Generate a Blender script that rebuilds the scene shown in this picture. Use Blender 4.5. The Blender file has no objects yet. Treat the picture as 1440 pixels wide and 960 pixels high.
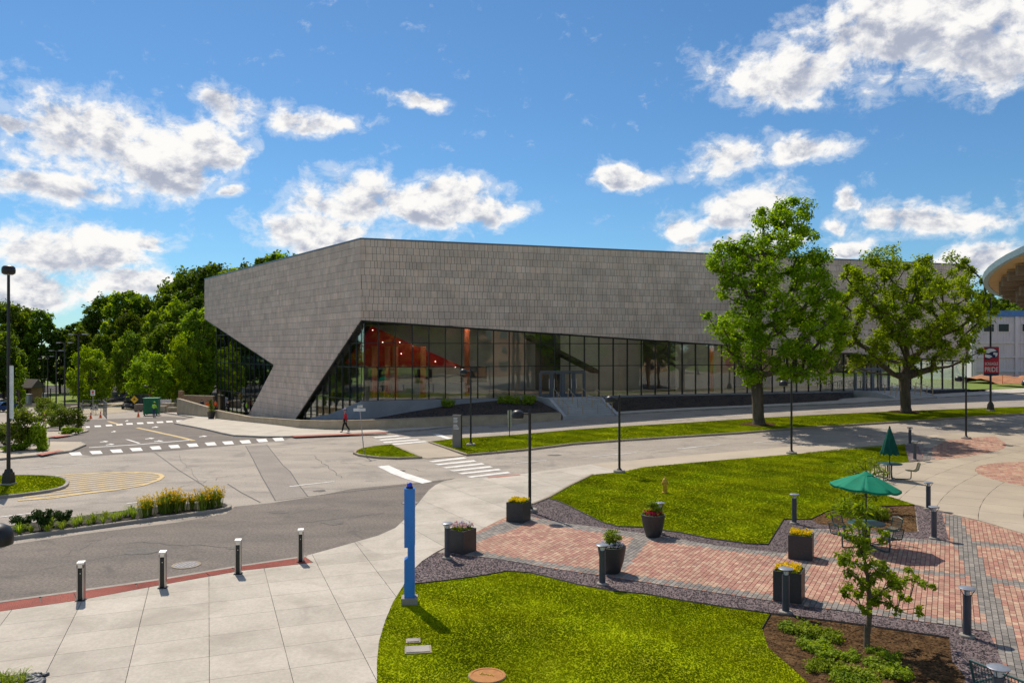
import bpy, bmesh, math, random
import numpy as np
from mathutils import Vector, Matrix
from mathutils.geometry import tessellate_polygon

# ------------------------------------------------------------------ scene, camera, sky, sun
sc = bpy.context.scene
COL = sc.collection
R = math.radians
F, HZ, CAMZ = 1110.0, 492.0, 6.25        # focal length (px of a 1440 wide photo), horizon row, eye height

cam_d = bpy.data.cameras.new('camera')
cam_d.sensor_width = 36.0
cam_d.lens = F / 1440 * 36.0
cam_d.shift_y = (HZ - 480) / 1440
cam_d.clip_start = 0.2
cam_d.clip_end = 6000
cam = bpy.data.objects.new('camera', cam_d)
COL.objects.link(cam)
cam.location = (0, 0, CAMZ)
cam.rotation_euler = (R(90), 0, 0)
sc.camera = cam

SUN_EL, SUN_AZ = R(52), R(-28)           # azimuth clockwise from +Y
SUNV = Vector((math.sin(SUN_AZ) * math.cos(SUN_EL), math.cos(SUN_AZ) * math.cos(SUN_EL), math.sin(SUN_EL)))
sun_d = bpy.data.lights.new('sun', 'SUN')
sun_d.energy = 3.45
sun_d.angle = R(0.53)
sun_d.color = (1.0, 0.905, 0.77)
sun = bpy.data.objects.new('sun', sun_d)
COL.objects.link(sun)
sun.location = (-40, 60, 90)
sun.rotation_euler = SUNV.to_track_quat('Z', 'Y').to_euler()

sc.render.engine = 'CYCLES'
sc.view_settings.view_transform = 'Standard'
sc.view_settings.look = 'None'
sc.view_settings.gamma = 1.0
sc.view_settings.use_curve_mapping = False
sc.view_settings.exposure = 0.5
sc.cycles.max_bounces = 8
sc.cycles.transparent_max_bounces = 16


class NG:
    """tiny helper to write node expressions"""
    def __init__(s, tree):
        s.t = tree

    def node(s, kind, **kw):
        n = s.t.nodes.new(kind)
        for k, v in kw.items():
            setattr(n, k, v)
        return n

    def put(s, sock, v):
        if isinstance(v, bpy.types.NodeSocket):
            s.t.links.new(v, sock)
        elif v is not None:
            sock.default_value = v

    def m(s, op, a, b=None, c=None, clamp=False):
        n = s.node('ShaderNodeMath', operation=op)
        n.use_clamp = clamp
        s.put(n.inputs[0], a)
        if b is not None: s.put(n.inputs[1], b)
        if c is not None: s.put(n.inputs[2], c)
        return n.outputs[0]

    def add(s, a, b): return s.m('ADD', a, b)
    def sub(s, a, b): return s.m('SUBTRACT', a, b)
    def mul(s, a, b): return s.m('MULTIPLY', a, b)
    def mx(s, a, b): return s.m('MAXIMUM', a, b)

    def smooth(s, v, a, b, lo=0.0, hi=1.0):
        n = s.node('ShaderNodeMapRange', interpolation_type='SMOOTHSTEP')
        s.put(n.inputs['Value'], v)
        n.inputs['From Min'].default_value = a
        n.inputs['From Max'].default_value = b
        n.inputs['To Min'].default_value = lo
        n.inputs['To Max'].default_value = hi
        return n.outputs['Result']

    def xyz(s, x, y, z):
        n = s.node('ShaderNodeCombineXYZ')
        s.put(n.inputs[0], x); s.put(n.inputs[1], y); s.put(n.inputs[2], z)
        return n.outputs[0]

    def noise(s, vec, scale, detail=4, rough=0.55, lac=2.0, dist=0.0, dim='3D', out=0):
        n = s.node('ShaderNodeTexNoise', noise_dimensions=dim)
        if vec is not None: s.put(n.inputs['Vector'], vec)
        n.inputs['Scale'].default_value = scale
        n.inputs['Detail'].default_value = detail
        n.inputs['Roughness'].default_value = rough
        n.inputs['Lacunarity'].default_value = lac
        n.inputs['Distortion'].default_value = dist
        return n.outputs[out]

    def mix(s, f, a, b, blend='MIX'):
        n = s.node('ShaderNodeMix', data_type='RGBA', blend_type=blend)
        s.put(n.inputs[0], f); s.put(n.inputs[6], a); s.put(n.inputs[7], b)
        return n.outputs[2]


def rgba(c): return (c[0], c[1], c[2], 1.0)


# ---- sky: physical sky with cumulus clouds laid out by direction (azimuth, elevation)
world = bpy.data.worlds.new('World')
sc.world = world
world.use_nodes = True
wt = world.node_tree
wt.nodes.clear()
g = NG(wt)
sky = g.node('ShaderNodeTexSky', sky_type='NISHITA')
sky.sun_disc = False
sky.sun_elevation = SUN_EL
sky.sun_rotation = SUN_AZ
sky.altitude = 120
sky.air_density = 1.0
sky.dust_density = 0.15
sky.ozone_density = 3.0
tc = g.node('ShaderNodeTexCoord').outputs['Generated']
sep = g.node('ShaderNodeSeparateXYZ'); g.put(sep.inputs[0], tc)
dx, dy, dz = sep.outputs
horiz = g.m('SQRT', g.add(g.mul(dx, dx), g.mul(dy, dy)))
az = g.m('ARCTAN2', dx, dy)                              # radians, 0 = +Y
el = g.m('ARCTAN2', dz, horiz)
AE = g.xyz(az, g.mul(el, 1.35), 0.0)
warp = g.node('ShaderNodeVectorMath', operation='MULTIPLY_ADD')
g.put(warp.inputs[0], g.noise(AE, 8.0, 5, 0.55, out=1)); warp.inputs[1].default_value = (0.13, 0.09, 0.0)
g.put(warp.inputs[2], AE)
wsep = g.node('ShaderNodeSeparateXYZ'); g.put(wsep.inputs[0], warp.outputs[0])
waz = g.sub(wsep.outputs[0], 0.065); wel = g.sub(g.m('DIVIDE', wsep.outputs[1], 1.35), 0.033)

# (centre px x, y, half width, half height) of the clouds seen in the photograph, turned into directions
CLOUDS = [(1290, 52, 265, 62), (1110, 92, 125, 50), (1350, 20, 210, 62), (1420, 70, 150, 60),
          (120, 190, 130, 62), (210, 225, 140, 52), (60, 262, 130, 30), (300, 205, 60, 30),
          (320, 152, 50, 30), (430, 160, 85, 24), (585, 134, 42, 12), (500, 280, 98, 46), (605, 285, 100, 40),
          (690, 300, 62, 18), (450, 335, 95, 40), (110, 350, 120, 44), (210, 330, 60, 16), (60, 405, 120, 34),
          (190, 395, 100, 30), (330, 262, 32, 12), (885, 244, 62, 17), (1010, 220, 66, 28), (1135, 216, 76, 25),
          (965, 315, 52, 26), (1055, 292, 76, 38), (1040, 345, 100, 16), (1190, 290, 22, 20), (1290, 312, 128, 29),
          (1175, 318, 26, 17), (1200, 356, 46, 14), (1375, 368, 70, 32), (20, 170, 50, 22)]
field = None
vsum = wsum = None
for (cx, cy, hw, hh) in CLOUDS:
    a0 = math.atan2(cx - 720, F)
    e0 = math.atan2(HZ - cy, math.hypot(F, cx - 720))
    k = math.hypot(F, cx - 720)
    wa, we = hw * 1.02 / (F / math.cos(a0) ** 2), hh * 1.06 / k
    ua = g.mul(g.sub(waz, a0), 1.0 / wa)
    ue = g.mul(g.sub(wel, e0), 1.0 / we)
    r2 = g.add(g.mul(ua, ua), g.mul(ue, ue))
    b = g.mx(g.sub(1.0, r2), -1.0)
    field = b if field is None else g.m('SMOOTH_MAX', field, b, 0.25)
    bp_ = g.mx(b, 0.0)
    vv = g.mul(bp_, ue)
    vsum = vv if vsum is None else g.add(vsum, vv)
    wsum = bp_ if wsum is None else g.add(wsum, bp_)
# unseen rest of the sky: scattered cumulus, its cover raised to add fill light
far = g.noise(g.xyz(g.mul(az, 1.0), g.mul(el, 2.0), 3.7), 3.4, 2, 0.5)
far = g.mul(g.sub(far, 0.525), 6.0)
outm = g.smooth(g.m('ABSOLUTE', az), 0.62, 0.75)
outm = g.mx(outm, g.smooth(el, 0.46, 0.56))
far = g.sub(g.mul(far, outm), g.mul(g.sub(1.0, outm), 1.0))
field = g.mx(field, far)
n1 = g.noise(AE, 11.0, 10, 0.60, dist=0.3)
n2 = g.noise(AE, 34.0, 8, 0.66, dist=0.35)
AEo = g.xyz(g.sub(az, 0.010), g.add(g.mul(el, 1.35), 0.022), 0.0)   # towards the sun, for relief
n1o = g.noise(AEo, 11.0, 6, 0.60, dist=0.3)
n2o = g.noise(AEo, 34.0, 5, 0.62, dist=0.35)
dens = g.sub(g.add(g.add(g.mul(field, 0.85), g.mul(g.sub(n1, 0.5), 2.5)), g.mul(g.sub(n2, 0.5), 1.5)), 0.10)
wisp = g.mul(g.smooth(g.add(dens, g.mul(g.sub(n2, 0.5), 1.8)), -0.50, 0.35), 0.34)
alpha = g.mul(g.mx(g.smooth(dens, -0.08, 0.55), wisp), g.smooth(el, 0.0, 0.05))
relief = g.add(g.mul(g.sub(n1, n1o), 3.0), g.mul(g.sub(n2, n2o), 1.5))
thick = g.smooth(g.add(dens, g.mul(g.sub(n1, 0.5), 1.0)), 0.45, 1.35)
core = g.smooth(g.add(field, g.mul(g.sub(n1, 0.5), 1.5)), 0.20, 0.95)
shade = g.m('ADD', g.sub(1.0, g.mul(core, 0.26)), g.mul(relief, 0.62))
vpos = g.m('DIVIDE', vsum, g.add(wsum, 0.08))
under = g.mul(g.smooth(g.add(vpos, g.mul(g.sub(n1, 0.5), 1.6)), 0.15, -0.65), g.smooth(dens, 0.25, 0.8))
shade = g.sub(shade, g.mul(under, 0.36))
shade = g.m('MINIMUM', g.mx(shade, 0.34), 1.0)
ccol = g.mix(g.smooth(shade, 0.35, 0.95), (0.42, 0.46, 0.57, 1), (1.0, 0.985, 0.96, 1))
bg1 = g.node('ShaderNodeBackground'); bg1.inputs[1].default_value = 0.074
tint = g.mix(1.0, sky.outputs[0], (0.55, 0.83, 1.0, 1), 'MULTIPLY')
g.put(bg1.inputs[0], tint)
bg2 = g.node('ShaderNodeBackground'); g.put(bg2.inputs[0], ccol); g.put(bg2.inputs[1], 0.70)
mixs = g.node('ShaderNodeMixShader')
g.put(mixs.inputs[0], alpha); g.put(mixs.inputs[1], bg1.outputs[0]); g.put(mixs.inputs[2], bg2.outputs[0])
wo = g.node('ShaderNodeOutputWorld'); g.put(wo.inputs[0], mixs.outputs[0])
world.cycles.sampling_method = 'MANUAL'
world.cycles.sample_map_resolution = 1024

# ------------------------------------------------------------------ terrain and pixel -> ground
C0 = np.array([(508 - 720) / F * 68.0, 68.0])            # the hall's street corner
EL_ = np.array([-0.5914, 0.8064])                        # along the left facade, away from the corner
ER_ = np.array([0.9503, 0.3113])                         # along the right facade
NL_ = np.array([-0.8064, -0.5914])                       # outward normals
NR_ = np.array([0.3113, -0.9503])


def sst(a, b, x):
    t = min(max((x - a) / (b - a), 0.0), 1.0)
    return t * t * (3 - 2 * t)


def zg(x, y):
    rx, ry = x - C0[0], y - C0[1]
    tl = rx * EL_[0] + ry * EL_[1]
    u = (tl + 2.0)
    d = 4.0 * math.log1p(math.exp(min(u / 4.0, 40))) if u < 120 else u
    drop = 0.05 * d
    drop = 3.3 * math.tanh(drop / 3.3 * 0.92) if drop < 30 else 3.3
    tr = rx * ER_[0] + ry * ER_[1]
    n = rx * NR_[0] + ry * NR_[1]
    rise = 0.0
    if tr > 0:
        rise = 1.7 * tr * tr / (tr * tr + 900.0) * (1 - sst(12, 46, n))
    return rise - drop


def P(px, py, off=0.0):
    """ground point seen at photo pixel (px, py); off = height of the surface above the terrain"""
    s = (px - 720) / F
    k = (py - HZ) / F

    def f(Y): return CAMZ - k * Y - zg(s * Y, Y) - off
    a = 4.0
    b = a
    while f(b) > 0 and b < 420:
        a = b
        b += 1.5
    if b >= 420:
        b = 420; return Vector((s * b, b, zg(s * b, b) + off))
    for _ in range(26):
        m_ = 0.5 * (a + b)
        if f(m_) > 0: a = m_
        else: b = m_
    return Vector((s * b, b, zg(s * b, b) + off))


def PP(pts, off=0.0): return [P(x, y, off) for x, y in pts]
def P2(pts, off=0.0): return [(p.x, p.y) for p in PP(pts, off)]
def ZZ(sc_, ox, oy, pts): return [(ox + x / sc_, oy + y / sc_) for x, y in pts]
def zat(py, Y): return CAMZ - (py - HZ) / F * Y
def fr(t, n, z): return Vector((C0[0] + ER_[0] * t + NR_[0] * n, C0[1] + ER_[1] * t + NR_[1] * n, z))
def fl(t, n, z): return Vector((C0[0] + EL_[0] * t + NL_[0] * n, C0[1] + EL_[1] * t + NL_[1] * n, z))


def on_facade(px, py, E, N, n=0.0):
    s = (px - 720) / F
    ox, oy = C0[0] + N[0] * n, C0[1] + N[1] * n
    t = (s * oy - ox) / (E[0] - s * E[1])
    Y = oy + E[1] * t
    return t, zat(py, Y)


# ------------------------------------------------------------------ mesh builder
class MB:
    def __init__(s):
        s.v = []; s.f = []

    def add(s, vs, fs, M=None):
        o = len(s.v)
        if M is not None: vs = [M @ Vector(p) for p in vs]
        s.v += [tuple(p) for p in vs]
        s.f += [tuple(i + o for i in q) for q in fs]
        return s

    def box(s, c, d, rz=0.0, M=None):
        x, y, z = d[0] / 2, d[1] / 2, d[2] / 2
        vs = [(-x, -y, -z), (x, -y, -z), (x, y, -z), (-x, y, -z), (-x, -y, z), (x, -y, z), (x, y, z), (-x, y, z)]
        fs = [(3, 2, 1, 0), (4, 5, 6, 7), (0, 1, 5, 4), (1, 2, 6, 5), (2, 3, 7, 6), (3, 0, 4, 7)]
        T = Matrix.Translation(c) @ Matrix.Rotation(rz, 4, 'Z')
        return s.add(vs, fs, (M @ T) if M is not None else T)

    def hexa(s, vs):
        """8 corners: bottom 0-3, top 4-7"""
        return s.add(vs, [(3, 2, 1, 0), (4, 5, 6, 7), (0, 1, 5, 4), (1, 2, 6, 5), (2, 3, 7, 6), (3, 0, 4, 7)])

    def cone(s, p0, p1, r0, r1, n=10, cap=True):
        p0, p1 = Vector(p0), Vector(p1)
        d = (p1 - p0)
        if d.length < 1e-6: return s
        d.normalize()
        a = d.orthogonal().normalized(); b = d.cross(a)
        vs = []
        for p, r in ((p0, r0), (p1, r1)):
            for i in range(n):
                q = 2 * math.pi * i / n
                vs.append(p + a * (r * math.cos(q)) + b * (r * math.sin(q)))
        fs = [(i, (i + 1) % n, n + (i + 1) % n, n + i) for i in range(n)]
        if cap: fs += [tuple(range(n - 1, -1, -1)), tuple(range(n, 2 * n))]
        return s.add(vs, fs)

    def tube(s, pts, r, n=8):
        pts = [Vector(p) for p in pts]
        for a, b in zip(pts[:-1], pts[1:]): s.cone(a, b, r, r, n)
        for p in pts[1:-1]: s.ball(p, r, 6, 4)
        return s

    def ball(s, c, r, nu=12, nv=8, sz=1.0):
        prof = [(r * math.sin(math.pi * i / nv), -r * sz * math.cos(math.pi * i / nv)) for i in range(nv + 1)]
        return s.lathe(prof, nu, c)

    def lathe(s, prof, n=24, c=(0, 0, 0)):
        c = Vector(c)
        rows = []; vs = []
        for (r, z) in prof:
            if r < 1e-5:
                rows.append([len(vs)]); vs.append(c + Vector((0, 0, z)))
            else:
                rows.append(list(range(len(vs), len(vs) + n)))
                vs += [c + Vector((r * math.cos(2 * math.pi * i / n), r * math.sin(2 * math.pi * i / n), z)) for i in range(n)]
        fs = []
        for a, b in zip(rows[:-1], rows[1:]):
            for i in range(n):
                j = (i + 1) % n
                if len(a) == 1 and len(b) == 1: continue
                if len(a) == 1: fs.append((a[0], b[j], b[i]))
                elif len(b) == 1: fs.append((a[i], a[j], b[0]))
                else: fs.append((a[i], a[j], b[j], b[i]))
        return s.add(vs, fs)

    def prism(s, poly, z0, z1):
        """poly: list of (x, y) ; z0/z1 numbers or functions of (x, y)"""
        poly = ccw(poly)
        n = len(poly)
        f0 = z0 if callable(z0) else (lambda x, y: z0)
        f1 = z1 if callable(z1) else (lambda x, y: z1)
        vs = [(x, y, f0(x, y)) for x, y in poly] + [(x, y, f1(x, y)) for x, y in poly]
        fs = [(i, (i + 1) % n, n + (i + 1) % n, n + i) for i in range(n)]
        fs += [tuple(range(n - 1, -1, -1)), tuple(range(n, 2 * n))]
        return s.add(vs, fs)

    def slab3(s, pts, d):
        """planar polygon pts (3d) thickened by vector d"""
        n = len(pts)
        pts = [Vector(p) for p in pts]
        nrm = Vector((0, 0, 0))
        for i in range(n):
            nrm += pts[i].cross(pts[(i + 1) % n])
        if nrm.dot(Vector(d)) < 0: pts = pts[::-1]
        vs = pts + [p + Vector(d) for p in pts]
        fs = [(i, (i + 1) % n, n + (i + 1) % n, n + i) for i in range(n)]
        fs += [tuple(range(n - 1, -1, -1)), tuple(range(n, 2 * n))]
        return s.add(vs, fs)

    def mesh(s, name):
        me = bpy.data.meshes.new(name)
        me.from_pydata(s.v, [], s.f)
        me.update()
        return me

    def build(s, name, mat=None, parent=None, smooth=False, loc=None, rz=0.0):
        me = s.mesh(name)
        return link(name, me, mat, parent, smooth, loc, rz)


def link(name, me, mat=None, parent=None, smooth=False, loc=None, rz=0.0):
    if mat is not None:
        me.materials.clear(); me.materials.append(mat)
    if smooth is True:
        me.polygons.foreach_set('use_smooth', [True] * len(me.polygons))
    elif smooth:
        me.polygons.foreach_set('use_smooth', [True] * len(me.polygons))
        sharp(me, smooth)
    o = bpy.data.objects.new(name, me)
    COL.objects.link(o)
    if parent is not None: o.parent = parent
    if loc is not None: o.location = loc
    if rz: o.rotation_euler = (0, 0, rz)
    return o


def sharp(me, ang=35):
    try: me.set_sharp_from_angle(angle=R(ang))
    except Exception: pass


def ccw(poly):
    a = 0
    for (x0, y0), (x1, y1) in zip(poly, poly[1:] + poly[:1]): a += x0 * y1 - x1 * y0
    return list(poly) if a > 0 else list(poly)[::-1]


def empty(name, loc=(0, 0, 0), rz=0.0, parent=None):
    o = bpy.data.objects.new(name, None)
    o.empty_display_size = 0.2
    COL.objects.link(o)
    o.location = loc
    o.rotation_euler = (0, 0, rz)
    if parent is not None: o.parent = parent
    return o


def tag(o, label, cat, group=None):
    o['label'] = label; o['category'] = cat
    if group: o['group'] = group
    return o


def struct(o, label=None, kind='structure'):
    o['kind'] = kind
    if label: o['label'] = label
    return o


def dup(root, loc=None, rz=None, label=None, scale=None, parent=None):
    r = root.copy(); COL.objects.link(r)
    if parent is not None: r.parent = parent
    if loc is not None: r.location = loc
    if rz is not None: r.rotation_euler = (0, 0, rz)
    if scale is not None: r.scale = scale if not isinstance(scale, (int, float)) else (scale,) * 3
    if label: r['label'] = label
    for ch in [c for c in root.children]:
        c = ch.copy(); COL.objects.link(c); c.parent = r
        for gc in [q for q in ch.children]:
            d = gc.copy(); COL.objects.link(d); d.parent = c
    return r


def inside(p, poly):
    x, y = p; c = False
    n = len(poly); j = n - 1
    for i in range(n):
        xi, yi = poly[i]; xj, yj = poly[j]
        if (yi > y) != (yj > y) and x < (xj - xi) * (y - yi) / (yj - yi) + xi: c = not c
        j = i
    return c


def clip(subject, win):
    """clip polygon by a convex ccw window"""
    out = list(subject)
    n = len(win)
    for i in range(n):
        ax, ay = win[i]; bx, by = win[(i + 1) % n]
        inp, out = out, []
        if not inp: return []
        def sd(p): return (bx - ax) * (p[1] - ay) - (by - ay) * (p[0] - ax)
        for q in range(len(inp)):
            c, d = inp[q - 1], inp[q]
            sc_, sd_ = sd(c), sd(d)
            if sd_ >= 0:
                if sc_ < 0:
                    t = sc_ / (sc_ - sd_); out.append((c[0] + (d[0] - c[0]) * t, c[1] + (d[1] - c[1]) * t))
                out.append(d)
            elif sc_ >= 0:
                t = sc_ / (sc_ - sd_); out.append((c[0] + (d[0] - c[0]) * t, c[1] + (d[1] - c[1]) * t))
    # drop near duplicates
    res = []
    for p in out:
        if not res or (abs(p[0] - res[-1][0]) + abs(p[1] - res[-1][1])) > 1e-4: res.append(p)
    if len(res) > 1 and abs(res[0][0] - res[-1][0]) + abs(res[0][1] - res[-1][1]) < 1e-4: res.pop()
    return res if len(res) > 2 else []


def area(poly):
    return 0.5 * abs(sum(x0 * y1 - x1 * y0 for (x0, y0), (x1, y1) in zip(poly, poly[1:] + poly[:1])))


def rounded(pts, it=2, closed=True):
    """Chaikin corner cutting"""
    for _ in range(it):
        out = []
        n = len(pts)
        rng = range(n if closed else n - 1)
        if not closed: out.append(pts[0])
        for i in rng:
            a, b = pts[i], pts[(i + 1) % n]
            out.append((a[0] * .75 + b[0] * .25, a[1] * .75 + b[1] * .25))
            out.append((a[0] * .25 + b[0] * .75, a[1] * .25 + b[1] * .75))
        if not closed: out.append(pts[-1])
        pts = out
    return pts


def sheet_mesh(poly, off, grid=1.5, zfun=None):
    poly = ccw([tuple(p[:2]) for p in poly])
    bm = bmesh.new()
    vs = [bm.verts.new((x, y, 0)) for x, y in poly]
    for tri in tessellate_polygon([[Vector((x, y, 0)) for x, y in poly]]):
        try: bm.faces.new([vs[i] for i in tri])
        except ValueError: pass
    xs = [p[0] for p in poly]; ys = [p[1] for p in poly]
    for ax, (lo, hi) in ((0, (min(xs), max(xs))), (1, (min(ys), max(ys)))):
        k = math.floor(lo / grid) + 1
        while k * grid < hi:
            co = (k * grid, 0, 0) if ax == 0 else (0, k * grid, 0)
            no = (1, 0, 0) if ax == 0 else (0, 1, 0)
            bmesh.ops.bisect_plane(bm, geom=bm.verts[:] + bm.edges[:] + bm.faces[:], dist=1e-5, plane_co=co, plane_no=no)
            k += 1
    zf = zfun or zg
    for v in bm.verts: v.co.z = zf(v.co.x, v.co.y) + off
    bmesh.ops.recalc_face_normals(bm, faces=bm.faces[:])
    if sum(f.normal.z for f in bm.faces) < 0: bmesh.ops.reverse_faces(bm, faces=bm.faces[:])
    me = bpy.data.meshes.new('sheet')
    bm.to_mesh(me); bm.free()
    return me


def sheet(name, poly, off, mat, grid=1.5, parent=None, zfun=None):
    me = sheet_mesh(poly, off, grid, zfun); me.name = name
    return link(name, me, mat, parent, True)


def resample(pts, step=1.0, closed=False):
    pts = [Vector((p[0], p[1])) for p in pts]
    if closed: pts = pts + [pts[0]]
    out = []
    for a, b in zip(pts[:-1], pts[1:]):
        n = max(1, int((b - a).length / step))
        out += [a.lerp(b, i / n) for i in range(n)]
    if not closed: out.append(pts[-1])
    return [(p.x, p.y) for p in out]


def sweep(name, path, w, h, mat, closed=False, base=-0.05, parent=None, step=1.0, top=None, side=0.0):
    """kerb-like bar along a ground path; top(i, x, y) may give the top height"""
    pts = resample(path, step, closed)
    n = len(pts)
    mb = MB(); vs = []
    for i in range(n):
        a = Vector(pts[i - 1] if (closed or i > 0) else pts[i]); b = Vector(pts[(i + 1) % n] if (closed or i < n - 1) else pts[i])
        d = (b - a)
        d = d.normalized() if d.length > 1e-6 else Vector((1, 0))
        nn = Vector((-d.y, d.x))
        p = Vector(pts[i]) + nn * side
        z = zg(p.x, p.y)
        zt = z + h if top is None else top(i / (n - 1), p.x, p.y)
        c = 0.02
        for q, zz in ((-w / 2, z + base), (-w / 2, zt - c), (-w / 2 + c, zt), (w / 2 - c, zt), (w / 2, zt - c), (w / 2, z + base)):
            vs.append((p.x + nn.x * q, p.y + nn.y * q, zz))
    fs = []
    m = n if closed else n - 1
    for i in range(m):
        a, b = i * 6, ((i + 1) % n) * 6
        for k in range(5): fs.append((a + k, b + k, b + k + 1, a + k + 1)[::-1])
    if not closed:
        fs.append((0, 1, 2, 3, 4, 5)[::1]); e = (n - 1) * 6
        fs.append((e + 5, e + 4, e + 3, e + 2, e + 1, e))
    mb.add(vs, fs)
    return mb.build(name, mat, parent)


def text_mesh(txt, size, extrude=0.002, align='CENTER'):
    cu = bpy.data.curves.new('lettering', 'FONT')
    cu.body = txt; cu.size = size; cu.extrude = extrude; cu.align_x = align; cu.align_y = 'CENTER'
    o = bpy.data.objects.new('lettering', cu)
    COL.objects.link(o)
    bpy.context.view_layer.update()
    dg = bpy.context.evaluated_depsgraph_get()
    me = bpy.data.meshes.new_from_object(o.evaluated_get(dg))
    bpy.data.objects.remove(o); bpy.data.curves.remove(cu)
    return me


# ------------------------------------------------------------------ materials
MATS = {}


def mat(name, c1, c2=None, scale=3.0, rough=0.7, metal=0.0, bump=0.0, bscale=None, detail=5, fine=0.0, fscale=60.0,
        rnd=0.0, spec=0.4, stain=None, streak=False, coat=0.0, isl=0.0, mow=False):
    m = bpy.data.materials.new(name); m.use_nodes = True
    MATS[name] = m
    t = m.node_tree; t.nodes.clear(); q = NG(t)
    bs = q.node('ShaderNodeBsdfPrincipled'); out = q.node('ShaderNodeOutputMaterial')
    t.links.new(bs.outputs[0], out.inputs[0])
    pos = q.node('ShaderNodeNewGeometry').outputs['Position']
    c2 = c2 or tuple(v * 0.8 for v in c1)
    if streak:
        mp = q.node('ShaderNodeMapping'); mp.inputs['Scale'].default_value = (1, 1, 0.18) if streak is True else streak
        q.put(mp.inputs[0], pos); vec = mp.outputs[0]
    else: vec = pos
    f = q.smooth(q.noise(vec, scale, detail, 0.6), 0.32, 0.68)
    col = q.mix(f, rgba(c2), rgba(c1))
    if fine:
        fn = q.noise(pos, fscale, 3, 0.7)
        k = q.smooth(fn, 0.25, 0.75, 1 - fine, 1 + fine)
        hs = q.node('ShaderNodeHueSaturation'); q.put(hs.inputs['Value'], k); q.put(hs.inputs['Color'], col); col = hs.outputs[0]
    if stain:
        (sc_, scale2, lo, hi, amt) = stain
        k = q.smooth(q.noise(pos, scale2, 6, 0.65, dist=0.6), lo, hi)
        col = q.mix(q.mul(k, amt), col, rgba(sc_))
    if rnd:
        oi = q.node('ShaderNodeObjectInfo').outputs['Random']
        hs = q.node('ShaderNodeHueSaturation'); q.put(hs.inputs['Value'], q.smooth(oi, 0, 1, 1 - rnd, 1 + rnd)); q.put(hs.inputs['Color'], col); col = hs.outputs[0]
    if isl:
        oi = q.node('ShaderNodeNewGeometry').outputs['Random Per Island']
        hs = q.node('ShaderNodeHueSaturation'); q.put(hs.inputs['Value'], q.smooth(oi, 0, 1, 1 - isl, 1 + isl)); q.put(hs.inputs['Color'], col); col = hs.outputs[0]
    if mow:
        hs = q.node('ShaderNodeHueSaturation'); q.put(hs.inputs['Value'], mowing(q, pos)); q.put(hs.inputs['Color'], col); col = hs.outputs[0]
    q.put(bs.inputs['Base Color'], col)
    bs.inputs['Roughness'].default_value = rough
    bs.inputs['Metallic'].default_value = metal
    bs.inputs['Specular IOR Level'].default_value = spec
    if coat: bs.inputs['Coat Weight'].default_value = coat
    if bump:
        b = q.node('ShaderNodeBump'); b.inputs['Strength'].default_value = bump; b.inputs['Distance'].default_value = 0.02
        q.put(b.inputs['Height'], q.noise(pos, bscale or scale * 6, 5, 0.65)); t.links.new(b.outputs[0], bs.inputs['Normal'])
    return m


def mowing(q, pos):
    """faint mowing bands, blade-lean sheen put into colour; worn, drier or lusher patches"""
    sp = q.node('ShaderNodeSeparateXYZ'); q.put(sp.inputs[0], pos)
    ph = q.add(q.add(q.mul(sp.outputs[0], 2.2), q.mul(sp.outputs[1], 1.9)), q.mul(q.noise(pos, 0.5, 2, 0.5), 2.5))
    band = q.smooth(q.m('SINE', ph), -0.5, 0.5, 0.93, 1.07)
    patch = q.smooth(q.noise(pos, 0.33, 4, 0.6, dist=0.4), 0.3, 0.72, 0.80, 1.16)
    return q.mul(q.mul(band, patch), q.smooth(q.noise(pos, 3.2, 3, 0.6), 0.3, 0.7, 0.90, 1.10))


def leafmat(name, c1, c2, trans=0.45, var=0.25, scale=0.6, mow=None, tree=0.12):
    m = bpy.data.materials.new(name); m.use_nodes = True
    MATS[name] = m
    t = m.node_tree; t.nodes.clear(); q = NG(t)
    out = q.node('ShaderNodeOutputMaterial')
    geo = q.node('ShaderNodeNewGeometry')
    f = q.smooth(q.noise(geo.outputs['Position'], scale, 2, 0.5), 0.3, 0.7)
    col = q.mix(f, rgba(c1), rgba(c2))
    hs = q.node('ShaderNodeHueSaturation')
    oi = q.node('ShaderNodeObjectInfo').outputs['Random']
    val = q.smooth(geo.outputs['Random Per Island'], 0, 1, 1 - var, 1 + var)
    if mow: val = q.mul(val, mowing(q, geo.outputs['Position']))
    else: val = q.mul(val, q.smooth(q.m('FRACT', q.mul(oi, 7.31)), 0, 1, 1 - tree, 1 + tree))
    q.put(hs.inputs['Value'], val); q.put(hs.inputs['Color'], col)
    q.put(hs.inputs['Hue'], q.smooth(oi, 0, 1, 0.493, 0.509))
    d = q.node('ShaderNodeBsdfPrincipled'); q.put(d.inputs['Base Color'], hs.outputs[0]); d.inputs['Roughness'].default_value = 0.7
    d.inputs['Specular IOR Level'].default_value = 0.10
    tr = q.node('ShaderNodeBsdfTranslucent')
    h2 = q.node('ShaderNodeHueSaturation'); h2.inputs['Hue'].default_value = 0.495; h2.inputs['Value'].default_value = 1.25; h2.inputs['Saturation'].default_value = 1.1
    q.put(h2.inputs['Color'], hs.outputs[0]); q.put(tr.inputs[0], h2.outputs[0])
    mx = q.node('ShaderNodeMixShader'); mx.inputs[0].default_value = trans
    q.put(mx.inputs[1], d.outputs[0]); q.put(mx.inputs[2], tr.outputs[0]); q.put(out.inputs[0], mx.outputs[0])
    return m


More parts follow.
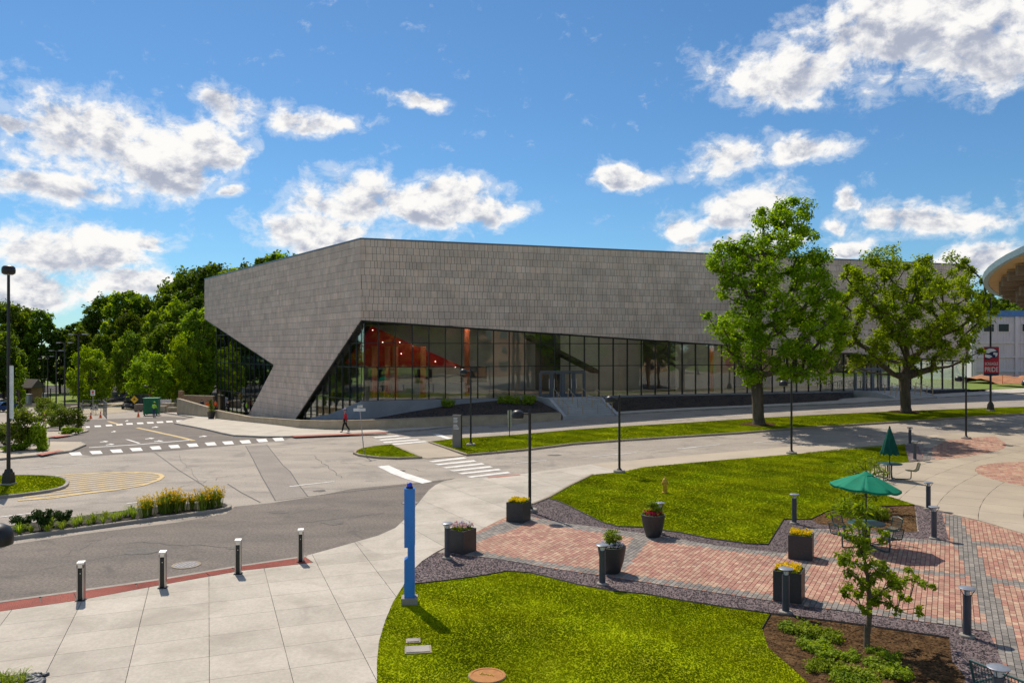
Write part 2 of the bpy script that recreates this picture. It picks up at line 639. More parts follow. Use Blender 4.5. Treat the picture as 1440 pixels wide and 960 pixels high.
def glassmat(name, tint=(0.55, 0.62, 0.6), refl=0.3, wav=0.02, tr=True):
    m = bpy.data.materials.new(name); m.use_nodes = True
    MATS[name] = m
    t = m.node_tree; t.nodes.clear(); q = NG(t)
    out = q.node('ShaderNodeOutputMaterial')
    tb = q.node('ShaderNodeBsdfTransparent'); tb.inputs[0].default_value = rgba(tint)
    gl = q.node('ShaderNodeBsdfGlossy'); gl.inputs['Roughness'].default_value = 0.012; gl.inputs[0].default_value = (0.92, 0.97, 0.98, 1)
    geo = q.node('ShaderNodeNewGeometry')
    b = q.node('ShaderNodeBump'); b.inputs['Strength'].default_value = 1.0; b.inputs['Distance'].default_value = wav
    oi = q.node('ShaderNodeObjectInfo').outputs['Random']
    vm = q.node('ShaderNodeVectorMath', operation='ADD'); q.put(vm.inputs[0], geo.outputs['Position']); q.put(vm.inputs[1], q.xyz(q.mul(oi, 37.0), 0.0, q.mul(oi, 11.0)))
    q.put(b.inputs['Height'], q.noise(vm.outputs[0], 0.55, 1, 0.4))
    q.put(gl.inputs['Normal'], b.outputs[0])
    lw = q.node('ShaderNodeLayerWeight'); lw.inputs[0].default_value = 0.35
    f = q.m('ADD', refl, q.mul(lw.outputs['Fresnel'], 0.5), clamp=True)
    mx = q.node('ShaderNodeMixShader'); q.put(mx.inputs[0], f)
    q.put(mx.inputs[1], tb.outputs[0]); q.put(mx.inputs[2], gl.outputs[0]); q.put(out.inputs[0], mx.outputs[0])
    return m


def emit(name, c, s):
    m = bpy.data.materials.new(name); m.use_nodes = True
    MATS[name] = m
    t = m.node_tree; t.nodes.clear(); q = NG(t)
    out = q.node('ShaderNodeOutputMaterial'); e = q.node('ShaderNodeEmission')
    e.inputs[0].default_value = rgba(c); e.inputs[1].default_value = s
    q.put(out.inputs[0], e.outputs[0]); return m


def paintattr(name, rough=0.8, bump=0.2, fine=0.15):
    """base colour from a per-piece colour attribute, with grain"""
    m = bpy.data.materials.new(name); m.use_nodes = True
    MATS[name] = m
    t = m.node_tree; t.nodes.clear(); q = NG(t)
    bs = q.node('ShaderNodeBsdfPrincipled'); out = q.node('ShaderNodeOutputMaterial'); t.links.new(bs.outputs[0], out.inputs[0])
    at = q.node('ShaderNodeAttribute'); at.attribute_name = 'piece'
    pos = q.node('ShaderNodeNewGeometry').outputs['Position']
    k = q.smooth(q.noise(pos, 45, 4, 0.7), 0.25, 0.75, 1 - fine, 1 + fine)
    k = q.mul(k, q.smooth(q.noise(pos, 0.7, 4, 0.6), 0.3, 0.7, 0.86, 1.1))
    hs = q.node('ShaderNodeHueSaturation'); q.put(hs.inputs['Value'], k); q.put(hs.inputs['Color'], at.outputs[0])
    q.put(bs.inputs['Base Color'], hs.outputs[0]); bs.inputs['Roughness'].default_value = rough
    b = q.node('ShaderNodeBump'); b.inputs['Strength'].default_value = bump; b.inputs['Distance'].default_value = 0.01
    q.put(b.inputs['Height'], q.noise(pos, 60, 4, 0.6)); t.links.new(b.outputs[0], bs.inputs['Normal'])
    return m


def set_piece(me, cols):
    """one colour per face"""
    a = me.color_attributes.new('piece', 'FLOAT_COLOR', 'CORNER')
    buf = np.zeros((len(me.loops), 4), np.float32)
    for p, c in zip(me.polygons, cols):
        buf[p.loop_start:p.loop_start + p.loop_total] = (*c, 1)
    a.data.foreach_set('color', buf.ravel())


M = MATS
mat('grass_ground', (0.27, 0.315, 0.006), (0.19, 0.235, 0.005), 0.35, 1.0, spec=0.0, mow=True, fine=0.25, fscale=34, stain=((0.26, 0.28, 0.02), 0.9, 0.5, 0.7, 0.5))
mat('field_ground', (0.17, 0.23, 0.02), (0.11, 0.16, 0.02), 0.08, 0.95, fine=0.2, fscale=8)
mat('asphalt_old', (0.35, 0.305, 0.255), (0.28, 0.243, 0.205), 0.5, 0.85, fine=0.30, fscale=15, bump=0.25, bscale=90,
    stain=((0.17, 0.15, 0.13), 0.5, 0.50, 0.70, 0.75), streak=(0.35, 1.2, 1))
mat('asphalt_new', (0.165, 0.138, 0.116), (0.118, 0.10, 0.086), 0.6, 0.85, fine=0.42, fscale=13, bump=0.3, bscale=90,
    stain=((0.085, 0.072, 0.064), 0.9, 0.53, 0.70, 0.8), streak=(0.4, 1.3, 1))
mat('asphalt_patch', (0.27, 0.235, 0.20), (0.22, 0.19, 0.165), 0.6, 0.85, fine=0.30, fscale=15, bump=0.2, bscale=90)
mat('tar', (0.03, 0.028, 0.026), None, 4, 0.6)
mat('asphalt_stain', (0.085, 0.074, 0.066), (0.12, 0.105, 0.092), 2.5, 0.8, fine=0.4, fscale=13)
mat('concrete', (0.47, 0.425, 0.36), (0.40, 0.36, 0.30), 0.55, 0.85, fine=0.10, fscale=14, rnd=0.07, bump=0.08, bscale=40,
    stain=((0.29, 0.255, 0.21), 0.7, 0.46, 0.72, 0.62), detail=6)
mat('concrete_tan', (0.42, 0.355, 0.27), (0.36, 0.305, 0.235), 0.4, 0.85, fine=0.06, fscale=25, rnd=0.05, bump=0.08, bscale=40,
    stain=((0.27, 0.23, 0.18), 0.45, 0.55, 0.8, 0.5))
mat('concrete_joint', (0.19, 0.165, 0.14), (0.13, 0.115, 0.10), 3, 0.95)
mat('kerb_concrete', (0.36, 0.33, 0.285), (0.27, 0.245, 0.21), 1.2, 0.88, fine=0.12, fscale=40, bump=0.15, bscale=50)
mat('kerb_tan', (0.35, 0.29, 0.205), (0.26, 0.215, 0.155), 1.2, 0.88, fine=0.12, fscale=40, bump=0.15, bscale=50)
mat('stair_concrete', (0.45, 0.45, 0.44), (0.38, 0.38, 0.37), 0.8, 0.85, fine=0.06, fscale=30)
mat('paint_white', (0.74, 0.73, 0.70), (0.60, 0.58, 0.55), 2.2, 0.7, fine=0.15, fscale=30, stain=((0.3, 0.28, 0.26), 3.0, 0.56, 0.75, 0.6))
mat('paint_yellow', (0.60, 0.43, 0.17), (0.48, 0.36, 0.18), 2.0, 0.75, fine=0.15, fscale=30, stain=((0.25, 0.22, 0.18), 3.0, 0.55, 0.75, 0.6))
mat('tactile', (0.40, 0.105, 0.07), (0.32, 0.08, 0.055), 1.5, 0.75, fine=0.15, fscale=25, rnd=0.06)
mat('gravel', (0.14, 0.105, 0.105), (0.075, 0.055, 0.057), 14, 0.85, fine=0.45, fscale=32, bump=0.8, bscale=30, isl=0.45)
mat('gravel_dark', (0.035, 0.034, 0.04), (0.02, 0.02, 0.024), 10, 0.8, fine=0.4, fscale=30, bump=0.6, bscale=30, isl=0.5)
mat('pebble', (0.10, 0.11, 0.13), (0.05, 0.055, 0.065), 6, 0.5, isl=0.4)
mat('mulch', (0.115, 0.066, 0.030), (0.05, 0.029, 0.015), 4, 1.0, spec=0.05, fine=0.6, fscale=18, bump=0.9, bscale=24, stain=((0.22, 0.145, 0.07), 2.2, 0.56, 0.72, 0.5), isl=0.6)
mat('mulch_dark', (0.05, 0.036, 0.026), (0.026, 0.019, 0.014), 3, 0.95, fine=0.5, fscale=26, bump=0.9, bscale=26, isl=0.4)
mat('edging', (0.02, 0.02, 0.02), None, 3, 0.7)
mat('soil_red', (0.40, 0.19, 0.09), (0.28, 0.13, 0.065), 0.7, 0.95, fine=0.2, fscale=10)
mat('sandy', (0.42, 0.36, 0.26), (0.33, 0.28, 0.2), 0.6, 0.95, fine=0.2, fscale=10)
paintattr('pavers')
paintattr('panels', rough=0.72, bump=0.1, fine=0.08)
mat('panel_backing', (0.035, 0.032, 0.030), None, 3, 0.9)
mat('black_metal', (0.012, 0.013, 0.014), (0.009, 0.0095, 0.01), 6, 0.42, spec=0.5)
mat('charcoal_metal', (0.026, 0.028, 0.033), (0.02, 0.022, 0.026), 5, 0.45, spec=0.5)
mat('bollard_metal', (0.055, 0.065, 0.085), (0.045, 0.053, 0.07), 5, 0.42, spec=0.5)
mat('bollard_cap', (0.27, 0.29, 0.33), (0.22, 0.24, 0.28), 8, 0.4, metal=0.3)
mat('lens_white', (0.7, 0.72, 0.72), None, 5, 0.3)
mat('steel', (0.50, 0.47, 0.45), (0.40, 0.38, 0.36), 6, 0.33, metal=0.9, streak=True)
mat('steel_bright', (0.72, 0.71, 0.69), (0.6, 0.6, 0.58), 6, 0.3, metal=0.85)
mat('planter_metal', (0.040, 0.039, 0.040), (0.030, 0.029, 0.030), 2, 0.5, spec=0.5, fine=0.15, fscale=20)
mat('planter_soil', (0.03, 0.022, 0.016), None, 9, 0.95)
mat('blue_paint', (0.003, 0.20, 0.70), (0.003, 0.17, 0.62), 2.5, 0.32, spec=0.5, coat=0.3)
mat('blue_lens', (0.005, 0.05, 0.75), None, 2, 0.12, coat=0.6)
mat('hydrant_yellow', (0.55, 0.36, 0.03), (0.42, 0.26, 0.02), 9, 0.5, fine=0.12)
mat('umbrella_green', (0.004, 0.21, 0.12), (0.004, 0.18, 0.10), 3, 0.8, spec=0.2)
mat('umbrella_dark', (0.006, 0.09, 0.065), (0.004, 0.06, 0.045), 4, 0.85, spec=0.2)
mat('table_green', (0.02, 0.075, 0.072), (0.015, 0.06, 0.058), 6, 0.4, spec=0.5)
mat('chair_olive', (0.12, 0.13, 0.08), (0.09, 0.1, 0.06), 6, 0.45)
mat('stucco_tan', (0.46, 0.375, 0.26), (0.38, 0.31, 0.21), 1.2, 0.92, fine=0.2, fscale=22, bump=0.5, bscale=22)
mat('plinth_concrete', (0.30, 0.31, 0.32), (0.25, 0.26, 0.27), 0.8, 0.9, fine=0.06, fscale=25)
mat('mullion', (0.014, 0.016, 0.018), None, 4, 0.4)
mat('metal_cap', (0.16, 0.20, 0.25), None, 4, 0.35, metal=0.5)
mat('door_frame', (0.13, 0.145, 0.16), (0.10, 0.115, 0.13), 4, 0.4, metal=0.3)
mat('roof_membrane', (0.35, 0.35, 0.34), None, 1, 0.9)
mat('interior_red', (0.60, 0.004, 0.008), (0.54, 0.004, 0.007), 1, 0.6)
mat('interior_orange', (0.75, 0.16, 0.06), (0.65, 0.13, 0.05), 2, 0.6)
mat('interior_grey', (0.50, 0.48, 0.45), (0.40, 0.39, 0.37), 0.5, 0.85)
mat('interior_dark', (0.05, 0.05, 0.05), (0.03, 0.03, 0.03), 0.6, 0.85)
mat('interior_floor', (0.30, 0.29, 0.27), (0.24, 0.23, 0.21), 0.8, 0.4)
emit('downlight', (1.0, 0.9, 0.75), 4.0)
emit('fill_glow', (1.0, 0.93, 0.82), 9.0)  # glow added to brighten the hall interior
mat('dark_pane', (0.012, 0.014, 0.018), None, 3, 0.15)
glassmat('glass', (0.90, 0.93, 0.91), 0.065, 0.005)
glassmat('glass_dark', (0.30, 0.42, 0.45), 0.22, 0.008)
glassmat('window_glass', (0.10, 0.12, 0.14), 0.25, 0.006)
mat('bark', (0.125, 0.098, 0.075), (0.06, 0.047, 0.037), 5, 0.95, bump=0.9, bscale=14, streak=(1, 1, 0.2))
mat('bark_young', (0.15, 0.115, 0.075), (0.09, 0.07, 0.045), 8, 0.9, bump=0.3)
leafmat('leaf_big', (0.17, 0.275, 0.014), (0.27, 0.38, 0.02), 0.55, 0.35, 0.45)
leafmat('leaf_maple', (0.18, 0.28, 0.014), (0.28, 0.385, 0.02), 0.55, 0.35, 0.45)
leafmat('leaf_wood', (0.085, 0.145, 0.016), (0.17, 0.235, 0.022), 0.5, 0.35, 0.12, tree=0.38)
leafmat('leaf_lime', (0.19, 0.29, 0.015), (0.25, 0.35, 0.02), 0.5, 0.25, 0.3)
leafmat('leaf_shrub', (0.10, 0.15, 0.02), (0.17, 0.22, 0.03), 0.45, 0.35, 1.5)
leafmat('leaf_dark', (0.03, 0.062, 0.014), (0.055, 0.09, 0.02), 0.25, 0.35, 3)
leafmat('leaf_lily', (0.24, 0.33, 0.03), (0.34, 0.42, 0.06), 0.4, 0.25, 3)
leafmat('leaf_cover', (0.17, 0.25, 0.02), (0.27, 0.34, 0.03), 0.4, 0.3, 2.5)
leafmat('leaf_sapling', (0.17, 0.25, 0.014), (0.25, 0.32, 0.02), 0.45, 0.3, 3)
leafmat('grass_blade', (0.24, 0.305, 0.004), (0.39, 0.42, 0.006), 0.5, 0.18, 0.5, mow=True)
leafmat('petal_yellow', (0.72, 0.50, 0.01), (0.75, 0.60, 0.03), 0.3, 0.2, 8)
leafmat('petal_gold', (0.70, 0.45, 0.01), (0.72, 0.55, 0.02), 0.3, 0.2, 8)
leafmat('petal_red', (0.38, 0.02, 0.05), (0.28, 0.012, 0.06), 0.3, 0.3, 8)
leafmat('petal_pink', (0.62, 0.20, 0.22), (0.70, 0.48, 0.44), 0.3, 0.3, 8)
leafmat('petal_white', (0.72, 0.70, 0.72), (0.55, 0.5, 0.62), 0.3, 0.15, 8)
mat('sign_grey', (0.20, 0.185, 0.17), (0.175, 0.162, 0.15), 2, 0.6)
mat('sign_white', (0.75, 0.75, 0.74), None, 3, 0.5)
mat('sign_back', (0.42, 0.42, 0.42), (0.34, 0.34, 0.34), 5, 0.45, metal=0.6)
mat('banner_red', (0.42, 0.02, 0.035), (0.36, 0.016, 0.03), 3, 0.7)
mat('banner_navy', (0.012, 0.022, 0.07), None, 3, 0.7)
mat('orange_plastic', (0.80, 0.13, 0.02), (0.72, 0.10, 0.015), 5, 0.6)
mat('hivis_orange', (0.85, 0.14, 0.02), (0.78, 0.11, 0.015), 9, 0.85)
mat('hivis_lime', (0.42, 0.80, 0.05), (0.38, 0.7, 0.04), 9, 0.85)
mat('cloth_red', (0.55, 0.015, 0.03), (0.45, 0.01, 0.022), 9, 0.85)
mat('cloth_black', (0.012, 0.012, 0.014), None, 9, 0.9)
mat('cloth_navy', (0.02, 0.03, 0.06), None, 9, 0.9)
mat('cloth_denim', (0.06, 0.09, 0.16), None, 9, 0.9)
mat('skin', (0.45, 0.27, 0.19), (0.40, 0.24, 0.17), 8, 0.6)
mat('hair_dark', (0.03, 0.02, 0.015), None, 20, 0.7)
mat('cap_lilac', (0.42, 0.36, 0.55), None, 9, 0.8)
mat('green_steel', (0.012, 0.17, 0.07), (0.01, 0.13, 0.055), 2, 0.55)
mat('yellow_sign', (0.75, 0.45, 0.02), None, 4, 0.6)
mat('tyre', (0.015, 0.015, 0.015), None, 6, 0.85)
mat('utv_grey', (0.08, 0.085, 0.08), None, 4, 0.5)
mat('car_blue', (0.02, 0.06, 0.20), (0.018, 0.055, 0.18), 2, 0.25, coat=0.8)
mat('timber', (0.36, 0.24, 0.13), (0.27, 0.175, 0.095), 2.5, 0.8, streak=(0.15, 1, 1), fine=0.1, fscale=10)
mat('timber_grey', (0.24, 0.19, 0.145), (0.17, 0.135, 0.10), 2.0, 0.85, streak=(0.2, 0.2, 2.5), fine=0.12, fscale=12)
mat('soffit_tan', (0.50, 0.36, 0.20), (0.44, 0.31, 0.17), 1.5, 0.8)
mat('fascia_blue', (0.30, 0.43, 0.52), (0.26, 0.38, 0.46), 2, 0.4, metal=0.2)
mat('white_cladding', (0.66, 0.64, 0.68), (0.60, 0.58, 0.62), 0.7, 0.55, fine=0.03)
mat('blue_trim', (0.08, 0.22, 0.52), None, 2, 0.5)
mat('brick_wall', (0.34, 0.20, 0.125), (0.26, 0.15, 0.09), 3, 0.9, fine=0.2, fscale=20, stain=((0.42, 0.29, 0.17), 0.4, 0.45, 0.7, 0.6))
mat('tan_brick', (0.46, 0.34, 0.21), (0.38, 0.27, 0.165), 0.8, 0.9, fine=0.18, fscale=14)
mat('shingle', (0.16, 0.135, 0.115), None, 3, 0.9)
mat('cast_iron', (0.20, 0.185, 0.19), (0.14, 0.13, 0.135), 20, 0.6, metal=0.4)
mat('rust_cover', (0.42, 0.19, 0.05), (0.34, 0.14, 0.04), 7, 0.8, fine=0.15)
mat('wrap_black', (0.02, 0.02, 0.022), None, 3, 0.35)
mat('fence_wire', (0.20, 0.21, 0.22), None, 3, 0.5, metal=0.6)
mat('fence_cloth', (0.02, 0.03, 0.028), None, 3, 0.9)
mat('barrier_red', (0.60, 0.05, 0.03), None, 3, 0.6)
# ------------------------------------------------------------------ ground, roads, pavements
rng = random.Random(7)
nrng = np.random.default_rng(11)

# far ground sheet reaching the horizon (terrain follows zg, then level)
def ground_sheet():
    xs = sorted(set([-4000, -2000, -1000, -600, -400, -300] + list(range(-240, 241, 8)) + [300, 400, 600, 1000, 2000, 4000]))
    ys = sorted(set([-3000, -1000, -400, -200, -120] + list(range(-80, 321, 8)) + [400, 600, 1000, 2000, 4000]))
    vs = [(x, y, zg(max(-240, min(240, x)), max(-80, min(320, y))) - 0.16) for y in ys for x in xs]
    n = len(xs)
    fs = [(j * n + i, j * n + i + 1, (j + 1) * n + i + 1, (j + 1) * n + i) for j in range(len(ys) - 1) for i in range(n - 1)]
    return MB().add(vs, fs).build('ground', M['field_ground'], smooth=True)
struct(ground_sheet(), 'open green ground stretching to the horizon')

# worn grey asphalt of the junction and both streets
GR = 1.5
def road_sheet():
    xs = np.arange(-75, 130.1, GR); ys = np.arange(6, 123.1, GR)
    vs = [(x, y, zg(x, y)) for y in ys for x in xs]; n = len(xs)
    fs = []
    for j in range(len(ys) - 1):
        for i in range(n - 1):
            x, y = xs[i], ys[j]
            t = (x - C0[0]) * EL_[0] + (y - C0[1]) * EL_[1]
            tr = (x - C0[0]) * ER_[0] + (y - C0[1]) * ER_[1]
            nr = (x - C0[0]) * NR_[0] + (y - C0[1]) * NR_[1]
            nl = (x - C0[0]) * NL_[0] + (y - C0[1]) * NL_[1]
            if nr < 4 and nl < 4: continue            # under the hall
            if x < 0 and y > 122: continue
            if x > 40 and y > 112: continue
            fs.append((j * n + i, j * n + i + 1, (j + 1) * n + i + 1, (j + 1) * n + i))
    return MB().add(vs, fs).build('road', M['asphalt_old'], smooth=True)
struct(road_sheet(), 'worn pale grey asphalt of the road junction')
# ground behind the camera, seen mirrored in the glass
struct(sheet('forecourt', [(-110, 5.6), (140, 5.6), (140, -40), (-110, -40)], -0.05, M['concrete_tan'], 6), 'paved forecourt in front of the brick halls')

# darker driveway asphalt beside the plaza
drive = [(-120, 790), (17, 765), (120, 750), (250, 734), (318, 722), (330, 712), (380, 707), (440, 698), (495, 687), (560, 681), (608, 676), (640, 672),
         (612, 684), (603, 690), (582, 716), (568, 732), (556, 743), (532, 754), (499, 763), (461, 774), (428, 783), (340, 797), (227, 816), (110, 833), (0, 849), (-120, 870)]
struct(sheet('driveway', P2(drive), 0.005, M['asphalt_new'], 1.5), 'dark asphalt driveway beside the bollards')
side = [(-60, 652), (0, 647), (52, 643), (97, 637), (130, 641), (250, 633), (330, 626), (400, 619), (420, 611), (372, 615), (330, 613), (285, 603), (246, 596), (262, 591), (288, 591), (275, 588), (232, 585),
        (180, 588), (120, 590), (60, 600), (-60, 610)]
struct(sheet('side_street', P2(side), 0.005, M['asphalt_new'], 1.5), 'dark asphalt side street running past the hall')
struct(sheet('road_patch', P2(ZZ(4.235, 320, 600, [(107, 113), (232, 106), (330, 230), (372, 265), (478, 415), (285, 440), (200, 290)])), 0.009, M['asphalt_patch'], 1.5), 'darker repair strip across the road')


def strip(name, pts, w, m, off, wpts=None):
    """thin painted or sealed line along pixel points, real width w metres"""
    pts = [(p.x, p.y) for p in PP(pts)] if wpts is None else wpts
    pts = resample(pts, 1.0)
    L_, R_ = [], []
    for i in range(len(pts)):
        a = Vector(pts[max(i - 1, 0)]); b = Vector(pts[min(i + 1, len(pts) - 1)])
        d = (b - a).normalized(); nn = Vector((-d.y, d.x)) * (w / 2)
        p = Vector(pts[i]); L_.append(p + nn); R_.append(p - nn)
    n = len(pts)
    vs = [(p.x, p.y, zg(p.x, p.y) + off) for p in L_ + R_]
    fs = [(i, n + i, n + i + 1, i + 1) for i in range(n - 1)]
    return MB().add(vs, fs).build(name, m)


seams = [ZZ(4.235, 320, 600, [(107, 113), (150, 190), (200, 290), (240, 360), (285, 440)]), ZZ(4.235, 320, 600, [(232, 106), (330, 230), (372, 265), (420, 340), (478, 415)]),
         ZZ(4.235, 320, 600, [(0, 340), (80, 390), (195, 450)]), ZZ(4, 0, 540, [(870, 385), (1000, 480), (1210, 610)]),
         ZZ(4.235, 320, 600, [(140, 120), (330, 108), (640, 70)]), ZZ(4.235, 320, 600, [(480, 415), (780, 380), (1050, 350), (1290, 322)])]
for s_ in seams:
    o = strip('sealed_crack', s_, 0.05, M['tar'], 0.013); struct(o, 'thin black tar seam in the road')


# fine weathering cracks wandering over the asphalt
rc = random.Random(31)
for (x0, y0, x1, y1) in [(60, 800, 210, 772), (180, 762, 330, 770), (300, 740, 470, 712), (420, 735, 540, 722), (90, 780, 160, 752), (480, 650, 600, 662), (330, 640, 420, 632), (440, 640, 480, 672), (20, 712, 150, 700),
                         (230, 690, 330, 668), (700, 652, 860, 640), (900, 634, 1050, 622), (150, 612, 240, 607), (250, 640, 300, 700)]:
    n_ = 14
    cp = [(x0 + (x1 - x0) * i / n_ + rc.gauss(0, 2.0), y0 + (y1 - y0) * i / n_ + rc.gauss(0, .8)) for i in range(n_ + 1)]
    struct(strip('hairline_crack', cp, rc.uniform(.015, .03), M['tar'], 0.0135), 'thin wandering crack in the asphalt')
for (x, y, r_) in [(200, 775, .5), (390, 720, .35), (470, 735, .4), (330, 770, .25), (560, 662, .4), (450, 690, .3), (120, 690, .3), (780, 640, .35)]:
    c = P(x, y)
    w_ = [(c.x + r_ * math.cos(a) * rc.uniform(.6, 1.4), c.y + r_ * .8 * math.sin(a) * rc.uniform(.6, 1.4)) for a in np.linspace(0, 6.283, 15)[:-1]]
    struct(sheet('oil_stain', rounded(w_, 2), 0.0128, M['asphalt_stain'], 2), 'dark oil stain on the asphalt')


def marking(name, polypx, m, label=None, off=0.014):
    o = sheet(name, P2(polypx), off, m, 1.5)
    return struct(o, label)


# crosswalk of small blocks on the side street
Lc = 'white block of the dashed crosswalk on the side street'
cw = ZZ(4, 0, 540, [(425, 392), (540, 384), (655, 376), (766, 367), (875, 358), (980, 351), (1083, 343), (1185, 336), (1283, 330), (1380, 324)]) + ZZ(7.58, 230, 540, [(1050, 600), (1225, 588)])
for (x, y) in cw:
    a = 8.6 if x < 200 else 7.6
    marking('crosswalk_block', [(x - a - 1, y - 1.6), (x + a * .72, y - 2.5), (x + a + 1, y + 1.9), (x - a * .6, y + 2.7)], M['paint_white'], Lc)
cw2 = ZZ(6, 80, 530, [(165, 427), (250, 422), (345, 415), (440, 408), (528, 401), (613, 395), (703, 390), (788, 386), (870, 381), (950, 376), (1035, 371)])
for (x, y) in cw2:
    marking('crosswalk_block', [(x - 5, y - .9), (x + 4, y - 1.2), (x + 5, y + .9), (x - 4, y + 1.3)], M['paint_white'], 'small white block of the far crosswalk')
# zebra crossings beside the grass median
for (x0, y0, x1, y1) in [(645, 510, 960, 480), (692, 534, 1040, 504), (755, 560, 1105, 528), (815, 585, 1170, 552), (885, 608, 1240, 574), (955, 635, 1315, 598)]:
    pz = ZZ(5.76, 490, 560, [(x0, y0), (x1 - 25, y1 - 4), (x1, y1 + 7), (x0 + 40, y0 + 7)])
    marking('zebra_stripe', pz, M['paint_white'], 'white zebra stripe between the plaza and the grass median')
for (x0, y0, x1, y1) in [(200, 318, 420, 302), (245, 338, 510, 316), (275, 358, 585, 332), (320, 375, 640, 347), (360, 387, 655, 364)]:
    pz = ZZ(5.76, 490, 560, [(x0, y0 - 4), (x1 - 25, y1 - 2), (x1, y1 + 5), (x0 + 20, y0 + 4)])
    marking('zebra_stripe', pz, M['paint_white'], 'white zebra stripe between the median and the hall pavement')
marking('stop_line', ZZ(4.235, 320, 600, [(893, 236), (960, 230), (1060, 275), (1220, 327), (1160, 338), (1060, 310), (975, 278)]), M['paint_white'], 'broad white stop line before the median tip')
marking('stop_line', ZZ(5.76, 490, 560, [(680, 292), (730, 290), (850, 328), (815, 336)]), M['paint_white'], 'white stop line beside the directory sign')
for pts, w in [([(0, 727), (63, 719)], .12), ([(178, 708), (285, 696)], .12), ([(42, 659), (128, 652)], .10), ([(125, 629.2), (200, 624.5), (268, 618.5)], .30),
               ([(407, 684), (470, 677)], .13), (ZZ(4, 620, 430, [(425, 885), (595, 868)]), .11), (ZZ(4, 620, 430, [(850, 847), (1100, 825)]), .11), (ZZ(4, 620, 430, [(1330, 803), (1440, 795)]), .11),
               ([(960, 630), (1012, 625)], .11), ([(1060, 622), (1130, 617)], .11), ([(178, 617.7), (196, 623.2)], .16)]:
    struct(strip('lane_line', pts, w, M['paint_white'], 0.014), 'thin white lane line')
struct(strip('lane_line', ZZ(6, 80, 530, [(675, 428), (900, 478), (1155, 537)]), .32, M['paint_yellow'], 0.016), 'yellow centre line of the side street')
struct(strip('lane_line', ZZ(6, 80, 530, [(430, 373), (525, 400)]), .32, M['paint_yellow'], 0.016), 'short far yellow centre line')
for (cx, cy, l) in [(1235, 500, 70), (785, 518, 80), (860, 540, 80), (400, 545, 75), (450, 568, 75), (830, 422, 60), (480, 460, 40), (590, 369, 30)]:
    x, y = 80 + cx / 6, 530 + cy / 6
    s_ = l / 12
    marking('turn_arrow', [(x - s_, y + .5), (x - s_ * .2, y - .2), (x - s_ * .1, y - 1.0), (x + s_, y - .4), (x + s_ * .3, y + .9), (x + .1 * s_, y + .4), (x - s_, y + 1.1)], M['paint_white'], 'worn white turn arrow on the side street')

# hatched painted island
hat = ZZ(4, 0, 540, [(100, 655), (300, 640), (480, 615), (650, 595), (800, 570), (890, 540), (914, 520), (900, 507), (850, 499), (760, 496), (600, 498), (430, 505), (290, 517)])
hat_w = P2(hat)
struct(sheet('painted_island', hat_w, 0.010, M['asphalt_patch'], 1.5), 'brownish ground of the hatched painted island')
struct(strip('island_line', hat, .22, M['paint_yellow'], 0.018), 'yellow outline of the hatched island')
pa, pb = P(40, 690), P(228, 672)
ang = math.atan2(pb.y - pa.y, pb.x - pa.x) + R(5)
ud = (math.cos(ang), math.sin(ang)); vd = (-ud[1], ud[0])
cxm = sum(p[0] for p in hat_w) / len(hat_w); cym = sum(p[1] for p in hat_w) / len(hat_w)
for k in range(-12, 13):
    o_ = k * 0.62
    w = [(cxm + ud[0] * a + vd[0] * (o_ + b), cym + ud[1] * a + vd[1] * (o_ + b)) for a, b in ((-40, -.11), (40, -.11), (40, .11), (-40, .11))]
    c = clip(ccw(hat_w), ccw(w))
    if c and area(c) > .1:
        struct(sheet('hatch_stripe', c, 0.015, M['paint_yellow'], 1.5), 'yellow stripe of the hatched island')


def slabs(parent, poly, cells, m, top, thick=0.05, joint=0.0055, minarea=0.003):
    """cells: convex ccw windows; each becomes one slab object"""
    poly = ccw(poly)
    for c in cells:
        cx = sum(p[0] for p in c) / len(c); cy = sum(p[1] for p in c) / len(c)
        cc = []
        for x, y in c:
            dx_, dy_ = x - cx, y - cy; l = math.hypot(dx_, dy_)
            k = (l - joint * 1.41) / l
            cc.append((cx + dx_ * k, cy + dy_ * k))
        q = clip(poly, ccw(cc))
        if not q or area(q) < minarea: continue
        mb = MB().prism(q, lambda x, y: zg(x, y) + top - thick, lambda x, y: zg(x, y) + top)
        mb.build('slab', m, parent)


def grid_cells(o, a, su, sv, nu0, nu1, nv0, nv1):
    u = (math.cos(a), math.sin(a)); v = (-u[1], u[0])
    for i in range(nu0, nu1):
        for j in range(nv0, nv1):
            yield [(o[0] + u[0] * su * (i + p) + v[0] * sv * (j + q), o[1] + u[1] * su * (i + p) + v[1] * sv * (j + q)) for p, q in ((0, 0), (1, 0), (1, 1), (0, 1))]


# ---- concrete plaza
plaza_top = [(441, 792), (428, 783), (461.7, 773.6), (499.5, 763), (532.5, 753.5), (556, 742.9), (568, 732), (582, 715.7), (603, 689.7), (612, 682.5), (624.6, 676.7), (640, 674), (660, 672.7), (684, 672), (740, 666), (832, 653)]
plaza_right = [(872, 664), (833, 668), (800, 684), (770, 701), (747, 710), (728, 719), (710, 728), (690, 738), (667, 750), (640, 763), (613, 777), (593, 790), (582, 801), (568, 823), (553, 847), (542, 873), (533, 903), (530, 933), (530, 960), (533, 1000), (540, 1060)]
plaza_px = [(-120, 878), (0, 861), (109, 845.5), (224, 824), (340, 803.5)] + plaza_top + plaza_right + [(-120, 1060)]
plaza_w = P2(plaza_px)
base = struct(sheet('plaza', plaza_w, 0.0, M['concrete_joint'], 3), 'pale concrete plaza in front of the driveway')
TOPZ = 0.03
o1 = P(115, 847); dirA = math.atan2(2.13, 5.53)
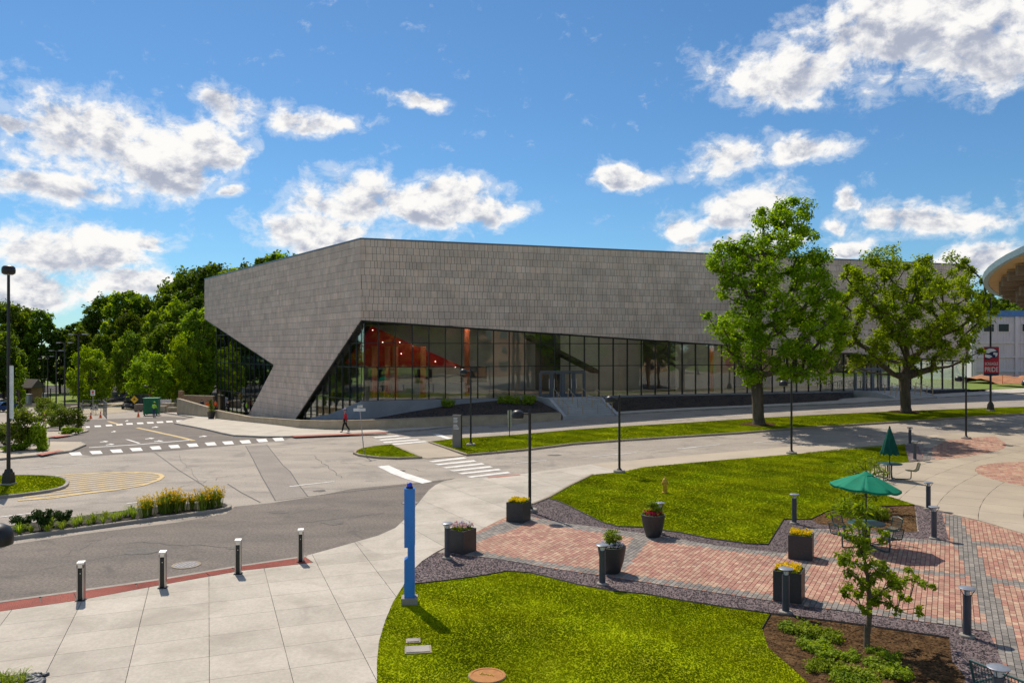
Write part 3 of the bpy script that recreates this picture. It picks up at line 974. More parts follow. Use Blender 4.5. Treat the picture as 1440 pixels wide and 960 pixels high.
near_w = ccw(P2([(-120, 878), (0, 861), (109, 845.5), (224, 824), (340, 803.5), (441, 792), (428, 783), (461.7, 773.6), (499.5, 763), (568, 797), (582, 801), (568, 823), (553, 847), (542, 873), (533, 903), (530, 933), (530, 960), (533, 1000), (540, 1060), (-120, 1060)]))
bed_px = [(-120, 966), (0, 952), (66.7, 948), (58, 968), (40, 1010), (-120, 1060)]
bed_w = ccw(P2(bed_px))
slabs(base, near_w, grid_cells((o1.x, o1.y), dirA, 1.47, 1.22, -6, 9, -12, 4), M['concrete'], TOPZ)
far_w = P2([(499.5, 763), (532.5, 753.5), (556, 742.9), (568, 732), (582, 715.7), (603, 689.7), (612, 682.5), (624.6, 676.7), (640, 674), (660, 672.7), (684, 672), (740, 666), (832, 653)] + plaza_right[:13] + [(568, 797)])
o2 = P(503, 763); p3 = P(568, 795); p4 = P(622, 678)
dirB = math.atan2(p3.y - o2.y, p3.x - o2.x) + R(0)
slabs(base, far_w, grid_cells((o2.x, o2.y), R(28), 2.25, 1.9, -2, 14, -8, 12), M['concrete'], TOPZ)
struct(strip('edge_line', [(-120, 866), (0, 847.5), (110, 832), (227, 815.4), (340, 796.4), (431, 783)], 0.16, M['kerb_concrete'], 0.036), 'flush pale concrete edge between driveway and red strip')

# red tactile strip: tiles with domes
tac_w = ccw(P2([(-120, 869), (0, 849), (110, 833), (227, 816.5), (340, 797.3), (431, 783.8), (441, 791.5), (340, 803.3), (224, 823.7), (109, 845.2), (0, 860.7), (-120, 878)]))
tac = struct(sheet('tactile_strip', tac_w, 0.012, M['concrete_joint'], 3), 'brick red tactile paving strip under the steel bollards')
A = P(0, 849); B = P(431, 783.8)
n_t = 26
top_l = resample(P2([(-120, 869), (0, 849), (110, 833), (227, 816.5), (340, 797.3), (431, 783.8)]), .05)
bot_l = resample(P2([(-120, 878), (0, 860.7), (109, 845.2), (224, 823.7), (340, 803.3), (441, 791.5)]), .05)
dm = MB()
for i in range(n_t):
    a0, a1 = i / n_t, (i + 1) / n_t - 0.012 / 1.0 * (1 / n_t)
    ti = lambda l, f: l[min(len(l) - 1, int(f * (len(l) - 1)))]
    q = [ti(top_l, a0), ti(bot_l, a0), ti(bot_l, a1), ti(top_l, a1)]
    MB().prism(q, lambda x, y: zg(x, y) + 0.005, lambda x, y: zg(x, y) + 0.032).build('tactile_tile', M['tactile'], tac)
    for u in range(10):
        for v in range(9):
            f, h_ = (u + .5) / 10, (v + .5) / 9
            tp = Vector(q[0]).lerp(Vector(q[3]), f); bp = Vector(q[1]).lerp(Vector(q[2]), f); c = tp.lerp(bp, h_)
            dm.lathe([(0.022, 0), (0.013, 0.009), (0, 0.009)], 6, (c.x, c.y, zg(c.x, c.y) + 0.032))
struct(dm.build('tactile_domes', M['tactile'], tac), None, 'stuff')
marking('tactile_patch', ZZ(5.76, 490, 560, [(1125, 643), (1390, 620), (1395, 626), (1130, 650)]), M['tactile'], 'red tactile patch at the zebra crossing', 0.037)
marking('tactile_patch', ZZ(4.235, 320, 600, [(375, 62), (700, 50), (940, 41), (960, 46), (700, 58), (400, 70)]), M['tactile'], 'long red tactile patch on the hall pavement', 0.135)
marking('tactile_patch', ZZ(5.05, 0, 500, [(255, 712), (420, 685), (455, 690), (400, 700), (300, 722)]), M['tactile'], 'red tactile patch on the left pavement corner', 0.135)
marking('tactile_patch', ZZ(5.05, 0, 500, [(340, 585), (470, 572), (505, 575), (400, 590)]), M['tactile'], 'small red tactile patch on the far left pavement', 0.135)

# ---- circle plaza on the right: concentric concrete slabs and brick fields
cp_px = [(1278.4, 650.5), (1240, 653), (1218, 664), (1213, 680), (1240, 695), (1286.5, 710), (1323, 718.5), (1345, 725), (1380, 733), (1440, 751), (1500, 770), (1600, 800), (1700, 700), (1700, 596), (1440, 603.5), (1324, 610.5), (1294, 618), (1300, 632), (1308, 648)]
cp_w = P2(cp_px)
circ = struct(sheet('circle_plaza', cp_w, 0.0, M['concrete_joint'], 3), 'tan concrete circle plaza with curved joints')
fanA_w = P2([(1309, 630.6), (1315.4, 647), (1350, 644), (1384, 638.7), (1404, 634), (1413, 629.7), (1415.6, 624.3), (1399, 613.5), (1378.6, 615.3), (1333, 619)])
bandA_w = P2(ZZ(5.54, 1180, 590, [(630, 220), (715, 225), (750, 315), (655, 320)]))
gravA_w = P2(ZZ(5.54, 1180, 590, [(510, 200), (620, 210), (655, 320), (545, 330)]))
Cc = P(1537, 674)
circB_w = [(Cc.x + 4.9 * math.cos(a), Cc.y + 4.9 * math.sin(a)) for a in np.linspace(0, 2 * math.pi, 49)[:-1]]
PC = (55.0, 7.0)
cells = []
for i in range(22):
    r0, r1 = 33.65 + i * 1.45, 33.65 + (i + 1) * 1.45
    na = 44
    for j in range(na):
        a0 = R(95) + (R(200) - R(95)) * (j + .5 * (i % 2)) / na; a1 = a0 + (R(105)) / na
        cells.append([(PC[0] + r * math.cos(a), PC[1] + r * math.sin(a)) for r, a in ((r0, a0), (r1, a0), (r1, a1), (r0, a1))])
slabs(circ, cp_w, cells, M['concrete_tan'], 0.03, joint=0.009)

# far pavement strip along the road, right of the plaza
struct(sheet('pavement', P2([(832, 652.5), (960, 641), (1080, 631), (1147, 624.5), (1237, 619.5), (1324, 610), (1296, 619), (1275, 625.5), (1132, 637.5), (1040, 645), (960, 652), (905, 657), (872, 664.5)]), 0.024, M['concrete_tan'], 1.5), 'tan pavement between the road and the lawn')

# ---- pavers
AV = math.atan2(-0.485, 0.875)
PU = (math.cos(AV), math.sin(AV)); PV = (-PU[1], PU[0])
main_brick = [(667, 750), (690, 738), (710, 728), (728, 719), (735, 723), (757, 729.5), (800, 736.7), (850, 743), (900, 750), (960, 759.5), (1005, 767), (1076, 776), (1103, 778.5), (1110, 776), (1122, 744.5), (1147, 744), (1170, 744.5), (1252, 755), (1335, 762), (1324.5, 721), (1345, 725.6), (1380, 734), (1440, 751.5), (1500, 770.5), (1600, 801), (1600, 1060), (1472, 1060), (1420, 960), (1406, 924), (1391, 889), (1335, 880), (1222, 864.5), (1147, 855), (1087, 846), (1020, 836), (960, 827.5), (847, 810), (780, 800.5), (693, 785.5), (667, 783.5), (640, 779.5), (628, 777), (640, 763)]
bx = ZZ(2.667, 960, 600, [(975, 330), (1060, 540), (1140, 740), (1190, 870), (1270, 1000), (1340, 1060), (1420, 1060), (1350, 1000), (1280, 880), (1200, 690), (1120, 500), (1035, 335)])
greys = [P2(bx),
         P2([(628, 777), (667, 783.5), (780, 800.5), (960, 827.5), (1391, 889), (1388, 878), (1260, 861), (960, 819.5), (780, 793.5), (690, 779), (640, 768)]),
         P2([(655, 758), (672, 763), (757, 731.5), (735, 723)]), P2([(645, 765), (660, 771), (672, 763), (655, 757)]),
         P2([(757, 729.5), (900, 750), (1103, 778.5), (1100, 785), (890, 757), (745, 735)]),
         P2([(893, 755), (914, 757.5), (879, 803), (858, 800)]), P2([(1122, 744), (1147, 744), (1152, 748), (1139, 790), (1130, 845), (1119, 843), (1128, 790)]),
         P2([(1147, 744), (1252, 755), (1335, 762), (1336, 767), (1250, 760), (1147, 749)]), P2([(1140, 787), (1160, 783), (1250, 798), (1355, 808), (1357, 813), (1250, 804), (1160, 790)]),
         P2([(1365, 761), (1440, 769), (1560, 780), (1560, 792), (1440, 776), (1368, 767)]), P2([(1390, 812), (1440, 820), (1560, 838), (1560, 850), (1440, 828), (1393, 820)])]
REDS = [(0.385, 0.20, 0.14), (0.42, 0.245, 0.168), (0.365, 0.175, 0.125), (0.43, 0.27, 0.185), (0.40, 0.215, 0.15), (0.34, 0.16, 0.12), (0.45, 0.295, 0.205)]
GREYS = [(0.20, 0.18, 0.16), (0.235, 0.21, 0.185), (0.17, 0.155, 0.14), (0.255, 0.23, 0.20)]


def pave(name, poly, label, su, sv, greyz=(), ncount=300, key=None, top=0.03, allred=False):
    poly = ccw(poly)
    root = struct(sheet(name, poly, 0.002, M['concrete_joint'], 3), label)
    xs = [p[0] * PU[0] + p[1] * PU[1] for p in poly]; ys = [p[0] * PV[0] + p[1] * PV[1] for p in poly]
    pieces = []
    i0, i1 = int(min(xs) / su) - 1, int(max(xs) / su) + 1
    j0, j1 = int(min(ys) / sv) - 1, int(max(ys) / sv) + 1
    jn = 0.007
    for i in range(i0, i1 + 1):
        for j in range(j0, j1 + 1):
            sh = 0.5 * sv * (i % 2)
            a, b = i * su, j * sv + sh
            cu, cv = a + su / 2, b + sv / 2
            cx, cy = cu * PU[0] + cv * PV[0], cu * PU[1] + cv * PV[1]
            if cy > 6 and abs(cx / cy) > 0.74: continue
            w = [(u * PU[0] + v * PV[0], u * PU[1] + v * PV[1]) for u, v in ((a + jn, b + jn), (a + su - jn, b + jn), (a + su - jn, b + sv - jn), (a + jn, b + sv - jn))]
            ins = [inside(p, poly) for p in w]
            if not any(ins):
                if not inside((cx, cy), poly): continue
            q = w if all(ins) else clip(poly, ccw(w))
            if not q or area(q) < su * sv * 0.15: continue
            gz = any(inside((cx, cy), z) for z in greyz)
            c = rng.choice(GREYS if gz else REDS)
            k = rng.uniform(0.88, 1.1)
            pieces.append((cy if (cy > 12.2 and abs(cx / cy) < .66) else 1000 + cy, q, tuple(v * k for v in c)))
    pieces.sort(key=lambda p: p[0])
    allm = MB(); cols = []
    for n, (k, q, c) in enumerate(pieces):
        dz = rng.uniform(-.002, .002)
        mb = MB() if n < ncount else allm
        nf = len(mb.f)
        mb.prism(q, lambda x, y: zg(x, y) + 0.004, lambda x, y: zg(x, y) + top + dz)
        if n < ncount:
            me = mb.mesh('paver'); set_piece(me, [c] * len(me.polygons)); link('paver', me, M['pavers'], root)
        else: cols += [c] * (len(mb.f) - nf)
    if allm.f:
        me = allm.mesh('paver_field'); set_piece(me, cols)
        struct(link('paver_field', me, M['pavers'], root), None, 'stuff')
    return root


pave('brick_walkway', P2(main_brick), 'red and grey brick paver walkway with darker bands', 0.125, 0.23, greys, 300)
pave('brick_fan', fanA_w, 'leaf-shaped red brick field in the tan concrete', 0.17, 0.30, [], 0, top=0.036)
pave('brick_fan', bandA_w, 'grey paver band beside the leaf-shaped brick field', 0.22, 0.36, [bandA_w], 0, top=0.036)
pave('brick_circle', circB_w, 'round red brick field in the tan concrete', 0.17, 0.30, [], 0, top=0.036)


# ---- loose gravel and mulch, scattered stones as stuff
def scatter_stones(name, poly, n, rmin, rmax, m, off, flat=0.6, parent=None, zfun=None, elong=1.0):
    poly = ccw(poly)
    xs = [p[0] for p in poly]; ys = [p[1] for p in poly]
    V, Fc = [], []
    tri = [(0, 1, 2), (0, 2, 3), (0, 3, 4), (0, 4, 1), (5, 2, 1), (5, 3, 2), (5, 4, 3), (5, 1, 4)]
    got = 0; tries = 0
    zf = zfun or zg
    while got < n and tries < n * 12:
        tries += 1
        x, y = rng.uniform(min(xs), max(xs)), rng.uniform(min(ys), max(ys))
        if not inside((x, y), poly): continue
        got += 1
        r = rng.uniform(rmin, rmax); a = rng.uniform(0, 6.28); e = r * rng.uniform(1, elong)
        z = zf(x, y) + off + r * flat * rng.uniform(-.1, .45)
        o = len(V)
        V.append((x, y, z + r * flat))
        for k in range(4):
            q = a + k * math.pi / 2 + rng.uniform(-.3, .3); rr = (e if k % 2 == 0 else r) * rng.uniform(.75, 1.15)
            V.append((x + rr * math.cos(q), y + rr * math.sin(q), z + rng.uniform(-.2, .2) * r))
        V.append((x, y, z - r * flat))
        Fc += [tuple(o + i for i in t) for t in tri]
    return MB().add(V, Fc).build(name, m, parent)


grav1_px = [(582, 822), (583, 801), (593, 790), (613, 777), (628, 777), (640, 779.5), (667, 783.5), (693, 785.5), (780, 800.5), (847, 810), (960, 827.5), (1020, 836), (1087, 846), (1147, 855), (1222, 864.5), (1335, 880), (1391, 889), (1406, 924), (1420, 960), (1472, 1060), (1357, 1060), (1357, 975), (1357, 952), (1339, 930), (1335, 898), (1222, 881), (1136, 870), (1084, 864), (1035, 857), (960, 845.5), (913, 837), (863, 832), (813, 823), (770, 812), (743, 806), (713, 804), (680, 810), (630, 817), (583, 822)]
grav1 = P2(grav1_px[:-1])
struct(sheet('gravel_bed', grav1, 0.012, M['gravel'], 1.5), 'purple grey gravel strip along the near edge of the brick walkway')
struct(scatter_stones('gravel', grav1, 9000, .012, .032, M['gravel'], 0.012), 'loose purple grey gravel in the near strip', 'stuff')
grav2_px = [(728, 719), (747, 710), (770, 701), (785, 705), (800, 711.7), (823, 723), (847, 735), (870, 741), (903, 741.7), (960, 750), (997, 757.5), (1050, 765), (1080, 766.5), (1102.5, 730.5), (1140, 731), (1144, 729.5), (1152, 737), (1170, 739.5), (1172, 745), (1147, 744), (1122, 744.5), (1110, 776), (1103, 778.5), (1076, 776), (1005, 767), (960, 759.5), (900, 750), (850, 743), (800, 736.7), (757, 729.5), (735, 723)]
grav2 = P2(grav2_px)
struct(sheet('gravel_bed', grav2, 0.012, M['gravel'], 1.5), 'purple grey gravel strip between the brick walkway and the middle lawn')
struct(scatter_stones('gravel', grav2, 3500, .014, .035, M['gravel'], 0.012), 'loose purple grey gravel beside the middle lawn', 'stuff')
grav3 = P2([(1286.5, 710), (1324.5, 721), (1335, 762), (1252, 755), (1170, 745), (1170, 739), (1252, 748), (1290, 748.5), (1292, 746)])
struct(sheet('gravel_bed', grav3, 0.012, M['gravel'], 1.5), 'gravel strip beside the umbrella table mulch bed')
struct(scatter_stones('gravel', grav3, 1500, .014, .035, M['gravel'], 0.012), 'loose gravel beside the umbrella table', 'stuff')
struct(sheet('gravel_bed', gravA_w, 0.034, M['gravel'], 1.5), 'small gravel patch beside the two far bollards')
mul1 = P2([(1084, 864), (1136, 870), (1222, 881), (1335, 898), (1339, 930), (1357, 952), (1357, 975), (1357, 1060), (1200, 1060), (1136, 960), (1110, 937), (1080, 911), (1072, 885)])
struct(sheet('mulch_bed', mul1, 0.014, M['mulch'], 1.0), 'brown mulch bed around the young tree')
struct(scatter_stones('mulch_chips', mul1, 5000, .012, .03, M['mulch'], 0.014, .4, elong=2.2), 'loose wood chips around the young tree', 'stuff')
mul2 = P2([(1140, 731), (1162, 720), (1190, 714), (1222, 713), (1286, 711), (1290, 748), (1252, 748), (1170, 739), (1152, 737)])
struct(sheet('mulch_bed', mul2, 0.014, M['mulch'], 1.0), 'brown mulch bed behind the umbrella table')
struct(scatter_stones('mulch_chips', mul2, 1600, .012, .03, M['mulch'], 0.014, .4, elong=2.2), 'loose wood chips behind the umbrella table', 'stuff')
bed = struct(sheet('pebble_bed', bed_w, 0.033, M['mulch_dark'], 1.0), 'small dark pebble bed cut into the plaza')
for _ in range(60):
    x, y = None, None
    for _t in range(50):
        p = P(rng.uniform(-10, 66), rng.uniform(948, 968))
        if inside((p.x, p.y), bed_w): x, y = p.x, p.y; break
    if x is None: continue
    r = rng.uniform(.04, .075)
    o = MB().ball((0, 0, 0), r, 8, 5, .55).build('pebble', M['pebble'], bed, True)
    o.location = (x, y, zg(x, y) + .04 + r * .25); o.rotation_euler = (0, 0, rng.uniform(0, 3)); o.scale = (1.3, .85, 1)


# ---- lawns with real blades
def grass_group():
    t = bpy.data.node_groups.new('grass_scatter', 'GeometryNodeTree')
    t.interface.new_socket('Geometry', in_out='INPUT', socket_type='NodeSocketGeometry')
    t.interface.new_socket('Density', in_out='INPUT', socket_type='NodeSocketFloat')
    t.interface.new_socket('Height', in_out='INPUT', socket_type='NodeSocketFloat')
    t.interface.new_socket('Material', in_out='INPUT', socket_type='NodeSocketMaterial')
    t.interface.new_socket('Geometry', in_out='OUTPUT', socket_type='NodeSocketGeometry')
    n = t.nodes; l = t.links
    gi = n.new('NodeGroupInput'); go = n.new('NodeGroupOutput')
    dp = n.new('GeometryNodeDistributePointsOnFaces'); l.new(gi.outputs[0], dp.inputs['Mesh']); l.new(gi.outputs['Density'], dp.inputs['Density'])
    jn = n.new('GeometryNodeJoinGeometry')
    rr = random.Random(3)
    for k in range(6):
        c = n.new('GeometryNodeMeshCone'); c.fill_type = 'NONE'
        c.inputs['Vertices'].default_value = 3; c.inputs['Radius Top'].default_value = 0.0
        c.inputs['Radius Bottom'].default_value = 0.16; c.inputs['Depth'].default_value = 1.0
        tr = n.new('GeometryNodeTransform')
        l.new(c.outputs[0], tr.inputs[0])
        tr.inputs['Translation'].default_value = (rr.uniform(-.55, .55), rr.uniform(-.55, .55), 0)
        tr.inputs['Rotation'].default_value = (rr.uniform(-.6, .6), rr.uniform(-.6, .6), rr.uniform(0, 6))
        l.new(tr.outputs[0], jn.inputs[0])
    sm = n.new('GeometryNodeSetMaterial'); l.new(jn.outputs[0], sm.inputs[0]); l.new(gi.outputs['Material'], sm.inputs['Material'])
    ip = n.new('GeometryNodeInstanceOnPoints'); l.new(dp.outputs['Points'], ip.inputs['Points']); l.new(sm.outputs[0], ip.inputs['Instance'])
    rv = n.new('FunctionNodeRandomValue'); rv.data_type = 'FLOAT_VECTOR'
    rv.inputs[0].default_value = (-.12, -.12, 0); rv.inputs[1].default_value = (.12, .12, 6.28)
    l.new(rv.outputs[0], ip.inputs['Rotation'])
    rs = n.new('FunctionNodeRandomValue'); rs.data_type = 'FLOAT'
    rs.inputs[2].default_value = .7; rs.inputs[3].default_value = 1.25
    mm = n.new('ShaderNodeMath'); mm.operation = 'MULTIPLY'; l.new(rs.outputs[1], mm.inputs[0]); l.new(gi.outputs['Height'], mm.inputs[1])
    l.new(mm.outputs[0], ip.inputs['Scale'])
    l.new(ip.outputs[0], go.inputs[0])
    return t


GG = grass_group()


def lawn(poly, off, density, h, label, zfun=None):
    o = sheet('lawn', poly, off, M['grass_ground'], 1.5, zfun=zfun)
    struct(o, label)
    gobj = link('grass', o.data.copy(), M['grass_blade'])
    md = gobj.modifiers.new('scatter', 'NODES'); md.node_group = GG
    ids = {s_.name: s_.identifier for s_ in GG.interface.items_tree if s_.in_out == 'INPUT'}
    md[ids['Density']] = float(density); md[ids['Height']] = float(h); md[ids['Material']] = M['grass_blade']
    struct(gobj, 'short grass blades of the ' + label, 'stuff')
    return o


lawn1_px = [(540, 1060), (533, 1000), (530, 960), (530, 933), (533, 903), (542, 873), (553, 847), (568, 823), (583, 822), (630, 817), (680, 810), (713, 804), (743, 806), (770, 812), (813, 823), (863, 832), (913, 837), (960, 845.5), (1035, 857), (1084, 864), (1072, 885), (1080, 911), (1110, 937), (1136, 960), (1200, 1060)]
lawn1 = P2(lawn1_px)
lawn(lawn1, 0.02, 1500, 0.019, 'front lawn beside the blue emergency phone')
lawn2_px = [(770, 701), (800, 684), (833, 668), (872, 664.5), (905, 657), (960, 652), (1040, 645), (1132, 637.5), (1134, 636.5), (1200, 629.5), (1272, 624.3), (1278.4, 650.5), (1240, 653), (1218, 664), (1213, 680), (1240, 695), (1286.5, 710), (1286, 711), (1222, 713), (1190, 714), (1162, 720), (1140, 731), (1102.5, 730.5), (1080, 766.5), (1050, 765), (997, 757.5), (960, 750), (903, 741.7), (870, 741), (847, 735), (823, 723), (800, 711.7), (785, 705)]
lawn2 = P2(lawn2_px)
lawn(lawn2, 0.02, 620, 0.027, 'middle lawn around the yellow hydrant')
# black edging along gravel and lawn, dug-in strip
for pts in (lawn1_px[7:21], [(870, 741), (903, 741.7), (960, 750), (997, 757.5), (1050, 765), (1080, 766.5), (1102.5, 730.5), (1140, 731), (1162, 720), (1190, 714), (1222, 713), (1286, 711)], [(770, 701), (785, 705), (800, 711.7), (823, 723), (847, 735), (870, 741)],
            [(1084, 864), (1136, 870), (1222, 881), (1335, 898)]):
    struct(sweep('lawn_edging', P2(pts), 0.035, 0.05, M['edging'], step=.6), 'thin black edging between lawn and gravel')
struct(sweep('kerb', P2([(833, 667.5), (800, 683.5), (770, 700.5), (748, 709.5)]), 0.14, 0.06, M['kerb_tan'], step=.8), 'low kerb between the plaza and the middle lawn')


# ---- kerbed islands
def island(px, label, kind='grass', kerbm='kerb_concrete', h=0.13, round_it=1, density=320, bh=0.034, inset=0.12, world_poly=None):
    w = world_poly or rounded(P2(px, 0.0), round_it)
    w = ccw(w)
    struct(sweep('kerb', w, 0.16, h, M[kerbm], True, -0.05, step=.8), 'kerb around ' + label)
    if kind == 'grass': lawn(w, h - 0.03, density, bh, label)
    elif kind: struct(sheet('planting_bed', w, h - 0.025, M[kind], 1.0), label)
    return w


med_tip = ZZ(5.76, 490, 560, [(48, 452), (62, 436), (100, 418), (200, 399), (350, 384), (470, 437), (590, 487), (400, 494), (250, 489), (160, 478), (90, 468)])
island(med_tip, 'small grass tip of the median by the street sign', kerbm='kerb_tan', round_it=0)
med_main = [(604, 623), (640, 618.5), (720, 613.5), (805, 606), (880, 601), (960, 596.5), (1060, 590), (1160, 584.5), (1300, 578.5), (1440, 573.5), (1560, 570), (1560, 578.5), (1440, 583), (1300, 592), (1160, 601), (1120, 603.5), (1040, 610), (960, 615), (880, 620), (805, 625.5), (740, 633.5), (657, 641)]
island(med_main, 'long grass median under the two large trees', kerbm='kerb_tan', round_it=0)
struct(sheet('crossing_pad', P2(ZZ(5.76, 490, 560, [(352, 384), (655, 363), (942, 468), (640, 490), (592, 486)])), 0.03, M['concrete_tan'], 1.0), 'tan concrete crossing pad through the median')
isl_l = [(-160, 712), (0, 701), (60, 694), (88, 688), (96, 681), (92, 675), (75, 671.5), (40, 670.5), (0, 671), (-160, 674)]
island(isl_l, 'grass island around the tall lamp post', kerbm='kerb_concrete', round_it=1)
med_fl = [(-160, 785), (17, 759), (120, 745), (220, 731.5), (290, 722.5), (316, 718.5), (324.5, 714.5), (318, 710.5), (300, 709), (240, 714), (160, 723), (60, 737), (0, 745), (-160, 768)]
flower_bed_w = island(med_fl, 'planted median strip beside the driveway', 'mulch_dark', 'kerb_concrete', round_it=1)


def pavement(px, label, m='concrete', h=0.12, world_poly=None, kerb=True):
    w = world_poly or P2(px)
    me = sheet_mesh(w, h, 1.5)
    o = struct(link('pavement', me, M[m], None, True), label)
    if kerb: struct(sweep('kerb', w, 0.16, h + 0.006, M['kerb_concrete'], True, -0.05, step=1.0), 'kerb of the ' + label)
    return o


# pavement in front of the hall: corner apron (left) then along the street to the right
apron = [(232, 581), (246, 583), (275, 588), (262, 591), (246, 596), (285, 603.5), (312, 610), (330, 613.5), (372, 615.3), (420, 615), (480, 612), (540, 609), (600, 604.5), (660, 598), (740, 592.5), (800, 588), (830, 585.5), (960, 578), (1120, 571), (1200, 568), (1330, 559), (1440, 553), (1560, 547),
         (1560, 541), (1440, 547), (1330, 552.5), (1200, 561), (1120, 566), (960, 573), (830, 580), (789, 583), (740, 590), (640, 596), (560, 600), (490, 603), (420, 600), (349, 592), (302, 587), (292, 585.5), (250, 581)]
pavement(apron, 'pale pavement in front of the hall')
pavement([(-160, 640), (0, 632), (68, 630), (70, 623), (113, 623.5), (119.5, 627), (98, 636), (51.5, 642), (0, 647), (-160, 655)], 'pale pavement corner on the left', 'concrete_tan')
pavement([(54, 608), (87, 607), (88, 601), (119, 601), (123, 607), (99, 613.5), (69, 617), (54, 616)], 'small pavement island with lamp post on the left', 'concrete_tan')
pavement([(-160, 606), (0, 600), (59, 597), (80, 595.5), (88, 598), (60, 603), (0, 607), (-160, 613)], 'far pavement strip on the left', 'concrete_tan')
struct(sheet('lawn', P2([(30, 552), (140, 551), (108, 566), (60, 567)]), -0.1, M['field_ground'], 4), 'bright strip of grass before the wood')
struct(sheet('wood_floor', [(-150, 112), (-112, 112), (-92, 128), (-70, 127), (-30, 122), (-18, 124), (-18, 215), (-150, 215)], -0.12, M['mulch_dark'], 6), 'floor of the wood with the shade under the trees put into its dark colour')  # dark sheet carries the shade under the trees in its colour
struct(sheet('building_site', P2([(80, 590), (190, 577), (245, 577), (250, 566), (200, 563), (100, 571)]), 0.02, M['sandy'], 3), 'sandy building site ground behind the green skip')

# covers set into the ground
mb = MB().lathe([(0.0, 0.0), (0.36, 0.0)], 32)
c = P(262, 794.5)
mh = empty('manhole_cover', (c.x, c.y, zg(c.x, c.y) + 0.008), 0)
tag(mh, 'round pale manhole cover in the dark driveway', 'manhole cover')
MB().lathe([(.40, 0), (.40, .012), (.345, .012), (.34, .004)], 36).build('rim', M['kerb_tan'], mh)
MB().lathe([(.34, 0.0), (.34, .006), (0, .006)], 36).build('lid', M['cast_iron'], mh)
st = MB()
for i in range(-5, 6):
    for j in range(-5, 6):
        if math.hypot(i, j) * .062 < .31 and (i + j) % 2 == 0: st.box((i * .062, j * .062, .010), (.05, .05, .008), .785)
st.build('studs', M['steel'], mh)
c = P(577, 707)
o = empty('drain_cover', (c.x, c.y, zg(c.x, c.y) + .008)); tag(o, 'small grey drain cover near the plaza curve', 'drain cover')
MB().lathe([(.33, 0), (.33, .01), (0, .014)], 28).build('lid', M['cast_iron'], o); MB().lathe([(.37, 0), (.37, .008), (.335, .008)], 28).build('rim', M['tar'], o)
c = P(685, 952)
o = empty('utility_cover', (c.x, c.y, .022)); tag(o, 'round rust coloured cover sunk in the front lawn', 'cover')
MB().lathe([(.35, -.05), (.35, .03), (.30, .03), (.295, .022), (0, .026)], 36).build('lid', M['rust_cover'], o)
MB().lathe([(.36, -.05), (.36, .02), (.352, .02)], 36).build('rim', M['kerb_concrete'], o)
tm = text_mesh('Drain', .13, .004)
t_ = link('lettering', tm, M['hydrant_yellow'], o); t_.location = (0, .02, .032); t_.rotation_euler = (0, 0, R(-18))
for (x, y, w_, l_, lab) in [(588, 915, .50, .36, 'square white utility box lid in the front lawn'), (581, 902.5, .26, .2, 'small grey stone in the front lawn')]:
    c = P(x, y)
    o = empty('utility_box', (c.x, c.y, .0)); tag(o, lab, 'utility box')
    bx_ = MB().box((0, 0, 0.02), (w_, l_, .08), R(8)).build('lid', M['kerb_concrete'], o)
    bv = bx_.modifiers.new('edge', 'BEVEL'); bv.width = .02; bv.segments = 2
    MB().box((0, 0, 0.0), (w_ + .05, l_ + .05, .08), R(8)).build('frame', M['kerb_tan'], o)
# ------------------------------------------------------------------ the stone hall
ZR = CAMZ + (HZ - 336) / F * 68.0
TR = on_facade(1363, 373, ER_, NR_)[0]
TL = on_facade(288, 393, EL_, NL_)[0]
hall = empty('hall', (C0[0], C0[1], 0.0))
tag(hall, 'large angular hall clad in brown grey stone panels over a glass ground floor', 'building')
HO = Vector((C0[0], C0[1], 0.0))
def hr(t, n, z): return fr(t, n, z) - HO
def hl(t, n, z): return fl(t, n, z) - HO

left_px = [(288, 448), (386, 513), (343, 596), (409, 599), (508, 450)]
left_poly = [(TL, ZR)] + [on_facade(x, y, EL_, NL_) for x, y in left_px[:4]] + [(0.0, zat(450, 68.0)), (0.0, ZR)]
ZS0 = zat(450, 68.0)
ts, zs = on_facade(1025, 485, ER_, NR_)
SS = (zs - ZS0) / ts
def soff(t): return ZS0 + SS * t
right_poly = [(0, ZR), (0, ZS0), (TR, soff(TR)), (TR, ZR)]


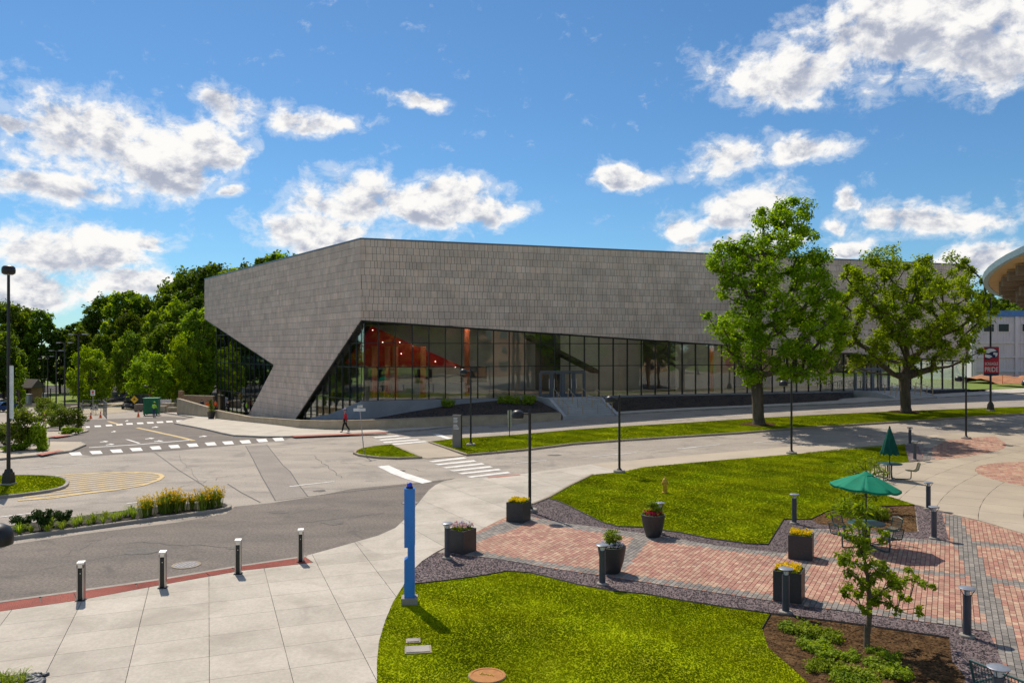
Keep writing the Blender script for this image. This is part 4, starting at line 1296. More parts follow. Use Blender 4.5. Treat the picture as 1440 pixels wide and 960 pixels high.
def stone_wall(name, poly, fn, label):
    pts = [fn(t, 0.0, z) for t, z in poly]
    nv = (fn(0, -0.5, 0) - fn(0, 0, 0))
    w = MB().slab3(pts, nv).build(name, M['panel_backing'], hall)
    ph, jn = 0.615, 0.014
    pc = ccw(poly)
    zmin = min(z for _, z in poly); tmax = max(t for t, _ in poly)
    pieces = []
    r_ = random.Random(5 if name.startswith('street') else 6)
    row = 0; z1 = ZR - 0.02
    while z1 > zmin:
        z0 = z1 - ph
        t = -r_.uniform(0, .4)
        prev = r_.uniform(.94, 1.06)
        while t < tmax:
            wd = r_.choice([.26, .32, .38, .46, .46, .56])
            c = [(t + jn, z0 + jn * .8), (t + wd - jn, z0 + jn * .8), (t + wd - jn, z1 - jn * .8), (t + jn, z1 - jn * .8)]
            ins = [inside(p, pc) for p in c]
            q = c if all(ins) else (clip(pc, c) if any(ins) or inside(((c[0][0] + c[1][0]) / 2, (z0 + z1) / 2), pc) else None)
            if r_.random() < .12: prev = r_.uniform(.92, 1.07)
            k = prev * r_.uniform(.93, 1.07)
            if q and area(q) > .01:
                tint = r_.uniform(-.03, .03)
                pieces.append((t, q, (.62 * k * (1 + tint), .492 * k, .40 * k * (1 - tint)), r_.uniform(.04, .052)))
            t += wd
        z1 = z0; row += 1
    pieces.sort(key=lambda p: p[0])
    allm = MB(); cols = []

    def put(mb, q, d):
        n = len(q)
        q = ccw(q)
        fl_ = [fn(a, d, b) for a, b in q]; bk = [fn(a, 0.001, b) for a, b in q]
        nr_ = (fl_[1] - fl_[0]).cross(fl_[2] - fl_[1])
        o = fn(0, 1, 0) - fn(0, 0, 0)
        if nr_.dot(o) < 0: fl_, bk = fl_[::-1], bk[::-1]
        fs = [tuple(range(n))] + [(i, n + i, n + (i + 1) % n, (i + 1) % n) for i in range(n)]
        mb.add(fl_ + bk, fs)
        return n + 1
    for i, (t, q, c, d) in enumerate(pieces):
        if i < 170:
            mb = MB(); k = put(mb, q, d)
            me = mb.mesh('stone_panel'); set_piece(me, [c] * k); link('stone_panel', me, M['panels'], w)
        else:
            k = put(allm, q, d); cols += [c] * k
    me = allm.mesh('stone_panels'); set_piece(me, cols)
    struct(link('stone_panels', me, M['panels'], w), None, 'stuff')
    return w


stone_wall('street_stone_wall', right_poly, hr, None)
stone_wall('corner_stone_wall', left_poly, hl, None)

# roof, cap and rear walls
foot = [Vector((0, 0, 0)), hr(TR, 0, 0), hr(TR, -58, 0), hl(TL, -40, 0) + (hr(0, -20, 0)), hl(TL, 0, 0)]
MB().prism([(p.x, p.y) for p in [hr(.3, -.55, 0), hr(TR - .3, -.55, 0), hr(TR - .3, -57.7, 0), foot[3], hl(TL - .3, -.55, 0)]], ZR - 0.9, ZR - 0.6).build('roof', M['roof_membrane'], hall)
cap = MB()
for a, b in ((hr(-.02, 0, 0), hr(TR, 0, 0)), (hl(-.02, 0, 0), hl(TL, 0, 0))):
    d = (b - a).normalized(); nn = Vector((d.y, -d.x, 0))
    if (nn.dot(Vector((0, -1, 0)))) < 0: nn = -nn
    mid = (a + b) / 2
    cap.hexa([a + nn * .09 + Vector((0, 0, ZR)), b + nn * .09 + Vector((0, 0, ZR)), b - nn * .5 + Vector((0, 0, ZR)), a - nn * .5 + Vector((0, 0, ZR)),
              a + nn * .09 + Vector((0, 0, ZR + .10)), b + nn * .09 + Vector((0, 0, ZR + .10)), b - nn * .5 + Vector((0, 0, ZR + .10)), a - nn * .5 + Vector((0, 0, ZR + .10))])
cap.build('roof_cap', M['metal_cap'], hall)
rw = MB()
for a, b in ((foot[1], foot[2]), (foot[2], foot[3]), (foot[3], foot[4])):
    d = (b - a); d.normalize(); nn = Vector((-d.y, d.x, 0)) * .4
    a2, b2 = a + d * .02, b - d * .02
    zl = 4.9 if (a - foot[1]).length < 1 else (left_poly[1][1] - .1 if (b - foot[4]).length < 1 else -4)
    rw.hexa([p + Vector((0, 0, z)) for z in (zl, ZR - .02) for p in (a2, b2, b2 + nn, a2 + nn)])
rw.build('rear_wall', M['plinth_concrete'], hall)
# dark metal soffit under the stone
so = MB()
for a in range(int(TR // 2) + 1):
    t0, t1 = a * 2.0, min(TR, a * 2.0 + 2.0)
    so.hexa([hr(t0, -.02, soff(t0) - .10), hr(t1, -.02, soff(t1) - .10), hr(t1, -.55, soff(t1) - .10), hr(t0, -.55, soff(t0) - .10),
             hr(t0, -.02, soff(t0) - .004), hr(t1, -.02, soff(t1) - .004), hr(t1, -.55, soff(t1) - .004), hr(t0, -.55, soff(t0) - .004)])
so.build('soffit', M['black_metal'], hall)
# black reveal along the raking edges of the corner wall
rv = MB()
lp = left_poly
for a, b in ((lp[1], lp[2]), (lp[2], lp[3]), (lp[4], lp[5])):
    A_, B_ = hl(a[0], -.01, a[1]), hl(b[0], -.01, b[1])
    A2, B2 = hl(a[0], -.62, a[1]), hl(b[0], -.62, b[1])
    m_ = (A_ + B_) / 2
    dn = (B_ - A_).normalized().cross(hl(0, 1, 0) - hl(0, 0, 0)).normalized() * .12
    ctr = hl(18, 0, 9)
    if (m_ + dn - ctr).length < (m_ - dn - ctr).length: dn = -dn
    rv.hexa([A_, B_, B2, A2, A_ + dn, B_ + dn, B2 + dn, A2 + dn])
rv.build('reveal', M['black_metal'], hall)

ZF = 1.85                                                 # hall floor level
# ---- plinth under the street glass
pl = MB()
k = 0.0
while k < TR:
    t1 = min(TR, k + 4)
    pl.hexa([hr(k, 0.05, -1.2), hr(t1, 0.05, -1.2), hr(t1, -.5, -1.2), hr(k, -.5, -1.2), hr(k, 0.05, ZF), hr(t1, 0.05, ZF), hr(t1, -.5, ZF), hr(k, -.5, ZF)])
    k = t1 + 0.008
pl.build('plinth', M['plinth_concrete'], hall)
q = [(0.06, ZF), (0.06, -1.4)] + [(on_facade(440, 600, EL_, NL_)[0], -1.4), (on_facade(436, 600, EL_, NL_)[0], -0.35), (on_facade(462, 592, EL_, NL_)[0], 0.25)]
MB().slab3([hl(t, 0.0, z) for t, z in q], hl(0, -.4, 0) - hl(0, 0, 0)).build('corner_plinth', M['plinth_concrete'], hall)


# ---- curtain walls
def curtain(name, poly, fn, n, tstep, zrows, m, t0=0.0, skip=None, mw=0.075):
    pc = ccw(poly)
    tmin, tmax = min(t for t, _ in poly), max(t for t, _ in poly)
    root = MB()
    fr_ = []
    # sill bar as the part's own mesh
    lo = min(z for _, z in poly)
    bars = MB()
    ed = [(a, b) for a, b in zip(poly, poly[1:] + poly[:1])]
    for (a, b) in ed:
        A_, B_ = fn(a[0], n, a[1]), fn(b[0], n, b[1])
        bars.cone(A_, B_, .045, .045, 4)
    wall = bars.build(name, M['mullion'], hall)
    cols = [t0 + tstep * i for i in range(-1, int((tmax - t0) / tstep) + 2)]
    for i in range(len(cols) - 1):
        for j in range(len(zrows) - 1):
            c = [(cols[i] + .03, zrows[j] + .03), (cols[i + 1] - .03, zrows[j] + .03), (cols[i + 1] - .03, zrows[j + 1] - .03), (cols[i] + .03, zrows[j + 1] - .03)]
            if skip and skip(cols[i] + tstep / 2, zrows[j]): continue
            q = clip(pc, c)
            if not q or area(q) < .03: continue
            MB().slab3([fn(a, n, b) for a, b in q], fn(0, n - .03, 0) - fn(0, n, 0)).build('pane', m, wall)
    for t in cols:
        c = clip(pc, [(t - .01, -50), (t + .01, -50), (t + .01, 50), (t - .01, 50)])
        if not c: continue
        z0, z1 = min(p[1] for p in c), max(p[1] for p in c)
        if z1 - z0 < .2: continue
        mb = MB()
        a, b = mw / 2, .06
        mb.hexa([fn(t - a, n + b, z0), fn(t + a, n + b, z0), fn(t + a, n - .14, z0), fn(t - a, n - .14, z0), fn(t - a, n + b, z1), fn(t + a, n + b, z1), fn(t + a, n - .14, z1), fn(t - a, n - .14, z1)])
        mb.build('mullion', M['mullion'], wall)
    for z in zrows[1:-1]:
        c = clip(pc, [(-99, z - .01), (199, z - .01), (199, z + .01), (-99, z + .01)])
        if not c: continue
        a0, a1 = min(p[0] for p in c), max(p[0] for p in c)
        MB().hexa([fn(a0, n + .045, z - .035), fn(a1, n + .045, z - .035), fn(a1, n - .12, z - .035), fn(a0, n - .12, z - .035), fn(a0, n + .045, z + .035), fn(a1, n + .045, z + .035), fn(a1, n - .12, z + .035), fn(a0, n - .12, z + .035)]).build('transom', M['mullion'], wall)
    return wall


D1 = (on_facade(760, 520, ER_, NR_)[0], on_facade(815, 520, ER_, NR_)[0])
D2 = (on_facade(1203, 520, ER_, NR_)[0], on_facade(1250, 520, ER_, NR_)[0])
D1 = (round(D1[0] / 1.5) * 1.5, round(D1[0] / 1.5) * 1.5 + 4.5)
D2 = (round(D2[0] / 1.5) * 1.5, round(D2[0] / 1.5) * 1.5 + 4.5)
ZT1, ZT2 = 4.75, 6.85
glass_poly = [(0.05, ZF), (TR - .1, ZF), (TR - .1, soff(TR) - .1), (0.05, soff(0) - .12)]
curtain('street_curtain_wall', glass_poly, hr, -0.30, 1.5, [ZF, ZT1, ZT2, 8.9], M['glass'],
        skip=lambda t, z: z < ZT1 - .1 and (D1[0] < t < D1[1] or D2[0] < t < D2[1]))
tri_poly = [(0.05, ZS0 - .1)] + [(on_facade(412, 594, EL_, NL_)[0], on_facade(412, 594, EL_, NL_)[1]), (on_facade(436, 600, EL_, NL_)[0], -0.35), (on_facade(462, 592, EL_, NL_)[0], 0.25), (0.05, ZF)]
curtain('corner_curtain_wall', tri_poly, hl, -0.30, 1.5, [-1.5, ZF, ZT1, ZT2, 8.9], M['glass'])
lg = [on_facade(x, y, EL_, NL_) for x, y in ((297, 446), (390, 512), (343, 596), (297, 590))]
lg = [lg[0], lg[1], lg[2], (lg[3][0], lg[2][1] - .4)]
curtain('left_curtain_wall', lg, hl, -0.75, 1.7, [-4, 1.0, 4.6, 8.2, 14], M['glass_dark'], t0=20)

# ---- entrance doors
for (d0, d1), lab in ((D1, 'a'), (D2, 'b')):
    fm = MB()
    ztop = 4.15
    def bar(t0, t1, z0, z1, mb, n0=-.2, n1=-.42):
        mb.hexa([hr(t0, n0, z0), hr(t1, n0, z0), hr(t1, n1, z0), hr(t0, n1, z0), hr(t0, n0, z1), hr(t1, n0, z1), hr(t1, n1, z1), hr(t0, n1, z1)])
    bar(d0, d1, ztop, ztop + .16, fm)
    ww = (d1 - d0) / 4
    for i in range(5): bar(d0 + i * ww - (.14 if i == 2 else .07), d0 + i * ww + (.14 if i == 2 else .07), ZF, ztop - .003, fm)
    door = fm.build('entrance', M['door_frame'], hall)
    for i in range(4):
        a, b = d0 + i * ww + .08, d0 + (i + 1) * ww - .08
        if i == 1: b -= .07
        if i == 2: a += .07
        dl = MB()
        bar(a, a + .1, ZF + .03, ztop - .02, dl, -.26, -.34); bar(b - .1, b, ZF + .03, ztop - .02, dl, -.26, -.34)
        bar(a + .1, b - .1, ZF + .03, ZF + .3, dl, -.26, -.34); bar(a + .1, b - .1, ztop - .14, ztop - .02, dl, -.26, -.34)
        dl.build('door_leaf', M['door_frame'], door)
        gp = MB(); bar(a + .1, b - .1, ZF + .3, ztop - .14, gp, -.29, -.31); gp.build('door_pane', M['glass'], door)
        hd = MB(); hx = b - .17 if i % 2 == 0 else a + .17
        hd.cone(hr(hx, -.18, ZF + .8), hr(hx, -.18, ZF + 1.7), .02, .02, 6); hd.build('door_handle', M['steel_bright'], door)
    tp = MB(); bar(d0, d1, ztop + .17, ZT1 - .02, tp, -.30, -.33); tp.build('top_pane', M['glass'], door)

# ---- interior seen through the glass
def room(name, boxes, m, par=hall):
    mb = MB()
    for (t0, t1, n0, n1, z0, z1) in boxes:
        mb.hexa([hr(t0, n0, z0), hr(t1, n0, z0), hr(t1, n1, z0), hr(t0, n1, z0), hr(t0, n0, z1), hr(t1, n0, z1), hr(t1, n1, z1), hr(t0, n1, z1)])
    return mb.build(name, m, par)
room('interior_floor', [(0.3, TR - .5, -.5, -15, ZF - .2, ZF - .01)], M['interior_floor'])
room('interior_ceiling', [(1.5, TR - .5, -.6, -15, 8.95, 9.1)], M['interior_dark'])
room('interior_back_wall', [(-3.6, 22, -14.6, -15, ZF, 8.9)], M['interior_grey'])
room('interior_back_wall', [(22.1, TR - .5, -11.6, -12, ZF, 8.9)], M['interior_grey'])
room('interior_pier', [(21.2, 22.0, -9, -15, ZF, 8.9), (33, 34, -6, -11.5, ZF, 8.9), (45, 46, -6, -11.5, ZF, 8.9), (58, 59, -5, -11.5, ZF, 8.9)], M['interior_dark'])
# red raked underside of the seating
def ip(px, py, n): t, z = on_facade(px, py, ER_, NR_, n); return t, z
wed = [ip(522, 458, -5), ip(650, 515, -5), ip(522, 516, -5)]
rw_ = MB().slab3([hr(t, -5, z) for t, z in wed] , hr(0, -10.5, 0) - hr(0, -5, 0)).build('red_seating_underside', M['interior_red'], hall)
wed2 = [(-.9, 5.0), (wed[0][0], wed[2][1]), (wed[0][0], wed[0][1])]
MB().slab3([hr(t, -5.01, z) for t, z in wed2], hr(0, -10.4, 0) - hr(0, -5, 0)).build('red_seating_end', M['interior_red'], hall)
for (px, py) in [(524, 464), (538, 481), (562, 481), (531, 497), (545, 500), (564, 497), (597, 497), (640, 516), (612, 508), (580, 486)]:
    t, z = ip(px, py, -5)
    MB().lathe([(0, -.035), (.035, -.035), (.035, .02), (0, .02)], 10, hr(t, -4.93, z)).build('downlight', M['downlight'], rw_)
for px in (527, 545, 556, 595, 657, 1000):
    t, z = ip(px, 516, -4)
    MB().cone(hr(t, -4, ZF), hr(t, -4, 8.9 if px in (657,) else 6.6), .27, .27, 14).build('column', M['interior_orange'], hall, True)
# stair and gallery silhouettes deeper inside
st_ = MB()
for i in range(12):
    t = 18 + i * .62
    st_.hexa([hr(t, -7, 7.4 - i * .3), hr(t + .64, -7, 7.1 - i * .3), hr(t + .64, -9, 7.1 - i * .3), hr(t, -9, 7.4 - i * .3), hr(t, -7, 7.8 - i * .3), hr(t + .64, -7, 7.5 - i * .3), hr(t + .64, -9, 7.5 - i * .3), hr(t, -9, 7.8 - i * .3)])
st_.build('interior_stair', M['interior_dark'], hall)
tl_ = on_facade(297, 446, EL_, NL_)[0]
a_, b_ = hl(tl_ - .1, -.9, 0), foot[3]
d_ = (b_ - a_).normalized(); n_ = Vector((-d_.y, d_.x, 0)) * .3
MB().hexa([q_ + Vector((0, 0, z)) for z in (-4, left_poly[1][1] + 1.5) for q_ in (a_, b_, b_ + n_, a_ + n_)]).build('end_wall', M['glass_dark'], hall)
lr_ = MB()
lr_.hexa([hl(t, n, z) for z in (-4, 13.0) for t, n in ((16, -9), (tl_ - .2, -9), (tl_ - .2, -9.4), (16, -9.4))])
lr_.hexa([hl(t, n, z) for z in (8.6, 8.8) for t, n in ((16, -1), (tl_ - .4, -1), (tl_ - .4, -9), (16, -9))])
lr_.hexa([hl(t, n, z) for z in (-2.2, -2.0) for t, n in ((16, -1), (tl_ - .4, -1), (tl_ - .4, -9), (16, -9))])
lr_.build('left_room', M['interior_dark'], hall)
cl_ = MB()
for a in range(6, int(TR) - 2, 4):
    for n in (-3.2, -8.5):
        MB().box(hr(a, n, 8.9), (1.3, .35, .06), .317).build('added_fill_light', M['fill_glow'], hall)  # glowing panels added under the ceiling to light the room behind the glass
room('reception_desk', [(4, 12, -9, -10, ZF, ZF + 1.1)], M['interior_grey'])
room('interior_doors', [(2.6, 4.4, -14.5, -14.6, ZF, 4.2), (7.5, 9.4, -14.5, -14.6, ZF, 4.2), (12.5, 15.5, -14.5, -14.6, ZF + .9, 4.4)], M['interior_dark'])


# ---- terrace wall, stairs, beds in front of the hall
wall_px = [(248.5, 582, 560.5), (292, 586, 573), (302, 588, 577), (349, 593, 586.5), (420, 601.3, 591.5), (455, 603.3, 592.3), (490, 604, 592), (560, 602, 589.7), (640, 598, 586), (740, 592, 583), (789, 588.5, 580.5)]
wp = []
for (x, yb, yt) in wall_px:
    p = P(x, yb, 0.12); wp.append((p.x, p.y, zat(yt, p.y)))
tw = empty('terrace_wall', (wp[4][0], wp[4][1], zg(wp[4][0], wp[4][1])))
tag(tw, 'long low tan stucco wall curving around the hall corner', 'wall')
TW0 = tw.location
def wall_seg(pts, name, m):
    mb = MB()
    n = len(pts)
    for i in range(n - 1):
        (x0, y0, z0), (x1, y1, z1) = pts[i], pts[i + 1]
        def off_(i_):
            a = Vector(pts[max(i_ - 1, 0)][:2]); b = Vector(pts[min(i_ + 1, n - 1)][:2]); d = (b - a).normalized()
            return Vector((-d.y, d.x, 0)) * .38
        A_, B_ = Vector((x0, y0, 0)) - TW0, Vector((x1, y1, 0)) - TW0
        oa, ob = off_(i), off_(i + 1)
        bz0, bz1 = zg(x0, y0) - .3, zg(x1, y1) - .3
        Z = lambda p, z: Vector((p.x, p.y, z - TW0.z))
        mb.hexa([Z(A_, bz0), Z(B_, bz1), Z(B_ + ob, bz1), Z(A_ + oa, bz0), Z(A_, z0), Z(B_, z1), Z(B_ + ob, z1), Z(A_ + oa, z0)])
        cp_.hexa([Z(A_ - oa * .08, z0 + .002), Z(B_ - ob * .08, z1 + .002), Z(B_ + ob * 1.08, z1 + .002), Z(A_ + oa * 1.08, z0 + .002), Z(A_ - oa * .08, z0 + .05), Z(B_ - ob * .08, z1 + .05), Z(B_ + ob * 1.08, z1 + .05), Z(A_ + oa * 1.08, z0 + .05)])
    return mb.build(name, m, tw)
def dens_(pts, step=2.0):
    out = []
    for a, b in zip(pts[:-1], pts[1:]):
        n = max(1, int(math.hypot(b[0] - a[0], b[1] - a[1]) / step))
        out += [tuple(a[k] + (b[k] - a[k]) * i / n for k in range(3)) for i in range(n)]
    return out + [pts[-1]]
cp_ = MB()
wall_seg(dens_(wp[:2]), 'tall_end', M['stucco_tan'])
wall_seg(dens_(wp[2:]), 'low_wall', M['stucco_tan'])
cp_.build('coping', M['kerb_tan'], tw)


def bed_strip(name, outer, inner, m, label, rows=6, jit=.05, seed=1):
    """outer / inner: equal length lists of 3d points"""
    r_ = random.Random(seed)
    vs = []; fs = []
    n = len(outer)
    for j in range(rows + 1):
        for i in range(n):
            p = Vector(outer[i]).lerp(Vector(inner[i]), j / rows)
            if 0 < j < rows: p.z += r_.uniform(-jit, jit) + .10 * math.sin(math.pi * j / rows)
            vs.append(p)
    for j in range(rows):
        for i in range(n - 1): fs.append((j * n + i, j * n + i + 1, (j + 1) * n + i + 1, (j + 1) * n + i))
    o = MB().add(vs, fs).build(name, m, None, True)
    return struct(o, label)


def lerp_list(pts, n):
    L = [0]
    for a, b in zip(pts[:-1], pts[1:]): L.append(L[-1] + (Vector(b) - Vector(a)).length)
    out = []
    for i in range(n):
        s = L[-1] * i / (n - 1)
        for k in range(len(pts) - 1):
            if s <= L[k + 1] + 1e-6:
                f = (s - L[k]) / max(1e-6, L[k + 1] - L[k]); out.append(Vector(pts[k]).lerp(Vector(pts[k + 1]), f)); break
    return out


o_b1 = [(x, y, z - .06) for x, y, z in wp[4:]]
i_b1 = [fl(14, .1, -.9), fl(6, .1, -.2), fr(-.1, .1, .15), fr(4, .1, .8), fr(8, .1, 1.35), fr(12, .1, 1.65), fr(15.6, .1, 1.74)]
bed1 = bed_strip('planting_bed', lerp_list(o_b1, 40), lerp_list(i_b1, 40), M['mulch_dark'], 'dark sloping bed between the tan wall and the hall', seed=2)
def edge_px(lst, off=.125): return [P(x, y, off) for x, y in lst]
o_b2 = edge_px([(853, 579.5), (960, 573.3), (1040, 570), (1120, 566.3), (1178, 562.8)])
i_b2 = [fr(20.6, .1, 1.74), fr(35, .1, 1.76), fr(D2[0] - .6, .1, 1.78)]
bed2 = bed_strip('planting_bed', lerp_list(o_b2, 50), lerp_list(i_b2, 50), M['mulch_dark'], 'long black sloping bed between the two entrance stairs', seed=3)
o_b3 = edge_px([(1262, 557.5), (1330, 552.8), (1385, 549.2)])
i_b3 = [fr(D2[1] + .6, .1, 1.78), fr(TR - 4, .1, 1.78), fr(TR + 3, .6, 1.75)]
bed3 = bed_strip('planting_bed', lerp_list(o_b3, 24), lerp_list(i_b3, 24), M['mulch_dark'], 'short black sloping bed at the far end of the hall', seed=4)
for nm_, A_, B_, sd_ in (('a', o_b1, i_b1, 1), ('b', o_b2, i_b2, 2), ('c', o_b3, i_b3, 3)):
    aa, bb = lerp_list(A_, 60), lerp_list(B_, 60)
    r_ = random.Random(sd_); vs = []; fs = []
    tri = [(0, 1, 2), (0, 2, 3), (0, 3, 4), (0, 4, 1)]
    for _ in range(2600):
        i = r_.uniform(0, 58.9); f = r_.uniform(.02, .98)
        a = aa[int(i)].lerp(aa[int(i) + 1], i % 1); b = bb[int(i)].lerp(bb[int(i) + 1], i % 1)
        p = a.lerp(b, f); p.z += .10 * math.sin(math.pi * f) - .01
        r = r_.uniform(.03, .10); o = len(vs); ph_ = r_.uniform(0, 6)
        vs.append(p + Vector((0, 0, r * .7)))
        for k in range(4): vs.append(p + Vector((r * math.cos(ph_ + k * 1.57), r * math.sin(ph_ + k * 1.57) * r_.uniform(.5, 1), -.01)))
        fs += [tuple(o + q_ for q_ in t) for t in tri]
    struct(MB().add(vs, fs).build('mulch_chips', M['gravel_dark'], None), 'loose dark stones on the hall bed', 'stuff')


def stairs(t0, t1, nbot, ntop, label):
    mid = fr((t0 + t1) / 2, nbot, 0)
    zb = zg(mid.x, mid.y) + .12
    n = max(3, round((ZF - zb) / .155)); rise = (ZF - zb) / n
    root = empty('entrance_stairs', fr((t0 + t1) / 2, nbot, zb)); tag(root, label, 'stairs')
    O = root.location
    for i in range(n):
        n0 = nbot + (ntop - nbot) * i / n; z1 = zb + rise * (i + 1)
        n1 = nbot + (ntop - nbot) * (i + 1) / n - .004 if i < n - 1 else 0.2
        mb = MB().hexa([fr(t, nn_, z) - O for z in (zb - 1, z1) for t, nn_ in ((t0, n0), (t1, n0), (t1, n1), (t0, n1))])
        mb.build('step', M['stair_concrete'], root)
    for t in (t0 - .17, t1 + .17):
        s_ = 1 if t > t0 else -1
        pts = [(nbot + .2, zb + .12), (ntop, ZF + .1), (.2, ZF + .1)]
        mb = MB()
        for (na, za), (nb, zb_) in zip(pts[:-1], pts[1:]):
            mb.hexa([fr(t + a, nn_, z) - O for z, a, nn_ in ((zb - 1.5, -.15, na), (zb - 1.5, .15, na), (zb - 1.5, .15, nb), (zb - 1.5, -.15, nb), (za, -.15, na), (za, .15, na), (zb_, .15, nb), (zb_, -.15, nb))])
        mb.build('cheek_wall', M['stair_concrete'], root)
    # handrails are things of their own
    for k, t in enumerate(np.linspace(t0 + .25, t1 - .25, 4)):
        hrail = empty('handrail', fr(t, nbot - .1, zb)); O2 = hrail.location
        tag(hrail, 'steel handrail with four posts on the ' + ('wide stairs before the main doors' if t0 < 30 else 'far stairs at the second doors'), 'handrail', 'handrails on the ' + ('near' if t0 < 30 else 'far') + ' stairs')
        tops = []
        for q_ in (0.0, .34, .68, 1.0):
            nn_ = nbot - .12 + (ntop - .15 - nbot) * q_; zz = zb + (ZF - zb) * q_
            MB().box(fr(t, nn_, zz + .5) - O2, (.055, .055, 1.0), 0.32).build('post', M['soffit_tan'], hrail)
            tops.append(fr(t, nn_, zz + .98) - O2)
        MB().tube(tops, .025, 6).build('rail', M['steel'], hrail)
    return root


p_top = on_facade(797, 561, ER_, NR_, 3.6)[0]
stairs(D1[0] - .2, D1[1] - .1, 6.6, 3.4, 'wide concrete stairs with handrails before the main doors')
stairs(D2[0] - .4, D2[1] + .3, 5.6, 3.6, 'concrete stairs at the second doors beyond the large trees')
# ------------------------------------------------------------------ trees and plants
def np_mesh(name, V, Fq):
    me = bpy.data.meshes.new(name)
    nv, nf, k = len(V), len(Fq), Fq.shape[1]
    me.vertices.add(nv); me.vertices.foreach_set('co', V.astype(np.float32).ravel())
    me.loops.add(nf * k); me.loops.foreach_set('vertex_index', Fq.astype(np.int32).ravel())
    me.polygons.add(nf); me.polygons.foreach_set('loop_start', np.arange(0, nf * k, k, dtype=np.int32))
    me.update(calc_edges=True); me.validate()
    return me


def leaf_cloud(rg, centers, radii, per, size, up=0.75, squash=0.8, shell=0.55, asp=0.62):
    """leaf-sized bent quads around clump centres"""
    C = np.repeat(np.asarray(centers), per, axis=0); Rr = np.repeat(np.asarray(radii), per)
    n = len(C)
    d = rg.normal(size=(n, 3)); d /= np.linalg.norm(d, axis=1)[:, None]
    rr = Rr * np.minimum(np.abs(rg.normal(size=n)) * 0.30 + rg.random(n) ** .5 * 0.6, 1.35)
    p = C + d * rr[:, None] * np.array([1, 1, squash])
    nr = d * 0.6 + rg.normal(size=(n, 3)) * 0.7 + np.array([0, 0, up]); nr /= np.linalg.norm(nr, axis=1)[:, None]
    a = np.cross(nr, rg.normal(size=(n, 3))); a /= np.linalg.norm(a, axis=1)[:, None] + 1e-9
    b = np.cross(nr, a)
    s = size * rg.uniform(.6, 1.3, n)
    a *= s[:, None]; b *= (s * asp)[:, None]
    V = np.stack([p - a, p - b * .9 + nr * (s * .12)[:, None], p + a, p + b * .9 + nr * (s * .12)[:, None]], 1).reshape(-1, 3)
    return V, np.arange(n * 4).reshape(-1, 4)


def skeleton(rg, trunk, centers, tip=0.012, power=0.46, droop=0.15, step=0.9):
    """greedy branching: every clump is joined to the nearest limb"""
    nodes = [np.array(p, float) for p in trunk]; par = [-1] + list(range(len(trunk) - 1))
    base_h = trunk[max(1, len(trunk) // 4)][2]
    axis = np.array(trunk)
    order = sorted(range(len(centers)), key=lambda i: min(np.linalg.norm(axis - centers[i], axis=1)))
    ends = []
    for i in order:
        c = centers[i]
        N = np.array(nodes)
        dv = c - N
        dist = np.linalg.norm(dv, axis=1)
        pen = dist + np.maximum(0, N[:, 2] - c[2] + 0.25 * np.hypot(dv[:, 0], dv[:, 1])) * 1.6 + (N[:, 2] < base_h) * 50
        k = int(np.argmin(pen))
        m = max(1, int(dist[k] / step)); prev = k
        for q in range(1, m + 1):
            f = q / m
            p = N[k] + (c - N[k]) * f
            p = p + np.array([0, 0, -droop * dist[k] * math.sin(math.pi * f) * .6]) + rg.normal(size=3) * .06 * dist[k] / 3 * (f < 1)
            nodes.append(p); par.append(prev); prev = len(nodes) - 1
        ends.append(prev)
    cnt = np.zeros(len(nodes))
    for e in ends:
        k = e
        while k != -1: cnt[k] += 1; k = par[k]
    rad = tip * np.maximum(cnt, 1) ** power
    return nodes, par, rad


def limb_mesh(nodes, par, rad, sides=7, flare=None):
    mb = MB()
    for i, p in enumerate(par):
        if p < 0: continue
        r0, r1 = rad[p], rad[i]
        if r0 > 2.2 * r1: r0 = r1 * 1.5
        mb.cone(nodes[p], nodes[i], r0, r1, sides if r1 > .05 else 5, cap=False)
    if flare:
        c = nodes[0]; r = rad[0]
        mb.cone((c[0], c[1], c[2] - .35), (c[0], c[1], c[2] + .5), r * flare, r, 10, cap=False)
    return mb


